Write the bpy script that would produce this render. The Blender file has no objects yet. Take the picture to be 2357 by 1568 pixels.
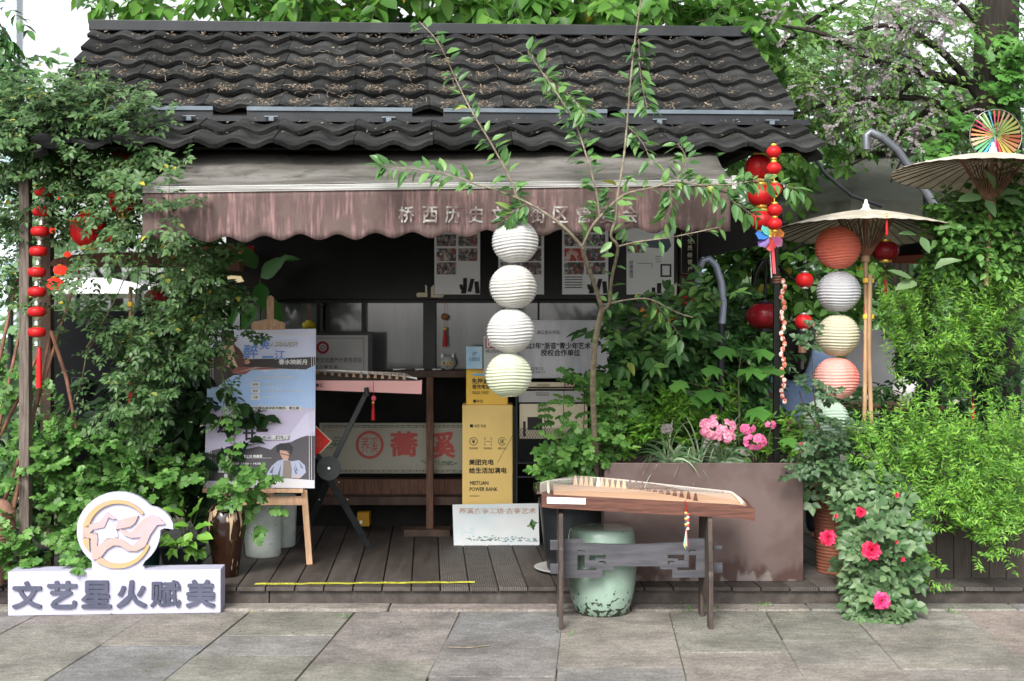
import bpy, math, random
import numpy as np
from mathutils import Vector, Matrix
R = math.radians
rnd = random.Random(7)
scene = bpy.context.scene
COL = scene.collection
# ---------------------------------------------------------------- camera, sky, sun
F = 2946.0; CX = 1178.5; HY = 763.0; EYE = 1.5
cam = bpy.data.cameras.new('camera'); camo = bpy.data.objects.new('camera', cam); COL.objects.link(camo)
cam.sensor_width = 36; cam.lens = 45.0
cam.shift_y = -(784 - HY) / 2357.0
camo.location = (0, 0, EYE); camo.rotation_euler = (R(90), 0, 0)
cam.clip_start = 0.1; cam.clip_end = 2000
cam.dof.use_dof = True; cam.dof.focus_distance = 7.3; cam.dof.aperture_fstop = 2.6
scene.camera = camo
world = bpy.data.worlds.new('World'); scene.world = world; world.use_nodes = True
wn = world.node_tree.nodes; wl = world.node_tree.links
bg = wn['Background']; sky = wn.new('ShaderNodeTexSky'); sky.sky_type = 'NISHITA'; sky.sun_disc = False
sky.sun_elevation = R(42); sky.sun_rotation = R(198); sky.air_density = 1.0; sky.dust_density = 4.0; sky.ozone_density = 1.0
hs = wn.new('ShaderNodeHueSaturation'); hs.inputs['Saturation'].default_value = 0.10; hs.inputs['Value'].default_value = 1.0
wl.new(sky.outputs[0], hs.inputs['Color']); wl.new(hs.outputs[0], bg.inputs['Color']); bg.inputs['Strength'].default_value = 0.15
sun = bpy.data.lights.new('sun', 'SUN'); suno = bpy.data.objects.new('sun', sun); COL.objects.link(suno)
sun.energy = 1.6; sun.angle = R(18); sun.color = (1, 0.95, 0.86)
suno.rotation_euler = (R(48), 0, R(-18))
scene.view_settings.view_transform = 'Standard'; scene.view_settings.look = 'None'
scene.view_settings.exposure = 1.15; scene.view_settings.gamma = 1; scene.view_settings.use_curve_mapping = False
try:
    scene.cycles.max_bounces = 6; scene.cycles.diffuse_bounces = 3; scene.cycles.transmission_bounces = 4; scene.cycles.transparent_max_bounces = 6
except Exception: pass
# ---------------------------------------------------------------- helpers
CAM = Vector((0, 0, EYE))
def P(x, y, D): return Vector(((x - CX) * D / F, D, EYE - (y - HY) * D / F))
def G(x, y, z=0.0):
    D = F * (EYE - z) / (y - HY); return P(x, y, D)
def S(px, D): return px * D / F
def link(o, parent=None):
    COL.objects.link(o)
    if parent is not None:
        o.parent = parent
        loc = Vector(parent.get('_loc', (0, 0, 0)))
        o.matrix_parent_inverse = Matrix.Translation(-loc)
    return o
def thing(name, label, cat, loc=(0, 0, 0), group=None, kind=None):
    o = bpy.data.objects.new(name, None); o.empty_display_size = 0.05
    COL.objects.link(o); o.location = loc; o['_loc'] = tuple(loc)
    if label: o['label'] = label
    if cat: o['category'] = cat
    if group: o['group'] = group
    if kind: o['kind'] = kind
    return o
def tag(o, label=None, cat=None, group=None, kind=None, category=None):
    cat = cat or category
    if label: o['label'] = label
    if cat: o['category'] = cat
    if group: o['group'] = group
    if kind: o['kind'] = kind
    return o
def copy_tree(src, newloc, parent=None):
    c = src.copy(); COL.objects.link(c)
    if parent is None: c.location = newloc
    else: c.parent = parent
    for ch in list(src.children): copy_tree(ch, None, c)
    return c
class MB:
    def __init__(s): s.v = []; s.f = []; s.m = []; s.sm = []
    def add(s, vs, fs, mi=0, smooth=False):
        b = len(s.v); s.v.extend([tuple(v) for v in vs])
        for f in fs: s.f.append(tuple(b + i for i in f)); s.m.append(mi); s.sm.append(smooth)
        return s
    def box(s, a, b, mi=0, M=None):
        x0, y0, z0 = a; x1, y1, z1 = b
        vs = [Vector(p) for p in ((x0,y0,z0),(x1,y0,z0),(x1,y1,z0),(x0,y1,z0),(x0,y0,z1),(x1,y0,z1),(x1,y1,z1),(x0,y1,z1))]
        if M is not None: vs = [M @ v for v in vs]
        return s.add(vs, [(0,3,2,1),(4,5,6,7),(0,1,5,4),(1,2,6,5),(2,3,7,6),(3,0,4,7)], mi)
    def pbox(s, x0, y0, x1, y1, D0, D1, mi=0):
        a = P(x0, y1, D0); b = P(x1, y0, D0)
        return s.box((a.x, D0, a.z), (b.x, D1, b.z), mi)
    def bar(s, p, q, w, h=None, mi=0):
        p = Vector(p); q = Vector(q); h = h or w; d = (q - p).normalized()
        a = d.cross(Vector((0, 1, 0)) if abs(d.y) < 0.9 else Vector((0, 0, 1))).normalized(); b = d.cross(a)
        vs = []
        for c in (p, q):
            for i, j in ((-1,-1),(1,-1),(1,1),(-1,1)): vs.append(c + a * i * w / 2 + b * j * h / 2)
        return s.add(vs, [(0,1,2,3),(7,6,5,4),(0,4,5,1),(1,5,6,2),(2,6,7,3),(3,7,4,0)], mi)
    def tube(s, pts, rad, n=8, mi=0, cap=True):
        pts = [Vector(p) for p in pts]; k = len(pts)
        if not hasattr(rad, '__len__'): rad = [rad] * k
        vs = []; prev = None
        for i, p in enumerate(pts):
            d = (pts[min(i + 1, k - 1)] - pts[max(i - 1, 0)]).normalized()
            if prev is None:
                a = d.cross(Vector((0, 1, 0)) if abs(d.y) < 0.9 else Vector((1, 0, 0))).normalized()
            else: a = (prev - d * prev.dot(d)).normalized()
            prev = a; b = d.cross(a)
            for j in range(n):
                t = 2 * math.pi * j / n; vs.append(p + (a * math.cos(t) + b * math.sin(t)) * rad[i])
        fs = [(i*n+j, i*n+(j+1) % n, (i+1)*n+(j+1) % n, (i+1)*n+j) for i in range(k-1) for j in range(n)]
        s.add(vs, fs, mi, True)
        if cap: s.add([vs[j] for j in range(n)], [tuple(range(n))[::-1]], mi); s.add([vs[(k-1)*n+j] for j in range(n)], [tuple(range(n))], mi)
        return s
    def lathe(s, c, prof, n=24, mi=0, smooth=True, cap=True):
        c = Vector(c); k = len(prof)
        vs = [(c.x + r*math.cos(2*math.pi*j/n), c.y + r*math.sin(2*math.pi*j/n), c.z + z) for r, z in prof for j in range(n)]
        fs = [(i*n+j, i*n+(j+1) % n, (i+1)*n+(j+1) % n, (i+1)*n+j) for i in range(k-1) for j in range(n)]
        s.add(vs, fs, mi, smooth)
        if cap:
            if prof[0][0] > 1e-4: s.add(vs[:n], [tuple(range(n))[::-1]], mi)
            if prof[-1][0] > 1e-4: s.add(vs[-n:], [tuple(range(n))], mi)
        return s
    def ell(s, c, rx, ry, rz, n=16, k=10, mi=0):
        c = Vector(c); vs = []
        for i in range(k + 1):
            a = math.pi * i / k
            for j in range(n):
                t = 2 * math.pi * j / n; vs.append((c.x + rx*math.sin(a)*math.cos(t), c.y + ry*math.sin(a)*math.sin(t), c.z - rz*math.cos(a)))
        fs = [(i*n+j, i*n+(j+1) % n, (i+1)*n+(j+1) % n, (i+1)*n+j) for i in range(k) for j in range(n)]
        return s.add(vs, fs, mi, True)
    def poly(s, pts, mi=0): return s.add(pts, [tuple(range(len(pts)))], mi)
    def mesh(s, name, mats):
        me = bpy.data.meshes.new(name); me.from_pydata(s.v, [], s.f)
        for m in (mats if isinstance(mats, (list, tuple)) else [mats]): me.materials.append(m)
        me.polygons.foreach_set('material_index', s.m); me.polygons.foreach_set('use_smooth', s.sm)
        me.update(); return me
    def build(s, name, mats, parent=None, bevel=0, **kw):
        o = bpy.data.objects.new(name, s.mesh(name, mats))
        if bevel:
            b = o.modifiers.new('bevel', 'BEVEL'); b.width = bevel; b.segments = 2; b.limit_method = 'ANGLE'
        link(o, parent)
        return tag(o, **kw) if kw else o
class Plane:
    def __init__(s, p0, n=(0, -1, 0)): s.p = Vector(p0); s.n = Vector(n).normalized()
    def at(s, x, y, off=0.0):
        d = Vector(((x - CX) / F, 1, -(y - HY) / F)); t = (s.p - CAM).dot(s.n) / d.dot(s.n)
        return CAM + d * t + s.n * off
    def axes(s, x, y):
        a = (s.at(x + 1, y) - s.at(x - 1, y)) / 2; u = s.n.cross(a.normalized()); 
        if u.z < 0: u = -u
        return a.normalized(), u, a.length
    def poly(s, mb, pts, off=0.002, mi=0): return mb.poly([s.at(x, y, off) for x, y in pts][::-1], mi)
    def rect(s, mb, x0, y0, x1, y1, off=0.002, mi=0): return s.poly(mb, [(x0,y0),(x1,y0),(x1,y1),(x0,y1)], off, mi)
    def slab(s, mb, pts, o0, o1, mi=0):
        n = len(pts); A = [s.at(x, y, o0) for x, y in pts]; B = [s.at(x, y, o1) for x, y in pts]
        mb.add(A + B, [tuple(range(n, 2*n))[::-1], tuple(range(n))] + [(i, (i+1) % n, n+(i+1) % n, n+i)[::1] for i in range(n)], mi)
        return mb
    def ring(s, mb, cx, cy, r0, r1, a0=0, a1=360, off=0.002, mi=0, n=40, th=0, ry=1.0):
        o = []; i_ = []
        for k in range(n + 1):
            t = R(a0 + (a1 - a0) * k / n); o.append((cx + r1*math.cos(t), cy - r1*ry*math.sin(t))); i_.append((cx + r0*math.cos(t), cy - r0*ry*math.sin(t)))
        for k in range(n):
            q = [o[k], o[k+1], i_[k+1], i_[k]]
            if th: s.slab(mb, q, off, off + th, mi)
            else: s.poly(mb, q, off, mi)
        return mb
def V9(D): return Plane((0, D, 0))
_tc = {}
def text_mesh(body, spacing=1.0, line=1.0, align='CENTER'):
    k = (body, spacing, line, align)
    if k not in _tc:
        c = bpy.data.curves.new('t', 'FONT'); c.body = body; c.align_x = align; c.space_character = spacing; c.space_line = line; c.resolution_u = 2
        o = bpy.data.objects.new('t', c); COL.objects.link(o)
        me = bpy.data.meshes.new_from_object(o.evaluated_get(bpy.context.evaluated_depsgraph_get()))
        vs = np.empty(len(me.vertices) * 3); me.vertices.foreach_get('co', vs); vs = vs.reshape(-1, 3)
        fs = [tuple(p.vertices) for p in me.polygons]
        bpy.data.objects.remove(o); bpy.data.curves.remove(c); bpy.data.meshes.remove(me)
        _tc[k] = (vs, fs)
    return _tc[k]
def text(body, pl, x, y, h, mat, parent, W=None, bold=0.0, off=0.003, name='lettering', th=0.0, spacing=1.0, line=1.0, align='CENTER', rot=0):
    vs, fs = text_mesh(body, spacing, line, align)
    if not len(vs): return None
    ax, up, m = pl.axes(x, y)
    lo = vs.min(0); hi = vs.max(0); w = hi[0]-lo[0]; hh = max(hi[1]-lo[1], 1e-3)
    sy = h * m / hh; sx = (W * m / w) if W else sy
    X = (vs[:, 0] - (lo[0]+hi[0])/2) * sx; Y = (vs[:, 1] - (lo[1]+hi[1])/2) * sy
    if rot: X, Y = X*math.cos(rot)-Y*math.sin(rot), X*math.sin(rot)+Y*math.cos(rot)
    c = pl.at(x, y, off); mb = MB()
    sh = [(0, 0)]
    if bold:
        b = bold * m; sh = [(0, 0), (b, 0), (-b, 0), (0, b), (0, -b), (b*.7, b*.7), (-b*.7, b*.7), (b*.7, -b*.7), (-b*.7, -b*.7)]
    for i, (dx, dy) in enumerate(sh):
        base = [c + ax * (a + dx) + up * (bb + dy) + pl.n * (th + i * 0.00006) for a, bb in zip(X, Y)]
        mb.add(base, fs)
        if th:
            cnt = {}
            for f in fs:
                for a_, b_ in zip(f, f[1:] + f[:1]):
                    cnt[(a_, b_)] = 1
            for (a_, b_) in list(cnt):
                if (b_, a_) not in cnt:
                    mb.add([base[a_], base[b_], base[b_] - pl.n*(th+.001), base[a_] - pl.n*(th+.001)], [(0, 1, 2, 3)])
    return mb.build(name, mat, parent)
def plate(outline, holes, pl, off, th, mat, name, parent=None, bevel=0):
    """a flat board with openings: outline and holes in pixels on the plane pl"""
    cu = bpy.data.curves.new('c', 'CURVE'); cu.dimensions = '2D'; cu.fill_mode = 'BOTH'; cu.extrude = 0.5
    x0, y0 = outline[0]
    for ring in [outline] + holes:
        sp = cu.splines.new('POLY'); sp.points.add(len(ring) - 1); sp.use_cyclic_u = True
        for i, (x, y) in enumerate(ring): sp.points[i].co = ((x - x0) * .01, (y0 - y) * .01, 0, 1)
    o = bpy.data.objects.new('c', cu); COL.objects.link(o)
    me = bpy.data.meshes.new_from_object(o.evaluated_get(bpy.context.evaluated_depsgraph_get()))
    bpy.data.objects.remove(o); bpy.data.curves.remove(cu)
    for v in me.vertices:
        v.co = pl.at(v.co.x * 100 + x0, y0 - v.co.y * 100, off + (th if v.co.z > 0 else 0))
    me.materials.clear(); me.materials.append(mat); me.name = name
    ob = bpy.data.objects.new(name, me)
    return link(ob, parent)
# ---------------------------------------------------------------- materials
def mat(name, c, c2=None, rough=.6, metal=0, ns=8, st=(1, 1, 1), ramp=(.4, .6), bump=0, bs=60, bst=(1, 1, 1), rndv=0, c3=None, ns3=2, ramp3=(.5, .65), coat=0, trans=0, emit=0, spec=.28, det=4, alpha=1):
    m = bpy.data.materials.new(name); m.use_nodes = True; nt = m.node_tree; N = nt.nodes; L = nt.links; b = N['Principled BSDF']
    b.inputs['Roughness'].default_value = rough; b.inputs['Metallic'].default_value = metal; b.inputs['Specular IOR Level'].default_value = spec
    b.inputs['Coat Weight'].default_value = coat
    tc = N.new('ShaderNodeTexCoord')
    def noise(scale, stretch, detail=4):
        mp = N.new('ShaderNodeMapping'); mp.inputs['Scale'].default_value = stretch; L.new(tc.outputs['Object'], mp.inputs[0])
        n = N.new('ShaderNodeTexNoise'); n.inputs['Scale'].default_value = scale; n.inputs['Detail'].default_value = detail; n.inputs['Roughness'].default_value = .6
        L.new(mp.outputs[0], n.inputs['Vector']); return n
    rgb = N.new('ShaderNodeRGB'); rgb.outputs[0].default_value = (*c, 1); cur = rgb.outputs[0]
    def mixin(cur, col, n, rp):
        rr = N.new('ShaderNodeMapRange'); rr.inputs[1].default_value = rp[0]; rr.inputs[2].default_value = rp[1]; L.new(n.outputs[0], rr.inputs[0])
        mx = N.new('ShaderNodeMix'); mx.data_type = 'RGBA'; L.new(rr.outputs[0], mx.inputs[0]); L.new(cur, mx.inputs[6]); mx.inputs[7].default_value = (*col, 1); return mx.outputs[2]
    if c2: cur = mixin(cur, c2, noise(ns, st, det), ramp)
    if c3: cur = mixin(cur, c3, noise(ns3, (1, 1, 1), 5), ramp3)
    if rndv:
        oi = N.new('ShaderNodeObjectInfo'); mr = N.new('ShaderNodeMapRange'); mr.inputs[3].default_value = 1 - rndv; mr.inputs[4].default_value = 1 + rndv; L.new(oi.outputs['Random'], mr.inputs[0])
        hv = N.new('ShaderNodeHueSaturation'); L.new(mr.outputs[0], hv.inputs['Value']); L.new(cur, hv.inputs['Color']); cur = hv.outputs[0]
    L.new(cur, b.inputs['Base Color'])
    if bump:
        n = noise(bs, bst, 6); bp = N.new('ShaderNodeBump'); bp.inputs['Strength'].default_value = bump; bp.inputs['Distance'].default_value = .01
        L.new(n.outputs[0], bp.inputs['Height']); L.new(bp.outputs[0], b.inputs['Normal'])
    if trans:
        tr = N.new('ShaderNodeBsdfTranslucent'); L.new(cur, tr.inputs[0]); ms = N.new('ShaderNodeMixShader'); ms.inputs[0].default_value = trans
        L.new(b.outputs[0], ms.inputs[1]); L.new(tr.outputs[0], ms.inputs[2]); L.new(ms.outputs[0], N['Material Output'].inputs[0])
    if emit: b.inputs['Emission Color'].default_value = (*c, 1); b.inputs['Emission Strength'].default_value = emit
    m['_b'] = 1
    return m
def leafmat(name, a, b_, c, rough=.45, trans=.35, rare=None):
    m = bpy.data.materials.new(name); m.use_nodes = True; nt = m.node_tree; N = nt.nodes; L = nt.links; b = N['Principled BSDF']
    b.inputs['Roughness'].default_value = rough; b.inputs['Specular IOR Level'].default_value = .4
    g = N.new('ShaderNodeNewGeometry'); oi = N.new('ShaderNodeObjectInfo'); ad = N.new('ShaderNodeMath'); ad.operation = 'ADD'
    L.new(g.outputs['Random Per Island'], ad.inputs[0]); L.new(oi.outputs['Random'], ad.inputs[1])
    fr = N.new('ShaderNodeMath'); fr.operation = 'FRACT'; L.new(ad.outputs[0], fr.inputs[0])
    rp = N.new('ShaderNodeValToRGB'); rp.color_ramp.elements[0].color = (*a, 1); rp.color_ramp.elements[1].color = (*c, 1)
    e = rp.color_ramp.elements.new(.5); e.color = (*b_, 1)
    if rare:
        rp.color_ramp.elements[-1].position = .985; e2 = rp.color_ramp.elements.new(.994); e2.color = (*rare, 1)
    L.new(fr.outputs[0], rp.inputs[0]); L.new(rp.outputs[0], b.inputs['Base Color'])
    tr = N.new('ShaderNodeBsdfTranslucent'); L.new(rp.outputs[0], tr.inputs[0]); ms = N.new('ShaderNodeMixShader'); ms.inputs[0].default_value = trans
    L.new(b.outputs[0], ms.inputs[1]); L.new(tr.outputs[0], ms.inputs[2]); L.new(ms.outputs[0], N['Material Output'].inputs[0])
    return m
M = {}
M['tile'] = mat('tile', (.014, .0145, .0145), (.036, .037, .037), rough=.95, spec=.12, ns=5, c3=(.028, .026, .013), ns3=3, ramp3=(.55, .72), bump=.5, bs=90, rndv=.45)
M['metal_dark'] = mat('metal_dark', (.010, .012, .015), (.018, .02, .024), rough=.45, ns=6)
M['metal_blue'] = mat('metal_blue', (.12, .15, .18), (.09, .11, .13), rough=.4, ns=5, metal=.2)
M['black'] = mat('black', (.0035, .0035, .004), (.007, .0065, .0065), rough=.3, spec=.25, ns=4)
M['black_matte'] = mat('black_matte', (.005, .0045, .0045), (.010, .009, .008), rough=.8, ns=5)
M['awning'] = mat('awning', (.075, .07, .062), (.145, .138, .128), rough=.85, ns=5, st=(.35, 1, 1), c3=(.05, .052, .042), ns3=9, ramp3=(.50, .72), det=8, bump=.15, bs=40)
M['valance'] = mat('valance', (.085, .055, .053), (.27, .165, .16), rough=.85, ns=8, st=(5.0, 1, .45), ramp=(.46, .70), c3=(.098, .068, .062), ns3=10, ramp3=(.44, .60), bump=.2, bs=70, bst=(3, 1, .2), det=8)
M['faded'] = mat('faded', (.13, .09, .085), (.34, .34, .32), rough=.9, ns=26, ramp=(.44, .60))
M['white_metal'] = mat('white_metal', (.44, .44, .43), (.26, .26, .24), rough=.4, ns=10, st=(.2, 1, 8))
M['deck'] = mat('deck', (.042, .034, .030), (.066, .056, .050), rough=.6, ns=14, st=(1, .12, 1), bump=.25, bs=60, bst=(1, .06, 1), rndv=.22, c3=(.10, .092, .085), ns3=6, ramp3=(.6, .8))
M['wood_dark'] = mat('wood_dark', (.09, .055, .04), (.05, .032, .025), rough=.65, ns=8, st=(1, 1, .2), bump=.3, bs=40, rndv=.2)
M['wood_brown'] = mat('wood_brown', (.16, .08, .05), (.09, .045, .03), rough=.6, ns=12, st=(6, 6, .6), bump=.3, bs=40)
M['wood_grey'] = mat('wood_grey', (.15, .125, .105), (.09, .07, .06), rough=.85, ns=14, st=(8, 8, .5), bump=.4, bs=60, bst=(6, 6, .4))
M['easel'] = mat('easel', (.62, .40, .25), (.50, .30, .18), rough=.5, ns=20, st=(4, 4, .4), bump=.1)
M['white'] = mat('white', (.78, .78, .78), rough=.5)
M['cream'] = mat('cream', (.70, .62, .45), rough=.6)
M['post_brown'] = mat('post_brown', (.085, .035, .028), (.06, .028, .024), rough=.5, ns=6)
M['glass'] = mat('glass', (.085, .092, .088), (.17, .18, .17), rough=.08, ns=2.4, st=(3, 1, .35), ramp=(.4, .66), spec=.9, coat=.4)  # paler vertical streaks put greenish outdoor reflections into the pane colour
M['soil'] = mat('soil', (.045, .04, .03), (.06, .065, .03), rough=.95, ns=9, bump=.5)
M['sky_print'] = mat('sky_print', (.42, .62, .98), (.52, .70, .98), rough=.45, ns=4)
M['leaf_vine'] = leafmat('leaf_vine', (.028, .070, .022), (.062, .135, .042), (.12, .21, .075), rare=(.45, .38, .04))
M['leaf_lobed'] = leafmat('leaf_lobed', (.045, .13, .025), (.09, .22, .045), (.15, .31, .07))
M['leaf_fine'] = leafmat('leaf_fine', (.05, .16, .018), (.12, .30, .03), (.23, .44, .055), trans=.4)
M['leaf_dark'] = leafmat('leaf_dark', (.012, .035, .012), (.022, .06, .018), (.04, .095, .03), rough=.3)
M['leaf_young'] = leafmat('leaf_young', (.045, .12, .035), (.085, .20, .06), (.16, .31, .08), rough=.35, rare=(.3, .3, .05))
M['leaf_top'] = leafmat('leaf_top', (.045, .13, .022), (.09, .23, .035), (.17, .36, .06), trans=.5, rare=(.4, .3, .04))
M['leaf_blossom'] = leafmat('leaf_blossom', (.06, .14, .03), (.10, .22, .045), (.20, .34, .09), trans=.5)
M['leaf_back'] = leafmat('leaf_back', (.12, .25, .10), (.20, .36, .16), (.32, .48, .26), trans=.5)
M['leaf_rose'] = leafmat('leaf_rose', (.055, .12, .045), (.10, .185, .080), (.18, .27, .13), rough=.4)
M['leaf_striped'] = leafmat('leaf_striped', (.05, .12, .04), (.12, .22, .10), (.36, .44, .26))
M['leaf_lime'] = leafmat('leaf_lime', (.10, .26, .03), (.16, .36, .05), (.24, .46, .08))
M['blossom'] = leafmat('blossom', (.26, .22, .23), (.34, .30, .31), (.44, .40, .42), trans=.5)
M['pink'] = leafmat('pink', (.70, .16, .32), (.80, .30, .45), (.85, .50, .60), trans=.3)
M['rose'] = leafmat('rose', (.62, .008, .05), (.75, .012, .08), (.85, .06, .18), trans=.3, rough=.5)
M['litter'] = leafmat('litter', (.03, .026, .017), (.085, .064, .044), (.19, .152, .115), trans=.05, rough=.8)
M['twig'] = mat('twig', (.09, .065, .04), (.05, .04, .03), rough=.8, ns=20)
M['twig_green'] = mat('twig_green', (.10, .13, .05), (.08, .07, .04), rough=.7, ns=20)
M['young_bark'] = mat('young_bark', (.24, .21, .15), (.14, .12, .085), rough=.7, ns=30, bump=.3, bs=120)
M['bark'] = mat('bark', (.032, .026, .021), (.014, .012, .010), rough=.95, ns=9, st=(3, 3, .5), bump=1.0, bs=14, bst=(3, 3, .5))
M['red'] = mat('red', (.55, .012, .015), (.42, .01, .012), rough=.45, ns=6, st=(1, 1, .2), trans=.15)
M['red_dark'] = mat('red_dark', (.22, .008, .015), (.15, .006, .01), rough=.3, ns=5)
M['red_lit'] = mat('red_lit', (.85, .05, .03), rough=.5, emit=.45)
M['gold'] = mat('gold', (.80, .52, .10), rough=.3, metal=.7)
M['silver'] = mat('silver', (.55, .53, .50), rough=.3, metal=.8)
def paper(name, c, c2): return mat(name, c, c2, rough=.75, ns=2.2, ramp=(.35, .65), trans=.2)
M['paper_white'] = paper('paper_white', (.52, .52, .52), (.49, .48, .44))
M['paper_cool'] = paper('paper_cool', (.54, .54, .60), (.48, .48, .50))
M['paper_cream'] = paper('paper_cream', (.56, .53, .41), (.49, .46, .31))
M['paper_green'] = paper('paper_green', (.54, .57, .47), (.50, .54, .38))
M['paper_red'] = paper('paper_red', (.72, .17, .10), (.80, .22, .16))
M['paper_pink'] = paper('paper_pink', (.80, .22, .18), (.85, .50, .45))
M['paper_mint'] = paper('paper_mint', (.50, .62, .54), (.40, .52, .42))
M['oilpaper'] = mat('oilpaper', (.62, .58, .50), (.50, .46, .38), rough=.7, ns=9, trans=.3, c3=(.35, .28, .2), ns3=14, ramp3=(.62, .75))
M['bamboo'] = mat('bamboo', (.42, .28, .16), (.30, .18, .10), rough=.5, ns=12, st=(1, 1, .3))
M['bamboo_rust'] = mat('bamboo_rust', (.25, .12, .075), (.14, .07, .05), rough=.7, ns=14, bump=.2)
M['rib'] = mat('rib', (.045, .028, .02), rough=.7)
M['yellow'] = mat('yellow', (.95, .60, .08), (.90, .56, .08), rough=.4, ns=3)
M['yellow_pale'] = mat('yellow_pale', (.92, .66, .22), (.86, .60, .20), rough=.42, ns=2)
M['ink'] = mat('ink', (.025, .022, .02), rough=.6)
M['terracotta'] = mat('terracotta', (.28, .10, .06), (.18, .065, .04), rough=.8, ns=7, bump=.3, c3=(.35, .2, .15), ns3=9, ramp3=(.6, .8))
M['terra_pale'] = mat('terra_pale', (.34, .19, .14), (.26, .14, .10), rough=.85, ns=7, bump=.3)
M['planter'] = mat('planter', (.105, .072, .066), (.135, .098, .092), rough=.38, ns=4, metal=.15)
M['planter']['stain'] = 1
M['pot_black'] = mat('pot_black', (.012, .014, .016), (.02, .022, .024), rough=.35, ns=4)
M['pot_green'] = mat('pot_green', (.015, .05, .05), rough=.5)
M['pot_white'] = mat('pot_white', (.55, .60, .57), (.46, .52, .49), rough=.5, ns=9, c3=(.14, .16, .12), ns3=45, ramp3=(.64, .7), bump=.3, bs=60, bst=(4, 4, .3))
def photo(name, pal, ns=26, seed=0.0):
    m = bpy.data.materials.new(name); m.use_nodes = True; nt = m.node_tree; N = nt.nodes; L = nt.links; b = N['Principled BSDF']; b.inputs['Roughness'].default_value = .5
    tc = N.new('ShaderNodeTexCoord'); mp = N.new('ShaderNodeMapping'); mp.inputs['Scale'].default_value = (1, 1, .8); mp.inputs['Location'].default_value = (seed, 0, seed); L.new(tc.outputs['Object'], mp.inputs[0])
    oi = N.new('ShaderNodeObjectInfo'); va = N.new('ShaderNodeVectorMath'); va.operation = 'ADD'; L.new(mp.outputs[0], va.inputs[0]); L.new(oi.outputs['Random'], va.inputs[1])
    v = N.new('ShaderNodeTexVoronoi'); v.inputs['Scale'].default_value = ns; v.inputs['Randomness'].default_value = 1; L.new(va.outputs[0], v.inputs['Vector'])
    n = N.new('ShaderNodeTexNoise'); n.inputs['Scale'].default_value = ns * .45; n.inputs['Detail'].default_value = 6; L.new(va.outputs[0], n.inputs['Vector'])
    mx = N.new('ShaderNodeMix'); mx.data_type = 'FLOAT'; mx.inputs[0].default_value = .5; sp = N.new('ShaderNodeSeparateColor'); L.new(v.outputs['Color'], sp.inputs[0]); L.new(sp.outputs[0], mx.inputs[2]); L.new(n.outputs[0], mx.inputs[3])
    rp = N.new('ShaderNodeValToRGB'); rp.color_ramp.interpolation = 'LINEAR'
    while len(rp.color_ramp.elements) < len(pal): rp.color_ramp.elements.new(.5)
    for i, c in enumerate(pal): rp.color_ramp.elements[i].position = .25 + .5 * i / (len(pal) - 1); rp.color_ramp.elements[i].color = (*c, 1)
    L.new(mx.outputs[0], rp.inputs[0]); L.new(rp.outputs[0], b.inputs['Base Color']); return m
M['photo'] = photo('photo', [(.03, .04, .06), (.15, .10, .08), (.05, .09, .15), (.45, .42, .38), (.35, .06, .05), (.10, .12, .10), (.6, .58, .55)], 55)
M['photo_red'] = photo('photo_red', [(.40, .03, .03), (.45, .05, .05), (.55, .08, .07), (.7, .6, .55)], 40)
# ---------------------------------------------------------------- leaves
def T(outline, mid):
    """leaf template: outline points (x, y) for y>=0 side, folded along the midrib"""
    up = [(x, y, abs(y) * .28 - .10 * x * x) for x, y in outline]; dn = [(x, -y, z) for x, y, z in up]
    ms = [(x, 0, -.10 * x * x) for x in mid]
    return up, dn, ms
def oval(w, asym=.38):
    v = [(0,0,0), (asym*.5, w*.38, .05*w), (asym, w*.5, .13*w-.02), (.72, w*.34, .06*w-.05), (1,0,-.11), (.72,-w*.34,.06*w-.05), (asym,-w*.5,.13*w-.02), (asym*.5,-w*.38,.05*w), (asym,0,-.03), (.72,0,-.07)]
    f = [(0,8,2,1), (8,9,3,2), (9,4,3), (0,7,6,8), (8,6,5,9), (9,5,4)]
    return np.array(v, float), f
def lance(w):
    v = [(0,0,0), (.35, w*.5, .04), (1,0,-.12), (.35,-w*.5,.04), (.4,0,-.02)]
    return np.array(v, float), [(0,4,1), (4,2,1), (0,3,4), (3,2,4)]
def lobed(k=5, deep=.45, w=1.0):
    pts = []; n = 2 * k + 1
    for i in range(n):
        t = -math.pi * .78 + 2 * math.pi * .78 * i / (n - 1); r = .52 if i % 2 == 0 else .52 * (1 - deep)
        if i == k: r = .60
        pts.append((.46 + r * math.cos(t), w * r * math.sin(t), -.10 * r * r + (.03 if i % 2 else -.03)))
    v = [(0, 0, 0), (.42, 0, .0)] + pts
    f = [(1, i + 2, i + 3) for i in range(n - 1)] + [(0, 2, 1), (0, 1, n + 1)]
    return np.array(v, float), f
TM = {'oval': oval(.46), 'round': oval(.78, .48), 'lance': lance(.34), 'lobed': lobed(5, .42), 'maple': lobed(5, .5, 1.1), 'wide': oval(.62, .4), 'strap': lance(.09), 'bit': lance(.5), 'petal': oval(.9, .6)}
_lm = {}
def leafmesh(t, m):
    if (t, m) not in _lm:
        v, f = TM[t]; me = bpy.data.meshes.new('leaf'); me.from_pydata(v.tolist(), [], f); me.materials.append(M[m]); me.polygons.foreach_set('use_smooth', [True]*len(f)); _lm[(t, m)] = me
    return _lm[(t, m)]
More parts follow.
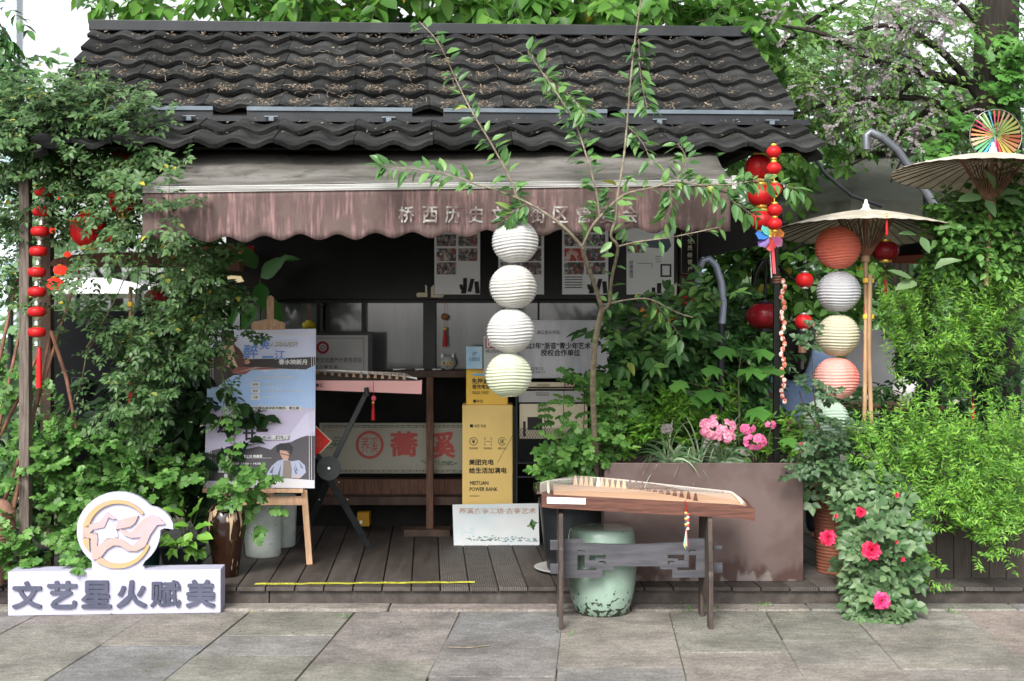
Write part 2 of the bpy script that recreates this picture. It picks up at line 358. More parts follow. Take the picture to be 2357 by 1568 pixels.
class Leaves:
    def __init__(s): s.p = []; s.d = []; s.n = []; s.s = []; s.tw = MB()
    def add(s, p, d, n, sz): s.p.append(tuple(p)); s.d.append(tuple(d)); s.n.append(tuple(n)); s.s.append(sz)
    def frames(s):
        p = np.array(s.p); d = np.array(s.d); n = np.array(s.n); sz = np.array(s.s)
        d /= np.linalg.norm(d, axis=1)[:, None] + 1e-9
        n = n - (n * d).sum(1)[:, None] * d; n /= np.linalg.norm(n, axis=1)[:, None] + 1e-9
        return p, d, np.cross(n, d), n, sz
    def build(s, root, tmpl, m, nparts=0, twig='twig', name='leaf', mass='foliage'):
        if not s.p: return
        p, X, Y, Z, sz = s.frames(); N = len(sz)
        score = sz / p[:, 1]
        vis = np.arange(N)[np.argsort(p[:, 1] - 6 * score)] if nparts else np.arange(N)
        if nparts:
            k = min(nparts, N); me = leafmesh(tmpl, m)
            base = Vector(root.get('_loc', (0, 0, 0)))
            inv = Matrix.Translation(-base)
            for i in vis[:k]:
                o = bpy.data.objects.new(name, me); COL.objects.link(o); o.parent = root; o.matrix_parent_inverse = inv
                a, b, c, q, s_ = X[i], Y[i] * rnd.uniform(.75, 1.2), Z[i] * rnd.uniform(.4, 2.6), p[i], sz[i]
                o.matrix_basis = Matrix(((a[0]*s_, b[0]*s_, c[0]*s_, q[0]), (a[1]*s_, b[1]*s_, c[1]*s_, q[1]), (a[2]*s_, b[2]*s_, c[2]*s_, q[2]), (0, 0, 0, 1)))
            rest = vis[k:]
        else: rest = vis
        if len(rest):
            tv, tf = TM[tmpl]; nv = len(tv)
            Fm = np.stack([X[rest], Y[rest], Z[rest]], 1)
            rg = np.random.default_rng(len(rest)); sc = np.stack([np.ones(len(rest)), rg.uniform(.72, 1.22, len(rest)), rg.uniform(.4, 2.6, len(rest))], 1)
            Fm = Fm * sc[:, :, None]
            V = np.einsum('vk,nkj->nvj', tv, Fm) * sz[rest][:, None, None] + p[rest][:, None, :]
            V = V.reshape(-1, 3)
            lens = [len(f) for f in tf]; flat = np.concatenate([np.array(f) for f in tf]); n = len(rest)
            idx = (flat[None, :] + (np.arange(n) * nv)[:, None]).ravel()
            tot = np.tile(lens, n); st = np.concatenate([[0], np.cumsum(tot)[:-1]])
            me = bpy.data.meshes.new(mass); me.vertices.add(len(V)); me.vertices.foreach_set('co', V.ravel())
            me.loops.add(len(idx)); me.loops.foreach_set('vertex_index', idx.astype(np.int32))
            me.polygons.add(len(tot)); me.polygons.foreach_set('loop_start', st.astype(np.int32)); me.polygons.foreach_set('loop_total', tot.astype(np.int32))
            me.polygons.foreach_set('use_smooth', [True] * len(tot))
            me.materials.append(M[m]); me.update(calc_edges=True); me.validate()
            o = bpy.data.objects.new(mass, me); link(o, root); o['kind'] = 'stuff'
        if s.tw.v:
            o = s.tw.build('twigs', M[twig], root); o['kind'] = 'stuff'
def ru(r): 
    while True:
        v = Vector((r.uniform(-1, 1), r.uniform(-1, 1), r.uniform(-1, 1)))
        if .05 < v.length < 1: return v.normalized()
def spray(L, r, p, d, ln, k, sz, leaflets=1, droop=.3, spread=.9, twig=.0016, face=.5, pair=True):
    """a twig starting at p in direction d with k nodes of leaves"""
    d = d.normalized(); q = p.copy(); pts = [q.copy()]; step = ln / k
    for i in range(k):
        d = (d + ru(r) * .18 + Vector((0, 0, -droop * .35))).normalized(); q = q + d * step; pts.append(q.copy())
        sides = (1, -1) if pair else ((1, -1)[i % 2],)
        perp = d.cross(Vector((r.uniform(-.4, .4), -face, 1))).normalized()
        for sd in sides:
            ld = (perp * sd * spread + d * .6 + ru(r) * .35 + Vector((0, 0, -droop * .5))).normalized()
            nn = Vector((0, -face, 1)) + ru(r) * .55
            s_ = sz * r.uniform(.65, 1.2)
            if leaflets == 1: L.add(q, ld, nn, s_)
            else:
                lp = ld.cross(nn).normalized(); rl = s_ * 1.5
                for j in range((leaflets - 1) // 2):
                    b = q + ld * rl * (.35 + .45 * j)
                    for e in (1, -1): L.add(b, (lp * e + ld * .55 + ru(r) * .15), nn + ru(r) * .25, s_ * r.uniform(.75, 1))
                L.add(q + ld * rl * .9, ld, nn, s_)
    if leaflets > 1 or k > 1: L.add(q, d, Vector((0, -face, 1)) + ru(r) * .4, sz)
    if twig: L.tw.tube(pts, [twig * (1 - .6 * i / len(pts)) for i in range(len(pts))], 3, cap=False)
def clump(L, r, regs, ln, k, sz, **kw):
    """regs: (x, y, rx, ry, D0, D1, n) ellipses seen from the street, filled in depth"""
    out = kw.pop('out', .6); up = kw.pop('up', .2)
    for (x, y, rx, ry, D0, D1, n) in regs:
        for _ in range(n):
            a = r.uniform(0, 2 * math.pi); t = math.sqrt(r.random()); D = r.uniform(D0, D1)
            p = P(x + rx * t * math.cos(a), y + ry * t * math.sin(a), D)
            d = Vector((math.cos(a), -.5, -math.sin(a))) * out * t + ru(r) + Vector((0, 0, up))
            spray(L, r, p, d, ln * r.uniform(.6, 1.3), k, sz, **kw)
def stain(m, z0, z1, sc, thr, col, amp=.3, st=(1, 1, .5), soft=.11):
    nt = m.node_tree; N, L = nt.nodes, nt.links; b = N['Principled BSDF']; src = b.inputs['Base Color'].links[0].from_socket
    t = N.new('ShaderNodeTexCoord'); sp = N.new('ShaderNodeSeparateXYZ'); L.new(t.outputs['Object'], sp.inputs[0]); mp = N.new('ShaderNodeMapping'); mp.inputs['Scale'].default_value = st; L.new(t.outputs['Object'], mp.inputs[0])
    n = N.new('ShaderNodeTexNoise'); n.inputs['Scale'].default_value = sc; n.inputs['Detail'].default_value = 7; L.new(mp.outputs[0], n.inputs[0])
    a = N.new('ShaderNodeMapRange'); a.inputs[1].default_value = z0; a.inputs[2].default_value = z1; a.inputs[3].default_value = amp; a.inputs[4].default_value = -amp; L.new(sp.outputs[2], a.inputs[0])
    d = N.new('ShaderNodeMath'); L.new(n.outputs[0], d.inputs[0]); L.new(a.outputs[0], d.inputs[1])
    r = N.new('ShaderNodeMapRange'); r.inputs[1].default_value = thr; r.inputs[2].default_value = thr + soft; r.inputs[4].default_value = .8; L.new(d.outputs[0], r.inputs[0])
    x = N.new('ShaderNodeMix'); x.data_type = 'RGBA'; L.new(r.outputs[0], x.inputs[0]); L.new(src, x.inputs[6]); x.inputs[7].default_value = (*col, 1); L.new(x.outputs[2], b.inputs['Base Color'])
stain(M['planter'], .1, .36, 6, .52, (.055, .028, .022), .22, (1, 1, .35))
stain(M['planter'], .1, .24, 14, .62, (.22, .19, .18), .16, (1, 1, .6))
# ================================================================ SETTING
MB().box((-4.2, 2.5, -.034), (4.6, 6.99, -.0085)).build('joint_sand', mat('joint_sand', (.10, .095, .075), (.05, .052, .03), rough=.95, ns=9, bump=.6), kind='structure')
ground = MB().box((-60, -5, -0.30), (60, 160, -0.035)).build('ground', M['soil'], kind='structure')
def stonemat():
    m = bpy.data.materials.new('slab_stone'); m.use_nodes = True; nt = m.node_tree; N = nt.nodes; L = nt.links; b = N['Principled BSDF']; b.inputs['Roughness'].default_value = .78
    tc = N.new('ShaderNodeTexCoord'); oi = N.new('ShaderNodeObjectInfo')
    rp = N.new('ShaderNodeValToRGB'); L.new(oi.outputs['Random'], rp.inputs[0]); E = rp.color_ramp.elements
    E[0].color = (.175, .180, .185, 1); E[1].color = (.225, .212, .190, 1)
    for p, c in ((.25, (.255, .212, .190)), (.45, (.175, .182, .185)), (.65, (.250, .222, .200)), (.85, (.185, .185, .155))):
        e = E.new(p); e.color = (*c, 1)
    def noise(sc, det, st=(1, 1, 1)):
        mp = N.new('ShaderNodeMapping'); mp.inputs['Scale'].default_value = st; L.new(tc.outputs['Object'], mp.inputs[0])
        n = N.new('ShaderNodeTexNoise'); n.inputs['Scale'].default_value = sc; n.inputs['Detail'].default_value = det; n.inputs['Roughness'].default_value = .65; L.new(mp.outputs[0], n.inputs['Vector']); return n
    def mr(n, a, b_, c, d):
        r = N.new('ShaderNodeMapRange'); r.inputs[1].default_value = a; r.inputs[2].default_value = b_; r.inputs[3].default_value = c; r.inputs[4].default_value = d; L.new(n.outputs[0], r.inputs[0]); return r
    def mul(cur, node, mode='MULTIPLY'):
        x = N.new('ShaderNodeMix'); x.data_type = 'RGBA'; x.blend_type = mode; x.inputs[0].default_value = 1; L.new(cur, x.inputs[6]); L.new(node.outputs[0], x.inputs[7]); return x.outputs[2]
    cur = mul(rp.outputs[0], mr(noise(3.2, 6), .3, .7, .55, 1.40))
    cur = mul(cur, mr(noise(70, 4), .36, .64, .72, 1.28))
    cur = mul(cur, mr(noise(13, 7, (1, 2.2, 1)), .38, .62, .80, 1.16))
    # worn pale scuffs and mossy stains
    x = N.new('ShaderNodeMix'); x.data_type = 'RGBA'; L.new(mr(noise(5.5, 8, (1, 2.2, 1)), .66, .72, 0, .8).outputs[0], x.inputs[0]); L.new(cur, x.inputs[6]); x.inputs[7].default_value = (.42, .42, .41, 1)
    y = N.new('ShaderNodeMix'); y.data_type = 'RGBA'; L.new(mr(noise(2.3, 7), .58, .72, 0, .55).outputs[0], y.inputs[0]); L.new(x.outputs[2], y.inputs[6]); y.inputs[7].default_value = (.12, .12, .07, 1)
    L.new(y.outputs[2], b.inputs['Base Color'])
    n1 = noise(38, 8, (1, 3, 1)); n2 = noise(7, 4); ad = N.new('ShaderNodeMath'); ad.operation = 'ADD'; L.new(n1.outputs[0], ad.inputs[0]); L.new(n2.outputs[0], ad.inputs[1])
    bp = N.new('ShaderNodeBump'); bp.inputs['Strength'].default_value = .9; bp.inputs['Distance'].default_value = .02; L.new(ad.outputs[0], bp.inputs['Height']); L.new(bp.outputs[0], b.inputs['Normal'])
    return m
M['slab'] = stonemat()
pav = thing('pavement', None, None, (0, 6, 0), kind='structure')
X68 = [-1700, -1400, -1100, -800, -500, -215, 100, 375, 678, 981, 1279, 1581, 1857, 2098, 2420, 2720, 3050, 3350, 3650, 3950]
joints = {5: [1438], 6: [1485], 7: [1462, 1508], 8: [1526], 9: [1471], 10: [1537], 11: [1502], 12: [1473, 1529], 13: [1450, 1540]}
Yb = F * 1.5 / (1568 - HY)
def edgex(x68, Y): return (x68 - CX) / F * Yb + .067 * (Y - Yb)
r = random.Random(3)
for i in range(len(X68) - 1):
    ys = sorted(F * 1.5 / (j - HY) for j in joints.get(i, [])) or [r.uniform(5.2, 5.8)]
    lo = [ys[0]]
    while lo[-1] > 1.2: lo.append(lo[-1] - r.uniform(.5, 1.1))
    hi = [ys[-1]]
    cuts = sorted(lo) + ys[1:] + [6.86 if i < 12 else 6.9]
    for a, b in zip(cuts[:-1], cuts[1:]):
        if b < 3.6 or b - a < .05: continue
        g = .002 + r.random() * .0025; z = r.uniform(-.002, .0015); mb = MB(); jx = r.uniform(-.006, .006)
        a += g; b -= g
        q = [(edgex(X68[i], a) + g + jx, a), (edgex(X68[i+1], a) - g, a + r.uniform(-.01, .01)), (edgex(X68[i+1], b) - g, b), (edgex(X68[i], b) + g + jx, b)]
        mb.add([(x, y, -.08) for x, y in q] + [(x, y, z) for x, y in q], [(3,2,1,0), (4,5,6,7), (0,1,5,4), (1,2,6,5), (2,3,7,6), (3,0,4,7)])
        o = mb.build('slab', M['slab'], pav, bevel=.0022)
# beyond the frontage the square goes on as plain paving
MB().box((-14, 11.6, -.034), (14, 60, -.02)).build('back_paving', M['slab'], kind='structure')
kb = MB()
x = -3.4
kerb = thing('kerb', None, None, (0, 6.93, 0), kind='structure')
while x < 3.6:
    w = r.uniform(.9, 1.5); m_ = MB().box((x + .002, 6.872, -.07), (x + w - .004, 7.02, .008 + r.uniform(-.003, .003))); m_.build('kerb_stone', M['slab'], kerb, bevel=.007); x += w
# deck of composite boards
deck = thing('deck', None, None, (0, 7.0, 0), kind='structure')
M['deck_rib'] = mat('deck_rib', (.075, .066, .06), (.10, .09, .083), rough=.6, ns=10, bump=.2, rndv=.2)
nt = M['deck_rib'].node_tree; wv = nt.nodes.new('ShaderNodeTexWave'); wv.inputs['Scale'].default_value = 26; tc_ = nt.nodes.new('ShaderNodeTexCoord'); mp_ = nt.nodes.new('ShaderNodeMapping'); mp_.inputs['Rotation'].default_value = (0, 0, -.065)
nt.links.new(tc_.outputs['Object'], mp_.inputs[0]); nt.links.new(mp_.outputs[0], wv.inputs[0]); b2 = nt.nodes.new('ShaderNodeBump'); b2.inputs['Strength'].default_value = .9; b2.inputs['Distance'].default_value = .004
nt.links.new(wv.outputs[1], b2.inputs['Height']); nt.links.new(b2.outputs[0], nt.nodes['Principled BSDF'].inputs['Normal'])
Zd = .10; sx = -60.0
while sx < 2500:
    p0 = P(sx, 1352, 7.0).x; w = S(67.1, 7.0); g = .0035
    q = [(p0 + g, 7.0), (p0 + w - g, 7.0), (p0 + w - g - .0653*2.4, 9.4), (p0 + g - .0653*2.4, 9.4)]
    z = Zd + r.uniform(-.0012, .0012)
    mb = MB().add([(a, b, z - .022) for a, b in q] + [(a, b, z) for a, b in q], [(3,2,1,0), (4,5,6,7), (0,1,5,4), (1,2,6,5), (2,3,7,6), (3,0,4,7)])
    mb.build('deck_board', M['deck_rib'] if 1000 < sx < 1200 or sx > 1800 else M['deck'], deck, bevel=.003); sx += 67.1
for a, b in ((-60, 620), (621, 1445), (1446, 2050), (2051, 2500)):
    A = P(a, 1352, 7.02).x; B = P(b, 1352, 7.02).x
    MB().box((A, 7.022, .006), (B - .004, 7.045, .077)).build('fascia_board', M['deck'], deck, bevel=.002)
MB().box((-3.4, 7.06, -.03), (3.6, 9.4, .076)).build('deck_frame', M['black_matte'], deck)
# ================================================================ KIOSK
kiosk = thing('kiosk', 'black tea kiosk with dark tiled roof, brown awning and glazed counter front', 'kiosk', (-.4, 9, .1))
th = R(2.5); cs, sn = math.cos(th), math.sin(th)
RS = 1.06
def K(u, v, z): return CAM + (Vector((-.438 + u * cs - .105 * v, 6.8 + u * sn + v, z)) - CAM) * RS
zu = lambda v: 2.665 + .655 * v
zl = lambda v: 2.62 + .44 * v      # lower tier, v from 0 to -.5
roof = MB()
for vs_, z_, h in (((-.02, 1.0), zu, 1.93), ((-.40, .06), zl, 1.92)):
    a, b = vs_; A = [K(-h, a, z_(a) - .03), K(h, a, z_(a) - .03), K(h, b, z_(b) - .03), K(-h, b, z_(b) - .03)]
    roof.add(A + [p - Vector((0, 0, .012)) for p in A], [(0,1,2,3), (7,6,5,4), (0,4,5,1), (1,5,6,2), (2,6,7,3), (3,7,4,0)])
A = [K(-1.93, 1.0, zu(1) - .03), K(1.93, 1.0, zu(1) - .03), K(1.95, 2.9, zu(1) - 1.05), K(-1.95, 2.9, zu(1) - 1.05)]
roof.add(A + [p - Vector((0, 0, .05)) for p in A], [(0,1,2,3), (7,6,5,4), (0,4,5,1), (1,5,6,2), (2,6,7,3), (3,7,4,0)])
roof = roof.build('roof', M['black_matte'], kiosk)
def tilemesh(tw, ln, A, lift):
    nx = 16; mb = MB(); top = []; 
    def z(x, t): return A * math.cos(4 * math.pi * x / tw) + lift * (1 - t)
    v = []
    for t in (0, 1):
        for i in range(nx + 1):
            x = tw * i / nx; v.append((x, ln * t, z(x, t)))
    n = nx + 1
    for i in range(nx + 1):
        x = tw * i / nx; v.append((x, .004, z(x, 0) - .024))
    mb.add(v[:2*n], [(i, i+1, n+i+1, n+i) for i in range(nx)], 0, True)
    mb.add(v[:n] + v[2*n:], [(i+1, i, n+i, n+i+1) for i in range(nx)], 0, True)
    lo = [(p[0], p[1], p[2] - .024) for p in v[:2*n]]
    mb.add(lo, [(n+i, n+i+1, i+1, i) for i in range(nx)], 0, True)
    for i in (0, nx): q = [v[i], v[n+i], lo[n+i], lo[i]]; mb.add(q if i == 0 else q[::-1], [(0, 1, 2, 3)])
    return mb.mesh('roof_tile', M['tile'])
def slope(zf, v0, v1, rows, half, tw, A, over, skew=0):
    ex = Vector((cs, sn, 0)); s_ = (zf(1) - zf(0)); ey = (Vector((-.105, 1, s_))).normalized(); ez = ex.cross(ey).normalized(); ey = ez.cross(ex)
    ln = (v1 - v0) / rows * math.sqrt(1 + s_ * s_) * RS
    n = round(2 * half / tw); tw = 2 * half / n; me = tilemesh(tw * RS - .003, ln + over, A, .030)
    for j in range(rows):
        for i in range(n):
            v = v0 + (v1 - v0) * j / rows; o = bpy.data.objects.new('roof_tile', me); link(o, roof)
            p = K(-half + i * tw, v, zf(v)) + ez * rnd.uniform(-.003, .003) + ey * rnd.uniform(-.005, .005)
            o.matrix_basis = Matrix(((ex.x, ey.x, ez.x, p.x), (ex.y, ey.y, ez.y, p.y), (ex.z, ey.z, ez.z, p.z), (0, 0, 0, 1))) @ Matrix.Rotation(rnd.uniform(-.008, .008), 4, 'Z')
slope(zu, 0.0, 1.0, 6, 1.975, .40, .016, .03)
slope(zl, -.50, -.02, 2, 1.95, .40, .017, .03)
mb = MB()
a, b = K(-2.0, 1.0, 0), K(2.0, 1.0, 0)
for p, q in (((-1.985), (1.985)),):
    A = [K(p, .93, 3.33), K(q, .93, 3.33), K(q, 1.0, 3.405), K(p, 1.0, 3.405), K(p, .90, 3.345), K(q, .90, 3.345)]
    mb.bar(K(p, .965, 3.325), K(q, .965, 3.325), .07, .13)
mb.build('ridge_cap', M['metal_dark'], roof, bevel=.006)
# gutter rail with its four upstands
mb = MB(); mb.bar(K(-2.03, -.05, 2.612), K(2.02, -.05, 2.612), .03, .05); rail = mb.build('gutter_rail', M['metal_dark'], roof)
for x0, x1 in ((130, 503), (570, 950), (1018, 1393), (1428, 1822)):
    ua = (x0 - 1178.5) * 6.75 / F + .438; ub = (x1 - 1178.5) * 6.85 / F + .438
    mb = MB(); mb.bar(K(ua, -.06, 2.666), K(ub, -.06, 2.666), .022, .012, 0); mb.bar(K(ua, -.05, 2.640), K(ub, -.05, 2.640), .034, .012, 1)
    mb.build('snow_guard', [M['metal_blue'], M['metal_dark']], roof)
for x0 in (447, 631, 895, 1075, 1339, 1512, 1772):
    u = (x0 - 1178.5) * 6.8 / F + .438; c = K(u, -.095, 2.618); mb = MB(); mb.box(c - Vector((.04, .01, .004)), c + Vector((.04, .01, .004))); mb.box(c - Vector((.015, .012, .026)), c + Vector((.015, .01, -.004)))
    mb.build('rail_bracket', M['metal_blue'], roof, bevel=.003)
# barge boards and eave beams
mb = MB(); 
for u in (-1.94, 1.94):
    MB().bar(K(u*.99, -.44, zl(-.5) - .03), K(u*.99, .0, zl(0) - .03), .08, .03).build('barge_board', M['black_matte'], roof); MB().bar(K(u, 0, zu(0) - .07), K(u, .95, zu(1) - .08), .08, .03).build('barge_board', M['black_matte'], roof)
for u in (-1.7, 1.75):
    MB().bar(K(u, .05, 2.50), K(u, 2.2, 2.50), .06, .06).build('eave_beam', M['black_matte'], kiosk)
MB().bar(K(-1.85, .45, 2.80), K(1.85, .45, 2.80), .06, .06).build('eave_beam', M['black_matte'], kiosk)
# debris on the tiles
L = Leaves(); r = random.Random(5)
for _ in range(5200):
    row = r.choice([0, 0, 1, 1, 1, 2, 2, 2, 3, 3, 4, 5]); u = r.gauss(-.25, 1.0) if r.random() < .8 else r.uniform(-1.9, 1.9)
    ph = (u + 1.975) / .395 * 2; fr = ph % 1
    u -= (fr - .5) * .18 * r.uniform(.2, .95)
    if abs(u) > 1.93: continue
    if row > 3 and r.random() < .45: continue
    v = (row + r.uniform(.22, .5) ** 1.0) / 6 - .02
    z = zu(v) + .008 + r.random() * .022
    L.add(K(u, v - .05, z), (r.uniform(-1, 1), r.uniform(-.5, .5), r.uniform(-.3, .6)), (r.uniform(-.7, .7), -1, 1), r.uniform(.007, .026))
for _ in range(260):
    u = r.uniform(-1.9, 1.9); v = r.uniform(-.42, -.1); L.add(K(u, v, zl(v) + .045), (r.uniform(-1, 1), r.uniform(-1, 1), .2), (0, -1, 1), r.uniform(.006, .022))
for _ in range(90):
    u = r.gauss(-.4, 1.0); 
    if abs(u) > 1.9: continue
    v = r.uniform(.05, .62); p = K(u, v, zu(v) + .045); ps = [p]; d = Vector((r.uniform(-.5, .5), -.3, -.6))
    a_ = r.uniform(0, 6.28); ps = []
    for _k in range(5): ps.append(K(u, v, zu(v) + .03 + .02 * r.random())); a_ += r.uniform(-.6, .6); st_ = r.uniform(.012, .035); u += st_ * math.cos(a_); v += st_ * math.sin(a_) * .8
    L.tw.tube(ps, .0013, 3, cap=False)
M['straw'] = mat('straw', (.35, .29, .22), (.22, .17, .12), rough=.9, ns=30)
L.build(roof, 'bit', 'litter', 0, twig='straw', mass='leaf_litter')
# moss cushions in the valleys
# facade, walls
D9 = 9.0; pf = V9(D9)
def xw(x, D=9.0): return (x - CX) * D / F
MB().box((xw(545), 9.1, .1), (xw(553), 10.4, 2.75)).box((xw(1607), 9.1, .1), (xw(1615), 10.4, 2.75)).box((xw(545), 10.4, .1), (xw(1615), 10.45, 2.75)).build('wall', M['black_matte'], kiosk)
MB().pbox(520, 330, 1000, 690, 9.02, 9.08).build('upper_panel', M['black'], kiosk, bevel=.004)
MB().pbox(1001, 330, 1562, 690, 9.0, 9.06).build('upper_panel', M['black'], kiosk, bevel=.004)
for x0, x1 in ((553, 728), (736, 832), (842, 974), (1003, 1238), (1242, 1405), (1409, 1548)):
    MB().pbox(x0, 692, x1, 852, 9.10, 9.11).build('window_pane', M['glass'], kiosk)
for x0, x1, m in ((728, 737, 'black'), (832, 842, 'black'), (974, 1003, 'black'), (1238, 1242, 'metal_dark'), (1405, 1409, 'metal_dark'), (1548, 1566, 'black')):
    MB().pbox(x0, 690, x1, 866, 9.03, 9.14).build('mullion', M[m], kiosk, bevel=.003)
MB().pbox(1564, 505, 1616, 1010, 8.98, 9.10).build('corner_post', M['post_brown'], kiosk, bevel=.004)
MB().pbox(553, 690, 1566, 697, 9.04, 9.12).build('window_rail', M['black'], kiosk)
c0 = P(690, 853, 8.85); c1 = P(1566, 869, 8.85)
MB().box((c0.x, 8.82, c1.z), (c1.x, 9.2, c0.z)).build('counter_top', M['wood_dark'], kiosk, bevel=.004)
MB().pbox(545, 869, 1615, 1230, 9.22, 9.3).build('lower_wall', M['black_matte'], kiosk)
MB().pbox(750, 1103, 1070, 1141, 9.10, 9.2).build('skirting_board', M['wood_brown'], kiosk, bevel=.003)
MB().pbox(740, 1144, 1075, 1163, 8.95, 9.2).build('bench_shelf', M['wood_dark'], kiosk, bevel=.003)
MB().pbox(1432, 818, 1533, 827, 8.95, 9.0).build('counter_rail', M['white_metal'], kiosk)
# counter post with foot
o = MB().pbox(981, 868, 997, 1222, 8.80, 8.86).build('counter_post', M['wood_brown'], kiosk, bevel=.003)
MB().pbox(929, 1220, 1036, 1236, 8.74, 8.92).build('post_foot', M['wood_dark'], o, bevel=.004)
# corner brackets on the panels
for pts in ([(958, 678), (962, 674), (979, 674), (979, 655), (983, 659), (984, 684), (960, 684)], [(992, 662), (999, 655), (999, 679), (1022, 679), (1019, 685), (992, 685)], [(1552, 655), (1557, 650), (1557, 684), (1528, 684), (1531, 678), (1552, 678)]):
    mb = MB(); pf.slab(mb, pts, .004, .008); mb.build('corner_bracket', M['cream'], kiosk)
# red signboard with gilt characters inside, behind the climbing rose
D = 8.6; pl = V9(D)
sg = thing('shop_sign', 'dark red hanging signboard with gilt characters half hidden by the climbing rose', 'sign', P(490, 620, D))
MB().pbox(405, 566, 585, 612, D, D + .03).build('board', M['red_dark'], sg, bevel=.004)
text('茶生', pl, 478, 590, 32, M['cream'], sg, W=70, bold=.8); text('生活', pl, 556, 590, 26, M['gold'], sg, W=46, bold=.8)
mb = MB(); pl = V9(8.7); pl.slab(mb, [(412, 616), (462, 616), (468, 628), (520, 634), (555, 636), (562, 648), (552, 650), (412, 650)], 0, .02); 
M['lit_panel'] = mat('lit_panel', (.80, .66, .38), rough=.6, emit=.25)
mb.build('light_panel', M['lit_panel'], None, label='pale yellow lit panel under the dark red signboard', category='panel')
# ---------------------------------------------------------------- awning
aw = thing('awning', 'weathered brown shop awning with scalloped valance and white front bar', 'awning', P(1030, 430, 6.6))
Da = 6.15
def zbar(x): return (2.180 + (x + 1.69) / 2.76 * .036)
XL, XR = P(330, 437, Da).x, P(1690, 420, Da).x
mb = MB(); nu, nv = 60, 10; vs = []
for j in range(nv + 1):
    t = j / nv
    for i in range(nu + 1):
        s_ = i / nu; x = XL + (XR - XL) * s_; Y = Da + .02 + .80 * t; x += (.0) * t
        x = x * (1 + .02 * t) if t else x
        z = zbar(x) + .02 + .29 * t - .035 * math.sin(math.pi * t) + .012 * math.sin(9 * s_ + 2) * t + .006 * math.sin(23 * s_ + 5 * t)
        vs.append((x, Y, z))
mb.add(vs, [(j*(nu+1)+i, j*(nu+1)+i+1, (j+1)*(nu+1)+i+1, (j+1)*(nu+1)+i) for j in range(nv) for i in range(nu)], 0, True)
o = mb.build('canopy', M['awning'], aw); so = o.modifiers.new('s', 'SOLIDIFY'); so.thickness = .004
mb = MB(); p, q = Vector((XL, Da, zbar(XL))), Vector((XR, Da, zbar(XR)))
mb.tube([p, q], .017, 12); 
for dz in (-.013, -.005, .004, .012): mb.bar(p + Vector((0, -.017, dz)), q + Vector((0, -.017, dz)), .004, .003)
o = mb.build('front_bar', M['white_metal'], aw)
e = P(1692, 420, Da); MB().box((e.x - .02, Da - .028, e.z - .035), (e.x + .006, Da + .03, e.z + .03)).build('end_cap', M['white_metal'], o, bevel=.003)
mb = MB(); nu, nv = 260, 8; vs = []
pitch = 85.4 * Da / F
for j in range(nv + 1):
    t = j / nv
    for i in range(nu + 1):
        x = XL + (XR - .02 - XL) * i / nu; ph = ((x - P(530, 0, Da).x) / pitch) * 2 * math.pi - math.pi / 2 + .6
        hgt = .210 + .014 * math.sin(ph) + .003 * math.sin(ph * .37 + 1) + (XR - x) * .008
        if x > XR - .19: hgt = .210 + .014 * min(1, (x - XR + .19) / .05) * 1
        yy = Da - .01 + (.012 * math.sin(x * 8.3) + .006 * math.sin(x * 21 + 1) + .004 * math.sin(x * 47)) * t
        vs.append((x, yy, zbar(x) - .012 - hgt * t))
mb.add(vs, [((j+1)*(nu+1)+i, (j+1)*(nu+1)+i+1, j*(nu+1)+i+1, j*(nu+1)+i) for j in range(nv) for i in range(nu)], 0, True)
o = mb.build('valance', M['valance'], aw); so = o.modifiers.new('s', 'SOLIDIFY'); so.thickness = .003
pl = V9(Da - .028)
for ch, x in zip('桥西历史文化街区管委会', (935, 990, 1042, 1096, 1146, 1190, 1238, 1290, 1343, 1397, 1450)):
    text(ch, pl, x, 494, 37, M['faded'], aw, W=34, bold=.7, off=.001)
# litter on the awning
L = Leaves(); r = random.Random(8)
for _ in range(160):
    x = r.uniform(XL, XR); t = r.random() ** 1.6; L.add((x, Da + .03 + .8 * t, zbar(x) + .026 + .30 * t - .035 * math.sin(math.pi * t)), (r.uniform(-1, 1), r.uniform(-.3, .3), .1), (0, -.5, 1), r.uniform(.006, .02))
L.build(aw, 'bit', 'litter', mass='leaf_litter')
# hidden folding arms of the awning
for x in (-1.4, .9): MB().bar((x, 6.22, 2.15), (x - .3, 8.9, 2.45), .035).build('awning_arm', M['metal_dark'], aw)
# dark side flap at the right of the front
fl = thing('side_flap', 'dark sloping side flap between awning end and hanging red lanterns', 'flap', P(1700, 560, 8.2))
pl = V9(8.2); mb = MB(); pl.slab(mb, [(1612, 500), (1640, 470), (1800, 500), (1800, 553), (1625, 592), (1612, 592)], 0, .03); mb.build('cloth', M['black_matte'], fl)
mb = MB().bar(pl.at(1612, 470, .0), pl.at(1800, 498, .0), .03); mb.build('rod', M['black_matte'], fl)
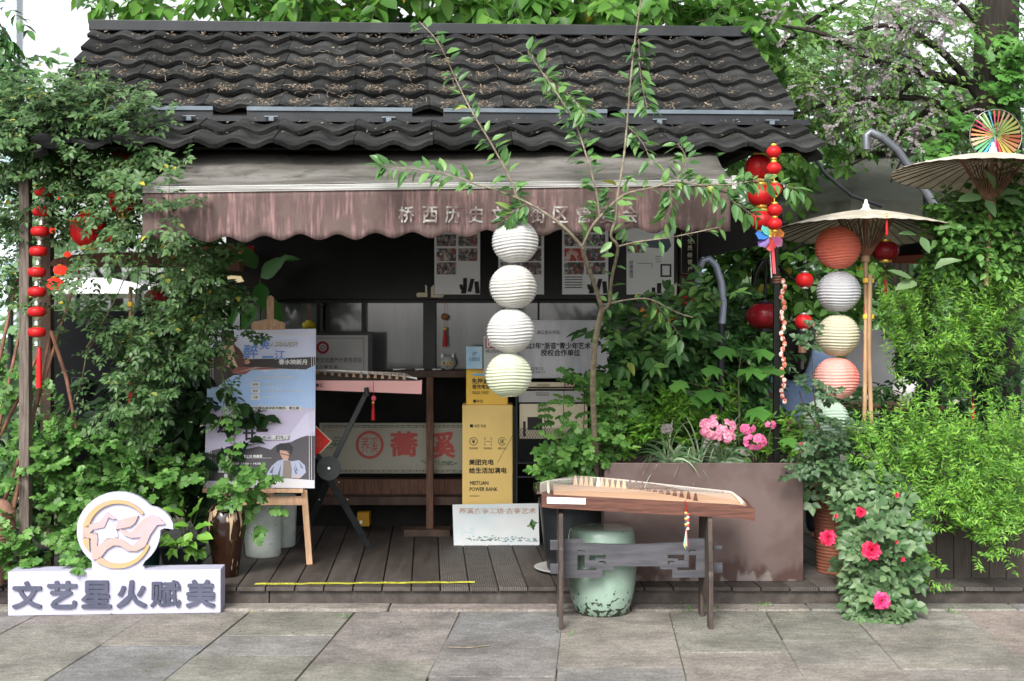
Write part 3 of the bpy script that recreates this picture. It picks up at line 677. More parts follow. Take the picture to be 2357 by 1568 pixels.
# ---------------------------------------------------------------- posters on the panels
pf = V9(8.995); pfa = V9(9.0)
labs = ['white photo poster at left of the kiosk panel, seven dark snapshots', 'white photo poster mostly hidden behind the top white paper lanterns', 'white photo poster with a bright red banner snapshot behind the young tree', 'white poster of drawings and a phone at right of the kiosk panel']
for k, (x0, x1) in enumerate(((1000, 1105), (1147, 1252), (1294, 1400), (1442, 1551))):
    po = thing('poster', labs[k], 'poster', P((x0+x1)/2, 678, 8.99), group='posters on the black upper panel')
    mb = MB(); pf.slab(mb, [(x0, 470), (x1, 470), (x1, 678), (x0, 678)], 0, .004); mb.build('sheet', M['white'], po)
    if k < 3:
        rows = [(505, 535), (540, 567), (572, 601), (604, 632)]
        for a, b in rows:
            for c in (0, 1):
                if k == 0 and a == 604 and c: continue
                mb = MB(); pf.rect(mb, x0 + 5 + 50*c, a, x0 + 50 + 50*c - (0 if c == 0 else 1), b, .0055); mb.build('snapshot', M['photo_red'] if (k == 2 and a == 572 and c == 0) else M['photo'], po)
        if k != 1:
            mb = MB()
            for dx, dy, w, h, sk in ((66, 640, 9, 26, 0), (80, 642, 9, 30, 8), (58, 655, 8, 12, -3), (62, 664, 12, 12, 2), (93, 648, 10, 28, -3)):
                pf.poly(mb, [(x0+dx+sk*.4, dy), (x0+dx+w+sk*.4, dy), (x0+dx+w-sk*.5, dy+h), (x0+dx-sk*.5, dy+h)], .006)
            mb.build('instrument_drawing', M['ink'], po)
            if k == 2:
                mb = MB()
                for j in range(5): pf.rect(mb, x0+6, 637+j*6, x0+46, 639+j*6, .006)
                mb.build('printed_lines', M['ink'], po)
    else:
        mb = MB(); pf.rect(mb, x0+2, 556, x0+42, 582, .0055); mb.build('snapshot', M['photo'], po)
        mb = MB(); pf.poly(mb, [(1486, 552), (1540, 550), (1545, 566), (1533, 582), (1520, 572), (1492, 570)], .006); mb.build('fan_drawing', M['metal_blue'], po)
        mb = MB(); pf.rect(mb, 1520, 608, 1545, 638, .006); mb.build('phone_picture', M['ink'], po); mb = MB(); pf.rect(mb, 1524, 612, 1541, 634, .0075); mb.build('phone_screen', M['white'], po)
        mb = MB(); 
        for q in ((1466, 606, 1500, 607), (1500, 606, 1501, 618), (1508, 590, 1523, 591), (1508, 596, 1520, 597), (1508, 602, 1522, 603)): pf.rect(mb, *q, off=.006)
        for q in ((1532, 645, 1541, 668), (1512, 652, 1522, 676), (1500, 662, 1508, 674)): pf.rect(mb, *q, off=.006)
        mb.build('printed_lines', M['ink'], po)
        text('经\n典\n曲\n目', pf, 1453, 620, 40, M['ink'], po, W=9, off=.006)
ws = thing('notice_plaque', 'narrow black plaque with vertical gilt characters on the brown corner post', 'plaque', P(1590, 632, 8.96))
pl = V9(8.96); MB().pbox(1566, 530, 1614, 632, 8.96, 8.975).build('plate', M['black'], ws, bevel=.002)
mb = MB(); 
for q in ((1568, 535, 1569, 630), (1605, 535, 1606, 630), (1568, 629.3, 1606, 630.3)): pl.rect(mb, *q, off=.001)
pl.ring(mb, 1588, 538, 4, 6.2, off=.001); mb.build('border', M['bamboo'], ws)
for ch, y in zip('党员经营户', (556, 571, 587, 603, 619)): text(ch, pl, 1588, y, 11, M['cream'], ws, off=.001)
st = thing('round_sticker', 'red and white round community sticker on the brown corner post', 'sticker', P(1592, 700, 8.975))
pl = V9(8.975); mb = MB(); pl.poly(mb, [(1568, 680), (1572, 676), (1578, 681), (1600, 674), (1606, 690), (1614, 700), (1600, 712), (1580, 712), (1573, 700)], .002); mb.build('red_flag', M['red'], st)
mb = MB(); pl.poly(mb, [(1593+17*math.cos(k*.2618), 709-17*math.sin(k*.2618)) for k in range(24)][::-1], .004); mb.build('disc', M['white'], st)
mb = MB(); pl.poly(mb, [(1584, 701), (1589, 697), (1596, 696), (1603, 700), (1603, 708), (1585, 708)], .006); pl.rect(mb, 1579, 711, 1607, 717, .006); mb.build('fist_emblem', M['red'], st)
text('党员先锋服务', pl, 1593, 714, 4.2, M['white'], st, W=26, off=.008)
# things on and under the counter ------------------------------------------------
pl = V9(8.6)
cf = thing('framed_certificate', 'grey framed certificate with a dark red round seal behind the pink zither', 'certificate', P(770, 905, 8.6))
MB().pbox(640, 764, 858, 905, 8.6, 8.63).build('frame', M['black'], cf, bevel=.003)
mb = MB(); pl.rect(mb, 646, 772, 847, 898, .001); mb.build('sheet', mat('grey_sheet', (.33, .33, .32), (.28, .28, .27), rough=.3, ns=2), cf)
mb = MB(); pl.ring(mb, 743, 800, 9, 14.5, off=.003); pl.ring(mb, 743, 800, 4, 6, off=.003, n=4); mb.build('seal', M['red_dark'], cf)
text('国家级非物质文化遗产代表性项目', pl, 752, 829, 12, M['ink'], cf, W=160); text('浙派古筝艺术', pl, 745, 845, 9, M['ink'], cf, W=66)
mb = MB(); pl.rect(mb, 650, 778, 838, 779, .003); pl.rect(mb, 837, 778, 838, 850, .003); mb.build('border', M['ink'], cf)
ab = thing('award_board', 'silver authorisation board dated 2023 leaning behind the white lanterns', 'board', P(1300, 871, 8.6))
M['silver_board'] = mat('silver_board', (.42, .43, .46), (.60, .60, .63), rough=.3, ns=1.6, st=(3, 1, .5))
MB().pbox(1186, 737, 1402, 871, 8.6, 8.62).build('board', M['silver_board'], ab, bevel=.003)
text('浙江音乐学院', pl, 1262, 765, 9, M['ink'], ab, W=52); text('Ⓔ 浙音艺术教育', pl, 1345, 765, 7, M['ink'], ab, W=38)
text('2023年“浙音”青少年艺术', pl, 1281, 796, 15, M['ink'], ab, W=156, bold=.35); text('授权合作单位', pl, 1290, 812, 15, M['ink'], ab, W=90, bold=.35)
text('荞溪古筝工坊\n2023.07-2023.12', pl, 1232, 852, 14, M['ink'], ab, W=44)
cb = thing('community_sign', 'white card with a red logo beside the third white lantern', 'sign', P(1150, 870, 8.55))
pl5 = V9(8.5); MB().pbox(1113, 774, 1190, 868, 8.5, 8.51).build('card', mat('card', (.55, .55, .54), rough=.5), cb)
mb = MB(); pl5.rect(mb, 1117, 779, 1180, 802, .002); mb.build('red_patch', mat('dull_red', (.40, .10, .11), rough=.5), cb)
text('b', pl5, 1125, 790, 19, M['white'], cb, W=8, bold=.6, off=.004); mb = MB(); pl5.ring(mb, 1136, 792, 4, 7, off=.004); mb.build('logo', M['white'], cb); text('桥西社区', pl5, 1142, 809, 9, M['ink'], cb, W=48)
bs_ = thing('blue_notice', 'small pale blue standing notice on the yellow charging cabinet', 'notice', P(1091, 849, 8.5))
MB().pbox(1073, 798, 1110, 849, 8.48, 8.50).build('sheet', mat('pale_blue', (.35, .58, .78), (.55, .68, .76), rough=.4, ns=6), bs_); text('无烟家园', V9(8.48), 1091, 827, 9, M['metal_blue'], bs_, W=26); text('一起来\n爱护', V9(8.48), 1091, 814, 9, M['metal_blue'], bs_, W=14)
# fret board sign under the counter
fs_ = thing('workshop_signboard', 'long pale signboard with red seal and red characters under the counter', 'signboard', P(900, 1088, 8.95))
pl = V9(8.95); M['board_pale'] = mat('board_pale', (.34, .33, .27), (.29, .28, .23), rough=.5, ns=3, c3=(.22, .28, .21), ns3=5, ramp3=(.62, .72))
MB().pbox(735, 974, 1068, 1090, 8.95, 8.98).build('board', M['board_pale'], fs_, bevel=.003)
mb = MB(); r = random.Random(2)
for yy in (979, 1082):
    x = 742
    while x < 1062:
        w = r.uniform(8, 16); pl.rect(mb, x, yy, x + w, yy + 1, .002); pl.rect(mb, x, yy, x + 1, yy + 5, .002); pl.rect(mb, x + 3, yy + 4, x + w + 3, yy + 5, .002); pl.rect(mb, x + w, yy + 1, x + w + 1, yy + 3, .002); x += w + 1
for yy, x in ((985, 744), (1070, 744)): pl.rect(mb, x, yy, x + 1, yy + 10, .002)
mb.build('fret_border', M['ink'], fs_)
M['seal_red'] = mat('seal_red', (.42, .07, .06), (.36, .08, .07), rough=.6, ns=30)
mb = MB(); pl.ring(mb, 851, 1024, 26, 32.5, off=.002); mb.build('seal_ring', M['seal_red'], fs_)
text('荞溪', pl, 851, 1024, 36, M['seal_red'], fs_, W=38); 
text('蕎', pl, 930, 1022, 55, M['seal_red'], fs_, W=62, bold=2.0); text('溪', pl, 1015, 1024, 58, M['seal_red'], fs_, W=62, bold=2.0)
mb = MB(); r = random.Random(4)
for cx, cy, w, h in ((767, 1020, 16, 18), (985, 1065, 30, 8), (1030, 1066, 22, 7)):
    for _ in range(22): 
        x, y = cx + r.gauss(0, w*.45), cy + r.gauss(0, h*.45); a = r.uniform(1, 3.5); pl.poly(mb, [(x-a*2, y), (x, y-a*.6), (x+a*2, y+.5), (x, y+a*.7)], .0015 + r.random()*.0005)
mb.build('landscape_print', mat('moss_print', (.10, .15, .10), (.17, .21, .15), rough=.6, ns=20), fs_)
# yellow charging cabinet
pc = thing('charging_cabinet', 'tall yellow phone charging cabinet standing beside the brown counter post', 'cabinet', P(1121, 1242, 8.6))
MB().pbox(1064, 932, 1180, 1243, 8.55, 8.8).build('lower_case', M['yellow_pale'], pc, bevel=.006)
MB().pbox(1073, 850, 1169, 934, 8.60, 8.78).build('upper_case', M['yellow'], pc, bevel=.004)
MB().pbox(1180.5, 935, 1186, 1240, 8.56, 8.8).build('side_rail', M['black'], pc)
pu = V9(8.60); pw = V9(8.55)
mb = MB(); pu.rect(mb, 1088, 860, 1150, 865, .002); mb.build('blue_strip', mat('cyan', (.20, .55, .80), rough=.4), pc)
text('免押金', pu, 1105, 877, 12, M['ink'], pc, W=38, bold=.3); text('借充电宝', pu, 1107, 890, 10, M['ink'], pc, W=40, bold=.25); text('美团充电  扫码即借\n随借随还  全城通还', pu, 1106, 904, 7, M['ink'], pc, W=38)
mb = MB(); pu.rect(mb, 1089, 920, 1096, 927, .002); mb.build('logo', M['ink'], pc); text('美团', pu, 1104, 923.5, 7, M['ink'], pc)
mb = MB(); pw.rect(mb, 1082, 977, 1089, 984, .002); mb.build('logo', M['ink'], pc); text('美团 充电', pw, 1105, 980.5, 7, M['ink'], pc, W=27)
mb = MB()
for cx in (1090, 1156): pw.ring(mb, cx, 1016, 8.2, 9.4, off=.002, a0=0 if cx == 1090 else 15, a1=360 if cx == 1090 else 330)
for q in ((1115, 1008, 1119, 1009), (1115, 1008, 1116, 1013), (1128, 1008, 1132, 1009), (1131, 1008, 1132, 1013), (1115, 1024, 1119, 1025), (1115, 1020, 1116, 1025), (1128, 1024, 1132, 1025), (1131, 1020, 1132, 1025), (1114, 1016, 1133, 1017)): pw.rect(mb, *q, off=.002)
pw.rect(mb, 1081, 1141, 1101, 1142.5, .002); pw.rect(mb, 1103, 1141, 1104.5, 1142.5, .002); mb.build('pictograms', M['ink'], pc)
text('¥', pw, 1090, 1016, 9, M['ink'], pc, bold=.2); text('还', pw, 1156, 1016, 9, M['ink'], pc, bold=.2)
for x, s_ in ((1090, '免押租借'), (1123, '扫码借还'), (1156, '随处归还')): text(s_, pw, x, 1032, 5, M['ink'], pc, W=20)
text('美团充电', pw, 1108, 1064, 13, M['ink'], pc, W=56, bold=.4); text('给生活加满电', pw, 1123, 1083, 13, M['ink'], pc, W=86, bold=.4)
text('MEITUAN', pw, 1103, 1112, 8.5, M['ink'], pc, W=42, bold=.2); text('POWER BANK', pw, 1113, 1126, 8.5, M['ink'], pc, W=64, bold=.2)
# white painted board at its foot
wb = thing('painted_board', 'white painted landscape board with faint red characters leaning on the cabinet foot', 'board', P(1140, 1255, 8.38))
pl = Plane((0, 8.38, .1), (0, -1, .16)); pl.p = G(1140, 1255, .1); mb = MB(); pl.slab(mb, [(1043, 1163), (1238, 1160), (1240, 1254), (1046, 1256)], -.02, 0)
M['painted'] = mat('painted', (.74, .76, .76), (.66, .71, .72), rough=.5, ns=4, c3=(.55, .68, .72), ns3=2.4, ramp3=(.5, .8)); mb.build('board', M['painted'], wb, bevel=.004)
text('荞溪古筝工坊·古筝艺术', pl, 1145, 1176, 13, mat('faint_red', (.50, .30, .22), (.62, .52, .45), rough=.6, ns=20), wb, W=176, bold=.3)
mb = MB(); r = random.Random(9)
for _ in range(150):
    x = r.uniform(1075, 1236); y = 1247 - abs(r.gauss(0, 5)) - (2 if x < 1150 else 0); a = r.uniform(1, 5); pl.poly(mb, [(x-a, y), (x, y-r.uniform(.5, 2.5)), (x+a, y), (x, y+1)], .001+r.random()*.001, r.choice([0, 0, 1, 2]))
for _ in range(18): x = r.uniform(1060, 1090); y = r.uniform(1215, 1232); pl.rect(mb, x, y, x + r.uniform(4, 12), y+.8, .0015, 1)
mb.build('landscape_print', [mat('grey_green', (.18, .25, .20), rough=.6), mat('aqua', (.45, .66, .72), rough=.6), mat('umber', (.12, .10, .08), rough=.6)], wb)
# cat plush, tassel ornament, jar, pens
ct = thing('cat_plush', 'white cat plush with round yellow eyes sitting on the counter ledge', 'toy', P(1030, 852, 8.9))
c = P(1030, 836, 8.9); MB().ell(c, .058, .045, .052).build('head', mat('plush', (.38, .38, .36), (.30, .30, .28), rough=.9, ns=30, bump=.3), ct)
for s_ in (-1, 1):
    e = MB(); b = c + Vector((s_*.032, 0, .042)); e.add([b + Vector((-.014, 0, -.01)), b + Vector((.014, 0, -.01)), b + Vector((s_*.008, 0, .028)), b + Vector((0, .02, -.01))], [(0,1,2), (1,3,2), (3,0,2)]); e.build('ear', M['white'], ct)
    e = MB().ell(c + Vector((s_*.021, -.043, 0)), .012, .006, .012); eo = e.build('eye', M['yellow'], ct); MB().ell(c + Vector((s_*.021, -.0485, 0)), .007, .003, .007, 10, 6).build('pupil', M['ink'], eo)
MB().ell(c + Vector((0, -.046, -.022)), .004, .003, .003, 8, 6).build('nose', M['ink'], ct)
def tassel(name, label, x, y0, y1, D, m='red', w=9, cord=None, grp=None, knot=True, cm='red'):
    t = thing(name, label, 'tassel', P(x, y1, D), group=grp)
    yc = cord if cord else y0
    mb = MB(); mb.tube([P(x, yc, D), P(x, y0, D)], .0015, 5); mb.build('cord', M[cm], t)
    mb = MB(); rr = S(w, D) / 2; hh = S(y1 - y0, D); mb.lathe(P(x, y1, D), [(rr, 0), (rr * .95, hh * .3), (rr * .7, hh * .75), (rr * .45, hh * .84), (rr * .75, hh * .9), (rr * .5, hh * .97), (.001, hh)], 12); mb.build('skirt', M[m], t)
    for i in range(6):
        a = i * 1.05
        MB().tube([P(x, y1, D) + Vector((rr*.8*math.cos(a), rr*.8*math.sin(a), -.006)), P(x, y0, D) + Vector((rr*.5*math.cos(a), rr*.5*math.sin(a), -hh*.2))], .0018, 4).build('thread', M[m], t)
    if knot: MB().ell(P(x, y0 - 3, D), rr * .8, rr * .8, rr * .8, 10, 8).build('knot', M['gold'] if m == 'red' else M[m], t)
    return t
t = tassel('tassel_ornament', 'red tassel with round gilt charm hanging in the middle counter window', 1024, 760, 798, 8.92, w=11, cord=690)
MB().ell(P(1023, 729, 8.92), .024, .008, .024, 14, 8).build('charm', mat('bronze', (.22, .09, .03), rough=.4, metal=.4), t)
yb = thing('yellow_jar', 'small yellow jar hanging on a cord in the left counter window', 'jar', P(711, 757, 8.95))
MB().lathe(P(711, 757, 8.95), [(.001, 0), (.04, 0), (.048, .02), (.046, .04), (.02, .052), (.018, .06)], 16).build('body', mat('jar_yellow', (.42, .33, .02), rough=.4), yb); MB().tube([P(711, 737, 8.95), P(711, 700, 8.95)], .002, 5).build('cord', M['red'], yb)
mt = thing('bamboo_tube', 'black upright tube standing in the window left of the counter', 'tube', P(746, 762, 9.0)); MB().lathe(P(746, 764, 9.0), [(.012, 0), (.012, .17), (.018, .17), (.018, .2), (.001, .2)], 12).build('tube', M['black'], mt)
for i, (x, l) in enumerate(((917, 'short white marker on the counter ledge left of the post'), (968, 'black tipped white marker lying near the counter post'), (1008, 'white marker lying on the ledge beside the cat plush'))):
    p = thing('marker_pen', l, 'pen', P(x, 851, 8.83)); MB().tube([P(x-12, 851, 8.85), P(x+8, 850, 8.85)], .005, 8).build('barrel', M['white'], p); MB().tube([P(x+8, 850, 8.85), P(x+16, 849.6, 8.85)], .004, 8).build('cap', M['ink' if i else 'white'], p)
# magazine rack
rk = thing('magazine_rack', 'black mesh magazine rack on legs behind the lobed leaf shrub', 'rack', P(1290, 1160, 8.3))
D = 8.45; mb = MB()
for x in (1189, 1418): mb.bar(P(x, 872, D), P(x, 1250, D), .012)
for y in (892, 1066, 1098, 1225): mb.bar(P(1189, y, D), P(1418, y, D), .010)
mb.build('frame', M['metal_dark'], rk)
mb = MB()
for i in range(-14, 40):
    x = 1190 + i * 6
    for sgn in (1, -1):
        a = max(0, min(1, 0)); xa, xb = x, x + sgn * 45
        ya, yb_ = 985, 1065
        # clip to the basket
        def cl(xx, yy): return min(max(xx, 1190), 1416)
        if xa < 1190 and xb < 1190 or xa > 1416 and xb > 1416: continue
        t0, t1 = 0, 1
        if xb != xa:
            for lim in (1190, 1416):
                t = (lim - xa) / (xb - xa)
                if 0 < t < 1:
                    if (xa < lim) == (lim == 1190): t0 = max(t0, t) if (lim == 1190) else t0
                    if lim == 1416 and xb > lim: t1 = min(t1, t)
                    if lim == 1190 and xb < lim: t1 = min(t1, t)
                    if lim == 1416 and xa > lim: t0 = max(t0, t)
        if t1 > t0: mb.bar(P(xa + (xb-xa)*t0, ya + 80*t0, D - .01), P(xa + (xb-xa)*t1, ya + 80*t1, D - .01), .0024)
o = mb.build('wire_mesh', M['metal_dark'], rk); o['kind'] = 'stuff'
for x0, y0, x1, y1, l, tt in ((1196, 880, 1350, 896, 'folded newspaper with red title topmost in the rack', '微风'), (1194, 900, 1345, 926, 'grey newspaper second in the rack', ''), (1196, 930, 1352, 1010, 'cream newspaper with dark photo in front of the mesh rack', '')):
    n = thing('newspaper', l, 'newspaper', P(1270, y1, 8.5), group='newspapers in the rack'); MB().pbox(x0, y0, x1, y1, 8.50, 8.515).build('sheet', M['cream'] if 'grey' not in l else mat('newsprint', (.45, .45, .44), rough=.7), n)
    pl = V9(8.50)
    if tt: text('桥西', pl, 1310, 888, 11, M['seal_red'], n, W=22)
    mb = MB()
    for j in range(5 if y1 > 950 else 3): pl.rect(mb, x0 + 40, y0 + 4 + j*3, x0 + 70, y0 + 5 + j*3, .002)
    if y1 > 950:
        pl.rect(mb, x0+18, y0+30, x0+52, y0+60, .002); pl.rect(mb, x0+8, y0+40, x0+14, y0+75, .002)
    mb.build('print', M['ink'], n)
wd = thing('wall_pinwheel', 'multicoloured toy windmill leaning inside the right counter window', 'pinwheel', P(1512, 830, 8.9))
for k, m in enumerate(((.55, .05, .03), (.08, .2, .45), (.70, .25, .02), (.70, .25, .02), (.5, .05, .03), (.08, .12, .2), (.06, .2, .4), (.70, .25, .02))):
    a = R(100 - k * 45); c = P(1515, 745, 8.9); R1 = .16
    MB().add([c + Vector((.03*math.cos(a), -.004, .03*math.sin(a))), c + Vector((R1*math.cos(a-.2), 0, R1*math.sin(a-.2))), c + Vector((R1*math.cos(a+.2), -.02, R1*math.sin(a+.2)))], [(0, 1, 2)]).build('blade', mat('blade_%d' % k, m, rough=.4), wd)
MB().ell(P(1515, 745, 8.9) + Vector((0, -.01, 0)), .012, .006, .012, 10, 6).build('hub', M['ink'], wd)
ybx = thing('yellow_box', 'small yellow box on the deck under the bench shelf', 'box', P(836, 1208, 8.9)); MB().pbox(822, 1180, 850, 1212, 8.9, 9.0).build('carton', mat('box_yellow', (.38, .20, .01), rough=.6), ybx, bevel=.004); mb = MB(); V9(8.9).rect(mb, 828, 1198, 834, 1206, .002); mb.build('label', M['white'], ybx)
# ================================================================ FOREGROUND THINGS
# ---- white sign with slate characters and round emblem
sgn = thing('letter_sign', 'white box sign with slate characters and round gold flame emblem on the paving', 'sign', P(265, 1418, 6.8))
M['sign_white'] = mat('sign_white', (.385, .38, .50), (.42, .415, .53), rough=.45, ns=3)
M['slate'] = mat('slate', (.055, .06, .095), (.075, .08, .12), rough=.55, ns=6)
A, B = G(18, 1418), G(508, 1411); ax = (B - A).normalized(); nrm = Vector((ax.y, -ax.x, 0)); back = -nrm
TH = .15; zt = .232; mb = MB(); C_ = B + back * TH; D_ = A + back * TH; up = Vector((0, 0, zt))
mb.add([A, B, C_, D_, A + up, B + up, C_ + up, D_ + up], [(3,2,1,0), (4,5,6,7), (0,1,5,4), (1,2,6,5), (2,3,7,6), (3,0,4,7)])
box_o = mb.build('base_box', M['sign_white'], sgn, bevel=.004)
pl = Plane(A, nrm)
z8 = lambda x, y: (x * .3027, 1093 + y * .3027)
for ch, cx, w in (('文', 210, 225), ('艺', 475, 225), ('星', 737, 230), ('火', 1005, 230), ('赋', 1262, 236), ('美', 1527, 222)):
    x, y = z8(cx, 912 - (cx - 210) * .008); text(ch, pl, x, y, 61, M['slate'], sgn, W=w * .3027 - 4, bold=1.3 if ch == '赋' else 2.1, th=.014, off=.0, name='raised_character')
pe = Plane(A + back * .05, nrm)
def zz(*pts): return [z8(a, b) for a, b in pts]
outl = []
for k in range(41):
    t = R(318 - 5 - k * (318 - 5 - -222 - 0) / 40.0); outl.append((905 + 317 * math.cos(t), 425 - 297 * math.sin(t)))
# circle with the wing lobe at the right and the foot at the bottom
circ = lambda a: (905 + 317 * math.cos(R(a)), 425 - 297 * math.sin(R(a)))
outl = [circ(a) for a in range(38, 232, 6)] + [(705, 690), (700, 760), (1110, 760), (1100, 700), (1085, 690)] + [circ(a) for a in range(308, 366, 6)] + [(1228, 415), (1250, 405), (1290, 408), (1320, 414), (1318, 370), (1295, 320), (1250, 275), (1200, 248), (1155, 238)]
plate(zz(*outl), [], pe, -.02, .03, M['sign_white'], 'emblem_plate', sgn, 0)
M['em_gold'] = mat('em_gold', (.42, .28, .13), (.37, .27, .20), rough=.45, ns=5); M['em_pink'] = mat('em_pink', (.42, .30, .33), (.39, .28, .24), rough=.45, ns=4)
def rel(name, pts, m, o0=.012, th=.012): mb = MB(); pe.slab(mb, zz(*pts), o0, o0 + th); return mb.build(name, M[m], sgn)
mb = MB(); cx, cy = z8(905, 445)
def arc(a0, a1, r0, r1, w0, w1, n=30):
    mb = MB()
    for k in range(n):
        q = []
        for kk in (k, k + 1):
            t = R(a0 + (a1 - a0) * kk / n); w = (w0 + (w1 - w0) * kk / n) / 2; rr = r0 + (r1 - r0) * kk / n
            q.append(((rr + w) * math.cos(t), -(rr + w) * math.sin(t))); q.append(((rr - w) * math.cos(t), -(rr - w) * math.sin(t)))
        pe.slab(mb, zz(*[(900 + q[i][0], 445 + q[i][1]) for i in (0, 2, 3, 1)]), .012, .024)
    return mb
arc(38, 168, 245, 245, 18, 46).build('gold_arc', M['em_gold'], sgn); arc(-20, -128, 248, 240, 22, 46).build('gold_arc', M['em_gold'], sgn)
rel('ribbon', [(650, 395), (760, 360), (820, 282), (900, 335), (880, 335), (840, 315), (790, 395), (700, 410), (745, 440), (740, 545), (820, 485), (880, 475), (935, 490), (985, 530), (1040, 525), (1090, 470), (1000, 478), (960, 460), (915, 410), (960, 440), (1010, 435), (1060, 380), (1100, 330), (1160, 303), (1210, 320), (1260, 370), (1200, 380), (1150, 440), (1180, 425), (1120, 540), (1040, 575), (980, 572), (925, 535), (880, 532), (820, 560), (765, 630), (715, 640), (720, 500), (640, 470)][:10][::1] + [(735, 560), (820, 485)][:0], 'em_pink') if False else None
rel('star_ribbon', [(640, 395), (700, 370), (760, 355), (822, 282), (890, 330), (868, 334), (835, 318), (800, 395), (715, 412), (690, 440), (745, 440), (640, 455)], 'em_pink')
rel('star_ribbon', [(745, 445), (752, 480), (745, 540), (815, 488), (875, 472), (935, 490), (1010, 540), (1080, 470), (1005, 475), (955, 455), (912, 405), (1000, 435), (1060, 372), (1105, 325), (1160, 302), (1215, 318), (1262, 370), (1200, 378), (1150, 450), (1110, 540), (1045, 575), (980, 572), (925, 535), (875, 530), (820, 562), (765, 635), (712, 640), (705, 560), (700, 480), (635, 462), (640, 450)], 'em_pink')
rel('star_ribbon', [(885, 410), (905, 340), (960, 330), (1060, 305), (1035, 360), (1000, 390), (950, 400)], 'em_pink')
rel('star_ribbon', [(635, 478), (685, 478), (690, 580), (650, 530)], 'em_gold')
mb = MB(); pe.slab(mb, zz((700, 408), (795, 398), (830, 320), (890, 395), (905, 470), (820, 480), (748, 540), (750, 445)), .012, .016); mb.build('star', M['sign_white'], sgn)
# ---- easel
ea = thing('easel', 'light wooden easel holding the tall lavender concert poster', 'easel', P(610, 1298, 7.7))
pb = Plane(P(600, 1128, 7.66), (0, -1, .14))
mb = MB(); pb.slab(mb, [(614, 690), (617, 682), (623, 680), (628, 684), (628, 1140), (612, 1140)], -.035, -.012); mb.build('mast', M['easel'], ea, bevel=.002)
mb = MB(); pb.slab(mb, [(581, 760), (581, 747), (585, 742), (600, 740), (610, 737), (636, 737), (644, 741), (655, 744), (655, 759)], -.012, .016); clamp = mb.build('top_clamp', M['easel'], ea, bevel=.002)
for x in (607, 631): MB().ell(pb.at(x, 750, .017), .006, .004, .006, 10, 6).build('screw', M['silver'], clamp)
mb = MB(); pb.slab(mb, [(470, 1126), (699, 1126), (699, 1134), (470, 1134)], -.02, .04); mb.build('tray', M['easel'], ea, bevel=.002)
mb = MB(); pb.slab(mb, [(500, 1145), (700, 1143), (700, 1162), (500, 1162)], -.04, -.018); mb.build('cross_bar', M['easel'], ea, bevel=.002)
f1 = G(713, 1299, .1); MB().bar(pb.at(699, 1128, -.02), f1, .036, .022).build('leg', M['easel'], ea, bevel=.002)
f2 = G(498, 1299, .1); MB().bar(pb.at(520, 1128, -.02), f2, .036, .022).build('leg', M['easel'], ea, bevel=.002)
MB().bar(pb.at(615, 900, -.04), P(615, 1240, 8.3) * 1, .03, .02).build('leg', M['easel'], ea, bevel=.002)
# ---- poster on the easel
ps = thing('concert_poster', 'tall lavender and blue zither concert poster standing on the wooden easel', 'poster', pb.at(600, 1124))
mb = MB(); pb.slab(mb, [(482, 760), (727, 757), (724, 1124), (469, 1122)], -.006, .0); M['lav'] = mat('lav', (.80, .82, .97), (.72, .76, .97), rough=.35, ns=4); mb.build('sheet', M['lav'], ps)
zp = lambda x, y: (480.0/2357*0 + (800 + x * .2232) / 1.7378, (1300 + y * .2232) / 1.7378)   # upper close-up
zq = lambda x, y: ((800 + x * .2232) / 1.7378, (1600 + y * .2232) / 1.7378)                    # lower close-up
Z_ = [0]
def pr(name, f, pts, c, off=None, rough=.4):
    Z_[0] += 1; mb = MB(); pb.poly(mb, [f(a, b) for a, b in pts], .0006 + .00025 * Z_[0]); return mb.build(name, M[c] if isinstance(c, str) else mat('print', c, rough=rough), ps)
pr('dark_band', zp, [(140, 640), (2065, 575), (2065, 720), (1900, 800), (1700, 795), (1300, 780), (900, 800), (830, 880), (600, 905), (450, 1000), (330, 1100), (135, 1140)], (.075, .065, .07))
pr('blue_band', zp, [(128, 1150), (340, 1100), (450, 1010), (600, 915), (840, 880), (930, 800), (1040, 805), (1180, 850), (1300, 800), (1400, 775), (1650, 810), (1740, 790), (1860, 810), (1960, 780), (2067, 720), (2067, 1490), (112, 1510)], 'sky_print')
pr('lilac_band', zq, [(112, 170), (2065, 150), (2062, 640), (1760, 680), (1620, 760), (1400, 790), (1260, 890), (1080, 830), (850, 880), (600, 880), (350, 880), (95, 950)], (.64, .58, .78))
pr('hill_band', zq, [(95, 980), (220, 905), (350, 872), (600, 880), (850, 878), (1060, 830), (1200, 870), (1270, 890), (1380, 800), (1640, 755), (1750, 690), (1900, 645), (2062, 645), (2050, 1450), (72, 1450)], (.085, .075, .09))
pr('light_ray', zq, [(1500, 760), (1900, 240), (2062, 170), (2062, 560), (1700, 720)], (.74, .70, .90))
pr('pale_foot', zq, [(70, 1500), (400, 1470), (1060, 1440), (1500, 1400), (2050, 1440), (2046, 1568), (66, 1568)], (.75, .72, .76))
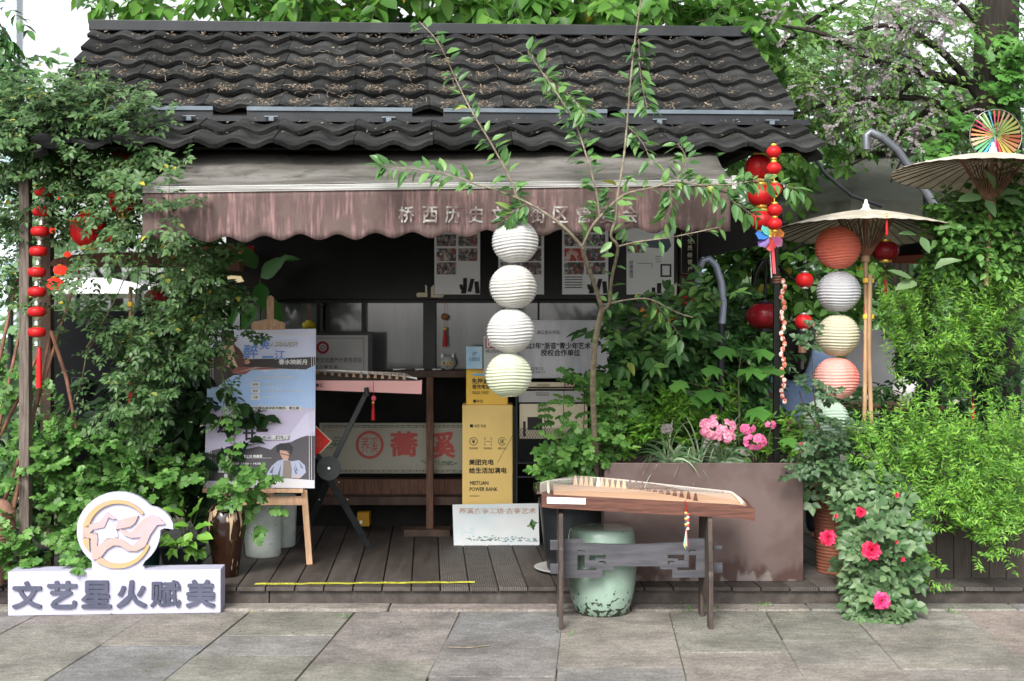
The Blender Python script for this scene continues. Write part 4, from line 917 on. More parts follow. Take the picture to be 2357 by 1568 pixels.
# upper player
pr('robe', zp, [(250, 560), (300, 400), (440, 330), (600, 340), (700, 420), (800, 560), (900, 640), (850, 700), (740, 745), (500, 740), (370, 820), (240, 760)], (.17, .095, .085))
pr('scarf', zp, [(410, 370), (590, 360), (630, 470), (610, 600), (700, 790), (640, 800), (570, 640), (560, 790), (520, 760), (500, 570), (450, 480)], (.80, .62, .40))
pr('face', zp, [(480, 180), (600, 190), (610, 300), (560, 360), (500, 330), (475, 260)], (.66, .32, .24)); pr('hair', zp, [(390, 150), (470, 90), (610, 110), (615, 180), (480, 190), (475, 330), (420, 350), (385, 250)], (.04, .04, .045))
pr('hand', zp, [(800, 640), (860, 615), (905, 670), (860, 710), (800, 690)], (.66, .34, .26)); pr('hand', zp, [(470, 740), (520, 690), (600, 750), (680, 790), (560, 800)], (.66, .36, .28))
pr('zither', zp, [(520, 770), (780, 750), (1100, 760), (1500, 790), (1250, 800), (930, 805), (830, 875), (600, 880)], (.36, .14, .13))
pr('strings', zp, [(600, 870), (1000, 752), (1700, 800), (1100, 765)], (.60, .40, .36))
# lower player
pr('hair', zq, [(1360, 850), (1430, 780), (1600, 770), (1670, 850), (1640, 1000), (1600, 900), (1450, 890), (1390, 950)], (.02, .02, .025))
pr('face', zq, [(1430, 900), (1560, 920), (1600, 970), (1590, 1050), (1550, 1100), (1500, 1080), (1450, 1000)], (.62, .36, .26))
pr('coat', zq, [(1180, 1350), (1290, 1180), (1400, 1090), (1520, 1060), (1640, 1100), (1780, 1080), (1880, 1170), (1900, 1300), (1800, 1400), (1150, 1400)], (.46, .50, .66))
pr('shirt', zq, [(1500, 1080), (1620, 1090), (1650, 1240), (1640, 1400), (1480, 1400)], (.27, .22, .19))
for q in ([(1250, 1300), (1330, 1180), (1300, 1320)], [(1380, 1380), (1460, 1150), (1430, 1390)], [(1700, 1130), (1760, 1280), (1730, 1270)], [(1770, 1100), (1860, 1230), (1820, 1220)], [(1680, 1180), (1750, 1330), (1710, 1320)]): pr('coat_fold', zq, q, (.13, .14, .2))
pr('hand', zq, [(1165, 1400), (1230, 1340), (1330, 1410), (1200, 1425)], (.68, .45, .38)); pr('hand', zq, [(1680, 1390), (1740, 1340), (1800, 1380), (1770, 1410)], (.68, .48, .42))
pr('glasses', zq, [(1450, 955), (1600, 990), (1598, 1003), (1450, 970)], (.05, .04, .04))
mb = MB()
o6 = .0006 + .00025 * 40
for f, q in ((zp, (922, 1025, 1085, 1118)), (zp, (922, 1142, 1082, 1230)), (zp, (918, 1252, 1078, 1348)), (zq, (332, 1098, 470, 1190)), (zq, (328, 1215, 500, 1305)), (zq, (440, 1325, 500, 1395)), (zq, (440, 112, 1822, 190))):
    a, b = f(q[0], q[1]); c, d = f(q[2], q[3]); pb.rect(mb, a, b, c, d, o6)
for f, q in ((zp, (880, 968, 1850, 973)), (zq, (255, 1040, 1290, 1046)), (zp, (1040, 125, 2010, 132)), (zp, (1020, 162, 1990, 184)), (zp, (2000, 190, 2008, 1500)), (zp, (2036, 160, 2044, 1500)), (zq, (1960, 170, 1968, 1430)), (zq, (1998, 170, 2006, 1430)), (zp, (200, 500, 206, 1100)), (zp, (236, 500, 244, 1100)), (zq, (170, 240, 178, 1320)), (zq, (205, 200, 213, 1320)), (zq, (112, 158, 2064, 164))):
    a, b = f(q[0], q[1]); c, d = f(q[2], q[3]); pb.rect(mb, a, b, c, d, o6 + .0003)
cx, cy = zq(1095, 155); pb.ring(mb, cx, cy, 12, 13.6, 0, 360, o6, n=4)
mb.build('white_print', M['white'], ps)
W_ = M['white']; IB = mat('print_blue', (.14, .32, .82), rough=.4); OT = o6 + .0006
def tx(s, f, x, y, h, W, m, bold=.3, rot=0): a, b = f(x, y); text(s, pb, a, b, h * .1284, m, ps, W=W * .1284, bold=bold, off=OT, rot=rot)
tx('醉', zp, 920, 480, 250, 250, W_, 1.1); tx('美', zp, 1165, 340, 210, 170, W_, 1.0); tx('一', zp, 1220, 580, 45, 200, W_, .9); tx('江', zp, 1440, 540, 160, 190, W_, 1.0); OT += .0006
tx('醉', zp, 920, 480, 245, 245, IB, .5); tx('美', zp, 1165, 340, 205, 165, IB, .5); tx('一', zp, 1220, 580, 32, 190, IB, .5); tx('江', zp, 1440, 540, 155, 185, IB, .5)
OT -= .0009; tx('人间四月天', zp, 1506, 346, 84, 492, M['ink'], .5); tx('丝竹吐雅韵', zq, 1090, 386, 96, 520, M['ink'], .5); tx('弦上景云辉', zq, 1335, 684, 86, 540, M['ink'], .5); OT += .0009
tx('人间四月天', zp, 1500, 340, 84, 492, W_, .45); tx('春水映新月', zp, 1670, 668, 92, 500, W_, .5)
tx('主讲：荞溪古筝工坊 韩建勇', zp, 1350, 940, 45, 660, W_, .1)
for s_, y in (('时间', 1072), ('地点', 1186), ('人数', 1300)): tx(s_, zp, 1000, y, 46, 90, M['metal_blue'], .15)
tx('4月23日  周日  13:00', zp, 1390, 1066, 38, 530, W_, .05); tx('方回春堂 · 桥西历史文化街区', zp, 1470, 1180, 36, 700, W_, .05); tx('不限人数', zp, 1220, 1296, 36, 200, W_, .05)
tx('桥西 · 非遗浙筝文化精品弹讲系列第四、第五期', zq, 1145, 150, 52, 1270, M['ink'], .15)
tx('南', zq, 690, 365, 190, 170, M['ink'], 1.0); tx('江', zq, 430, 510, 150, 230, M['ink'], 1.0); tx('廿', zq, 890, 630, 180, 210, M['ink'], 1.2); tx('一', zq, 1120, 545, 40, 190, M['ink'], 1.2)
tx('丝竹吐雅韵', zq, 1080, 380, 96, 520, W_, .45); tx('弦上景云辉', zq, 1325, 676, 86, 540, W_, .45)
tx('主讲：荞溪古筝工坊 韩建勇', zq, 780, 1010, 50, 680, W_, .3); tx('4月30日 13:00 – 14:30', zq, 790, 1142, 42, 610, W_, .2); tx('方回春堂 · 桥西历史文化街区', zq, 865, 1258, 50, 690, W_, .2); tx('时间', zq, 400, 1144, 42, 80, M['metal_blue'], .1); tx('地点', zq, 410, 1260, 42, 80, M['metal_blue'], .1)
rdm = thing('red_diamond', 'red paper diamond with thin gold edge behind the concert poster', 'decoration', P(725, 1050, 7.95))
pl = V9(7.95); mb = MB(); pl.slab(mb, [(692, 1017), (727, 980), (764, 1016), (727, 1054)], 0, .003); mb.build('border', M['cream'], rdm); mb = MB(); pl.slab(mb, [(694, 1017), (727, 983), (761, 1016), (727, 1051)], .003, .005); mb.build('paper', mat('bright_red', (.70, .03, .02), (.62, .03, .02), rough=.5, ns=12), rdm); text('福', pl, 726, 1017, 26, mat('mid_red', (.55, .10, .08), rough=.5), rdm, off=.0065)
# ---- pink zither on its black X stand
D = 7.95; pz = V9(D)
zp1 = thing('pink_zither', 'pale pink practice zither with red tassel behind the poster', 'zither', P(850, 905, D))
M['pink_wood'] = mat('pink_wood', (.78, .42, .40), (.70, .38, .37), rough=.4, ns=3); M['board_brown'] = mat('board_brown', (.16, .12, .10), (.10, .08, .07), rough=.5, ns=10)
mb = MB(); pz.slab(mb, [(560, 858), (728, 877), (962, 878), (970, 876), (969, 906), (728, 897), (560, 884)], -.02, .0); mb.add([], []); mb.build('front_side', M['pink_wood'], zp1, bevel=.003)
mb = MB(); A_ = [P(560, 858, D), P(728, 876, D), P(968, 878, D)]; Bk = [P(560, 850, D + .28), P(728, 856, D + .28), P(955, 868, D + .28)]
mb.add(A_ + Bk, [(0, 1, 4, 3), (1, 2, 5, 4)], 0, True); mb.add([P(560, 884, D), P(970, 905, D), P(955, 900, D + .28), P(560, 880, D + .28)], [(3, 2, 1, 0)]); mb.build('sound_board', M['board_brown'], zp1)
for k in range(14):
    t = k / 13; x = 946 - 14 - t * 205 if False else 930 - t * 215; Dk = D + .03 + .2 * t; yb = 876 - 10 * t
    mb = MB(); c = P(x, yb - 2, Dk); h = .038; mb.add([c + Vector((-.011, 0, 0)), c + Vector((.011, 0, 0)), c + Vector((.003, 0, h)), c + Vector((-.003, 0, h)), c + Vector((-.011, .014, 0)), c + Vector((.011, .014, 0)), c + Vector((.003, .010, h)), c + Vector((-.003, .010, h))], [(0,1,2,3), (5,4,7,6), (1,5,6,2), (4,0,3,7), (3,2,6,7)]); mb.build('bridge', M['easel'], zp1)
mb = MB()
for k in range(14):
    t = k / 13; x = 930 - t * 215; Dk = D + .035 + .2 * t; top = P(x, 874 - 10*t, Dk) + Vector((0, 0, .04)); mb.bar(top, P(960, 874 - 5*t, D + .03 + .2*t), .0012); mb.bar(top, P(560, 846 - 4*t, Dk), .0012)
o = mb.build('strings', M['silver'], zp1); o['kind'] = 'stuff'
text('非遗浙筝故事汇', pz, 712, 887, 8, M['ink'], zp1, W=66, bold=.15)
t = tassel('tassel', 'hot pink tassel with bead hanging from the pink zither', 859, 930, 966, D - .01, m='rose_m' if 'rose_m' in M else 'red', w=9, cord=878)
MB().ell(P(860, 917, D - .01), .016, .016, .018, 12, 8).build('bead', mat('pinkbead', (.65, .10, .15), rough=.5), t)
xs = thing('zither_stand', 'black folding X stand carrying the pink zither on the deck', 'stand', P(790, 1265, 7.9))
M['stand_black'] = mat('stand_black', (.018, .022, .024), (.03, .034, .036), rough=.45, ns=8)
a = P(843, 905, 7.97); b = P(757, 1075, 7.95)
f1 = G(852, 1262, .1); f2 = G(692, 1250, .1) 
MB().bar(a, P(752, 1092, 7.95), .032, .02).build('brace', M['stand_black'], xs, bevel=.004); MB().bar(P(640, 905, 7.97), P(760, 1092, 7.95), .032, .02).build('brace', M['stand_black'], xs, bevel=.004)
MB().bar(P(748, 1085, 7.93), f1, .04, .022).build('leg', M['stand_black'], xs, bevel=.004); MB().bar(P(766, 1085, 7.97), f2, .04, .022).build('leg', M['stand_black'], xs, bevel=.004)
MB().tube([P(757, 1078, 7.90), P(757, 1078, 8.0)], .075, 20).build('hinge_disc', M['stand_black'], xs); MB().tube([P(757, 1078, 7.885), P(757, 1078, 7.90)], .008, 10).build('hinge_pin', M['silver'], xs)
MB().tube([P(843, 892, D - .03), P(845, 912, D - .03)], [.014, .016], 12).build('end_cushion', M['stand_black'], xs)
for q in ((780, 1110), (800, 1150), (735, 1150)): MB().ell(P(q[0], q[1], 7.9), .005, .005, .005, 8, 6).build('rivet', M['silver'], xs)
# ---- brown zither on the carved grey stand
gz = thing('brown_zither', 'brown wooden zither with white strings on the grey carved stand', 'zither', P(1480, 1170, 6.65))
M['rosewood'] = mat('rosewood', (.13, .058, .042), (.075, .034, .027), rough=.35, ns=16, st=(.5, 4, 6), coat=.3); M['paulownia'] = mat('paulownia', (.52, .33, .22), (.42, .26, .17), rough=.45, ns=14, st=(.25, 5, 5), bump=.05)
Df, Db = 6.47, 6.95
def top(u, w):   # u 0..1 along, w 0 front..1 back
    x = P(1252, 0, Df).x + u * (P(1731, 0, Df).x - P(1252, 0, Df).x); 
    x = x + (w * .012 * (1 - 2*u))
    z = P(0, 1140, Df).z + u * (P(0, 1166, Df).z - P(0, 1140, Df).z)
    return Vector((x, Df + (Db - Df) * w, z + .022 * math.sin(math.pi * w) - (.012 * max(0, (u - .93) / .07) ** 2) - (.0 if u > .04 else 0)))
mb = MB(); nu, nw = 30, 8; vs = [top(.045 + .93 * i / nu, .03 + .94 * j / nw) + Vector((0, 0, .002)) for j in range(nw + 1) for i in range(nu + 1)]
mb.add(vs, [(j*(nu+1)+i, j*(nu+1)+i+1, (j+1)*(nu+1)+i+1, (j+1)*(nu+1)+i) for j in range(nw) for i in range(nu)], 0, True); mb.build('sound_board', M['paulownia'], gz)
mb = MB(); nu = 24
for w, s_ in ((0, -1), (1, 1)):
    o_ = Vector((0, s_ * .008, 0)); vs = []
    for i in range(nu + 1):
        u = -.012 + 1.024 * i / nu; t_ = top(max(0, min(1, u)), w) ; t_.x += (u - max(0, min(1, u))) * 1.05; dz = .062 if u > .02 else .058; vs += [t_ + Vector((0, 0, .005)), t_ - Vector((0, 0, dz)), t_ + Vector((0, 0, .005)) + o_ * 1.6, t_ - Vector((0, 0, dz)) + o_ * 1.6]
    for i in range(nu):
        a = 4*i; b = a + 4
        mb.add([vs[a], vs[a+1], vs[b+1], vs[b], vs[a+2], vs[a+3], vs[b+3], vs[b+2]], [(4, 5, 6, 7) if s_ < 0 else (7, 6, 5, 4), (0, 4, 7, 3), (1, 2, 6, 5)])
    mb.build('side_rail', M['rosewood'], gz); mb = MB()
mb = MB(); a0, a1 = top(0, 0), top(1, 1); z1 = min(a0.z, a1.z)
mb.add([top(0, 0) - Vector((0, 0, .05)), top(1, 0) - Vector((0, 0, .05)), top(1, 1) - Vector((0, 0, .05)), top(0, 1) - Vector((0, 0, .05))], [(3, 2, 1, 0)])
mb.build('bottom_board', M['rosewood'], gz)
def endblk(u0, u1, name, m, zup=.004, n=8):
    mb = MB(); vs = []
    for u in (u0, u1):
        for j in range(n + 1): vs.append(top(max(0, min(1, u)), j / n) + Vector(((u - max(0, min(1, u))) * 1.05, 0, zup)))
    for u in (u0, u1):
        for j in range(n + 1): vs.append(top(max(0, min(1, u)), j / n) * 1 + Vector(((u - max(0, min(1, u))) * 1.05, 0, -.055)))
    k = n + 1
    mb.add(vs, [(j, k + j, k + j + 1, j + 1)[::1] for j in range(n)] + [(2*k + j, j, j + 1, 2*k + j + 1)[::-1] for j in range(n)] + [(3*k + j, k + j, k + j + 1, 3*k + j + 1) for j in range(n)], 0, True)
    return mb.build(name, m, gz)
endblk(-.035, .045, 'head_block', M['rosewood'], .006); endblk(.972, 1.006, 'tail_block', M['rosewood'], .004)
def nut(u, h, name):
    mb = MB(); mb.tube([top(u, .06 + .88 * j / 8) + Vector((0, 0, h)) for j in range(9)], .007, 8); mb.build(name, M['cream'], gz)
nut(.022, .012, 'head_nut'); nut(.955, .010, 'tail_nut')
mb = MB(); mb.add([top(-.03, .15) + Vector((-.025, 0, .01)), top(-.03, .85) + Vector((-.025, 0, .01)), top(-.03, .85) + Vector((-.01, 0, -.05)), top(-.03, .15) + Vector((-.01, 0, -.05))], [(0, 1, 2, 3)]); mb.build('head_flap', M['rosewood'], gz)
brs = []
for k in range(21):
    t = k / 20; u = .165 + .60 * t ** 1.0 if k > 3 else .165 + .024 * k * 1.6
    u = (.165, .195, .22, .246, .282)[k] if k < 5 else .30 + .435 * ((k - 5) / 15) ** 1.05
    w = .90 - .82 * ((u - .165) / .57) ** 1.25
    c = top(u, w); h = .042 + .010 * (1 - t)
    brs.append((u, w, c + Vector((0, 0, h))))
    mb = MB(); a, b = .012, .004
    mb.add([c + Vector((-a, 0, 0)), c + Vector((a, 0, 0)), c + Vector((b, 0, h)), c + Vector((-b, 0, h)), c + Vector((-a, .016, 0)), c + Vector((a, .016, 0)), c + Vector((b, .01, h)), c + Vector((-b, .01, h))], [(0,1,2,3), (5,4,7,6), (1,5,6,2), (4,0,3,7), (3,2,6,7)])
    mb.build('bridge', M['white'] if k == 4 else M['rosewood'] if k > 9 else M['easel'], gz, bevel=0)
M['string'] = mat('string', (.50, .48, .44), rough=.4)
mb = MB()
for k, (u, w, c) in enumerate(brs):
    ws_ = .93 - .86 * k / 20; a = top(.022, ws_) + Vector((0, 0, .019)); b = top(.955, ws_) + Vector((0, 0, .017)); mb.bar(a, c, .0009); mb.bar(c, b, .0009); mb.bar(b, top(.995, ws_) + Vector((0, 0, -.002)), .0012); mb.bar(a, top(-.02, ws_) + Vector((0, 0, 0.004)), .0012)
o = mb.build('strings', M['string'], gz); o['kind'] = 'stuff'
pz = V9(Df - .0135); mb = MB(); pz.poly(mb, [(1259, 1144), (1348, 1147), (1348, 1161), (1259, 1159)], .001); lb = mb.build('paper_label', M['white'], gz)
mb = MB(); pz.ring(mb, 1270, 1152, 3.5, 5, off=.002); mb.build('label_seal', M['seal_red'], gz); text('荞溪古筝工坊', pz, 1308, 1153, 5, M['ink'], gz, W=48, off=.002)
MB().ell(top(.2, .1) + Vector((0, 0, 0)), .001, .001, .001).v
# carved stand
gs = thing('zither_stand', 'grey carved wooden stand with fret openings under the brown zither', 'stand', G(1460, 1440))
M['stand_grey'] = mat('stand_grey', (.050, .050, .058), (.075, .074, .084), rough=.55, ns=12, st=(.4, 3, 3), bump=.1); M['stand_wood'] = mat('stand_wood', (.085, .062, .05), (.04, .032, .028), rough=.7, ns=10, st=(4, 4, .5), bump=.2, c3=(.16, .14, .125), ns3=12, ramp3=(.6, .75))
for (xf, xr, ztop) in ((1292, 1279, P(0, 1172, 6.5).z), (1637, 1621, P(0, 1178, 6.5).z)):
    Yf = 6.43; xw_ = (xf - CX) * Yf / F; w = .011
    lg = MB(); lg.box((xw_ - w, 6.43, 0), (xw_ + w, 6.50, .13)); lg.build('leg', M['stand_wood'], gs, bevel=.003)
    lg = MB(); lg.box((xw_ - w, 6.73, 0), (xw_ + w, 6.80, .13)); lg.build('leg', M['stand_wood'], gs, bevel=.003)
    up_ = MB(); up_.add([(xw_ - w, 6.43, .34), (xw_ + w, 6.43, .34), (xw_ + w, 6.80, .34), (xw_ - w, 6.80, .34), (xw_ - w, 6.47, ztop - .02), (xw_ + w, 6.47, ztop - .02), (xw_ + w, 6.77, ztop - .02), (xw_ - w, 6.77, ztop - .02)], [(3,2,1,0), (4,5,6,7), (0,1,5,4), (1,2,6,5), (2,3,7,6), (3,0,4,7)]); up_.build('end_panel', M['stand_wood'], gs, bevel=.003)
    MB().box((xw_ - w + .001, 6.43, .13), (xw_ + w - .001, 6.80, .34)).build('end_panel', M['stand_wood'], gs)
z2 = lambda x, y: (1179.5 + x * .3211, 1064.4 + y * .3211)
def z2s(pts): return [z2(a, b) for a, b in pts]
outl = [(350, 545), (500, 543), (508, 576), (700, 583), (900, 583), (1100, 575), (1240, 570), (1262, 541), (1425, 541), (1440, 820), (1142, 820), (1142, 762), (1055, 760), (1055, 740), (725, 740), (725, 765), (645, 765), (640, 822), (350, 822)]
HL = [[(465, 660), (516, 660), (516, 748), (598, 748), (598, 768), (465, 768)], [(465, 621), (516, 621), (516, 640), (508, 640), (508, 629), (465, 629)], [(548, 658), (666, 658), (666, 684), (592, 684), (592, 699), (548, 699)], [(618, 702), (666, 702), (666, 726), (656, 726), (656, 712), (618, 712)]]
HR = [[(1776 - x, y) for x, y in h][::-1] for h in HL]
plate(z2s(outl), [z2s(h) for h in HL + HR], V9(6.60), 0, .02, M['stand_grey'], 'carved_stretcher', gs)
for q in ((270, 558, 350, 630), (270, 728, 350, 802), (1440, 598, 1504, 626), (1440, 720, 1508, 796)):
    (a, b), (c, d) = z2(q[0], q[1]), z2(q[2], q[3]); MB().pbox(a, b, c, d, 6.585, 6.603).build('tenon', M['stand_grey'], gs, bevel=.004)
# braided tassel on it
bt = thing('braided_tassel', 'multicoloured braided tassel hanging from the brown zither front', 'tassel', P(1580, 1265, 6.44))
Dt = 6.44; MB().tube([P(1577, 1152, Dt), P(1580, 1178, Dt)], .003, 6).build('cord', M['red'], bt)
bc = [mat('braid_%d' % i, c, rough=.6) for i, c in enumerate(((.60, .42, .12), (.45, .06, .05), (.06, .08, .10), (.75, .70, .55)))]
for i in range(12): MB().ell(P(1581 + (2.2 if i % 2 else -2.2), 1181 + i * 3.3, Dt), .008, .007, .007, 8, 6).build('braid', bc[i % 4], bt)
for i, c in enumerate(((.10, .30, .55), (.60, .65, .10), (.10, .35, .15), (.75, .75, .72), (.6, .05, .05))): MB().tube([P(1580, 1218, Dt), P(1579 + (i - 2) * 1.2, 1240, Dt - .003*i), P(1578 + (i - 2) * 2.4, 1256 + i % 3 * 4, Dt)], [.003, .004, .0025], 6).build('thread', mat('thr%d' % i, c, rough=.6), bt)
# ---- green ceramic stool
gsl = thing('ceramic_stool', 'pale green glazed barrel stool with grimy foot under the zither stand', 'stool', (0, 0, 0))
M['celadon'] = mat('celadon', (.20, .30, .24), (.27, .37, .31), rough=.25, ns=4, coat=.4, c3=(.15, .24, .17), ns3=5, ramp3=(.55, .75))
nt = M['celadon'].node_tree; N, LL = nt.nodes, nt.links; b = N['Principled BSDF']; src = b.inputs['Base Color'].links[0].from_socket
tcn = N.new('ShaderNodeTexCoord'); sp = N.new('ShaderNodeSeparateXYZ'); LL.new(tcn.outputs['Object'], sp.inputs[0]); n = N.new('ShaderNodeTexNoise'); n.inputs['Scale'].default_value = 42; n.inputs['Detail'].default_value = 9; LL.new(tcn.outputs['Object'], n.inputs[0])
m1 = N.new('ShaderNodeMapRange'); m1.inputs[1].default_value = .02; m1.inputs[2].default_value = .17; m1.inputs[3].default_value = .12; m1.inputs[4].default_value = -.12; LL.new(sp.outputs[2], m1.inputs[0]); ad = N.new('ShaderNodeMath'); LL.new(n.outputs[0], ad.inputs[0]); LL.new(m1.outputs[0], ad.inputs[1])
m2 = N.new('ShaderNodeMapRange'); m2.inputs[1].default_value = .58; m2.inputs[2].default_value = .64; LL.new(ad.outputs[0], m2.inputs[0]); mx = N.new('ShaderNodeMix'); mx.data_type = 'RGBA'; LL.new(m2.outputs[0], mx.inputs[0]); LL.new(src, mx.inputs[6]); mx.inputs[7].default_value = (.03, .04, .025, 1); LL.new(mx.outputs[2], b.inputs['Base Color'])
cst = P(1385, 0, 7.03); cst = Vector((cst.x, 7.03 - .165, 0)); cst.y = 6.87
cst = Vector((P(1385, 0, 6.84).x, 6.84 + .0, 0))
gsl.location = cst; gsl['_loc'] = tuple(cst)
MB().lathe(cst, [(.128, 0), (.140, .01), (.158, .05), (.172, .11), (.183, .18), (.188, .26), (.186, .34), (.180, .40), (.175, .432), (.170, .446), (.160, .453), (.11, .456), (.03, .457), (.001, .457)], 48).build('body', M['celadon'], gsl)
# ---- planter box
pp = thing('planter_box', 'brown steel planter box with stained lower edge behind the zither stand', 'planter', P(1620, 1335, 7.3))
a = P(1391, 1336, 7.17); b = P(1849, 1066, 7.17)
mb = MB(); mb.box((a.x, 7.17, .1), (b.x, 7.19, b.z)).build('front_panel', M['planter'], pp, bevel=.003)
for x in (a.x, b.x - .02): MB().box((x, 7.19, .1), (x + .02, 7.62, b.z - .001)).build('side_panel', M['planter'], pp)
MB().box((a.x + .02, 7.60, .1), (b.x - .02, 7.62, b.z - .001)).build('rear_panel', M['planter'], pp); MB().box((a.x + .02, 7.19, .12), (b.x - .02, 7.60, b.z - .05)).build('soil', M['soil'], pp)
# ---- plank planter at right
pk = thing('plank_planter', 'grey brown plank planter box under the bright green shrub', 'planter', P(2230, 1340, 7.3))
M['plank'] = mat('plank', (.042, .034, .029), (.06, .05, .042), rough=.75, ns=12, st=(6, 6, .5), bump=.3, rndv=.2)  # wood darkened so the shade under the shrub is in its colour
x = 1992
while x < 2520:
    A_, B_ = P(x + .6, 1341, 7.25), P(x + 40, 1185, 7.25); MB().box((A_.x, 7.25, .1), (B_.x, 7.27, .47)).build('plank', M['plank'], pk, bevel=.002); x += 40.7
MB().box((P(1992, 0, 7.27).x, 7.27, .1), (P(2520, 0, 7.27).x, 7.75, .44)).build('soil', M['soil'], pk)
# ---- pots
def pot(name, label, cat, c, prof, m, n=32, ribs=None, soil=None, group=None):
    t = thing(name, label, cat, c, group=group); MB().lathe(c, prof, n).build('body', M[m] if isinstance(m, str) else m, t)
    if soil: MB().lathe(Vector(c) + Vector((0, 0, soil[1])), [(soil[0], 0), (.001, .004)], n, cap=False).build('soil', M['soil'], t)
    return t
def vat(c_px, D, z=.1): p = P(c_px, 0, D); return Vector((p.x, D, z))
c = vat(1316, 7.5); pot('tree_pot', 'large black pot holding the slender young tree beside the planter', 'pot', c, [(.13, 0), (.145, .02), (.165, .15), (.183, .33), (.19, .40), (.197, .40), (.197, .425), (.183, .425), (.178, .38)], 'pot_black', 40, soil=(.18, .38))
t = thing('saucer', 'white rimmed plastic saucer under the large black tree pot', 'saucer', c); MB().lathe(c + Vector((0, 0, .0005)), [(.15, 0), (.215, .018), (.221, .022), (.214, .024), (.15, .006)], 40).build('dish', mat('saucer', (.4, .4, .39), rough=.4), t); 
jar_m = mat('jar_glaze', (.010, .005, .0035), (.02, .008, .005), rough=.18, ns=6, coat=.35)
nt = jar_m.node_tree; N, LL = nt.nodes, nt.links; b = N['Principled BSDF']; src = b.inputs['Base Color'].links[0].from_socket
tcn = N.new('ShaderNodeTexCoord'); mp = N.new('ShaderNodeMapping'); mp.inputs['Scale'].default_value = (1, 1, .12); LL.new(tcn.outputs['Object'], mp.inputs[0]); n = N.new('ShaderNodeTexNoise'); n.inputs['Scale'].default_value = 42; n.inputs['Detail'].default_value = 2; LL.new(mp.outputs[0], n.inputs[0])
sp = N.new('ShaderNodeSeparateXYZ'); LL.new(tcn.outputs['Object'], sp.inputs[0]); m1 = N.new('ShaderNodeMapRange'); m1.inputs[1].default_value = .27; m1.inputs[2].default_value = .50; m1.inputs[3].default_value = -.12; m1.inputs[4].default_value = .14; LL.new(sp.outputs[2], m1.inputs[0]); ad = N.new('ShaderNodeMath'); LL.new(n.outputs[0], ad.inputs[0]); LL.new(m1.outputs[0], ad.inputs[1])
m2 = N.new('ShaderNodeMapRange'); m2.inputs[1].default_value = .60; m2.inputs[2].default_value = .64; LL.new(ad.outputs[0], m2.inputs[0]); mx = N.new('ShaderNodeMix'); mx.data_type = 'RGBA'; LL.new(m2.outputs[0], mx.inputs[0]); LL.new(src, mx.inputs[6]); mx.inputs[7].default_value = (.38, .27, .18, 1); LL.new(mx.outputs[2], b.inputs['Base Color'])
c = vat(521, 7.33); jar = pot('glazed_jar', 'dark brown glazed jar with pale drips beside the easel', 'jar', c, [(.062, 0), (.068, .01), (.078, .08), (.095, .18), (.112, .27), (.114, .32), (.104, .37), (.075, .405), (.045, .418), (.042, .44), (.05, .445), (.05, .455), (.038, .455), (.036, .42)], jar_m, 40)
c = vat(606, 8.0); pot('ceramic_pot', 'pale grey green ceramic pot on the deck behind the brown jar', 'pot', c, [(.10, 0), (.108, .01), (.110, .05), (.112, .055), (.118, .20), (.122, .29), (.118, .33), (.108, .345), (.10, .33)], 'pot_white', 36, soil=(.10, .33))
c = vat(652, 8.35); pot('ceramic_pot', 'smaller white ceramic pot partly hidden behind the easel leg', 'pot', c, [(.07, 0), (.078, .01), (.085, .2), (.088, .30), (.082, .33)], 'pot_white', 32, soil=(.08, .32))
c = vat(420, 7.35); pot('plant_pot', 'black plastic pot of a bright leaved plant behind the sign emblem', 'pot', c, [(.10, 0), (.125, .15), (.135, .17), (.135, .185), (.125, .185), (.12, .16)], 'pot_black', 32, soil=(.12, .16))
c = vat(80, 7.4); pot('plant_pot', 'dark green plastic pot at the left end behind the white sign', 'pot', c, [(.055, 0), (.07, .12), (.075, .12), (.075, .14), (.066, .14)], 'pot_green', 28, soil=(.066, .12))
c = vat(345, 7.5); pot('plant_pot', 'grey green pot squeezed between the emblem and the black pot', 'pot', c, [(.05, 0), (.062, .13), (.066, .15), (.058, .15)], 'pot_green', 24, soil=(.06, .13))
prof = [(.06, 0)]
for i in range(22): z = .02 + i * .018; rr = .085 + .055 * math.sin(min(1, z / .30) * 1.5); prof += [(rr, z), (rr + .004, z + .006), (rr + .004, z + .011), (rr, z + .016)]
prof += [(.13, .43), (.10, .47), (.06, .485), (.05, .50), (.056, .52), (.045, .52)]
c = vat(-28, 7.0, .0); c.z = .1; pot('clay_urn', 'ribbed terracotta urn cut by the left edge of the picture', 'urn', c, prof, 'terra_pale', 40)
prof = []
for i in range(26): z = i * .0195; rr = .115 + .035 * z / .5 + (.012 if i > 23 else 0); prof += [(rr, z), (rr + .004, z + .005), (rr + .004, z + .012), (rr, z + .017)]
c = vat(1928, 7.45); pot('clay_planter', 'tall ribbed terracotta planter between planter box and rose bush', 'planter', c, [(.001, 0)] + prof + [(.15, .505)], 'terracotta', 40, soil=(.14, .48))
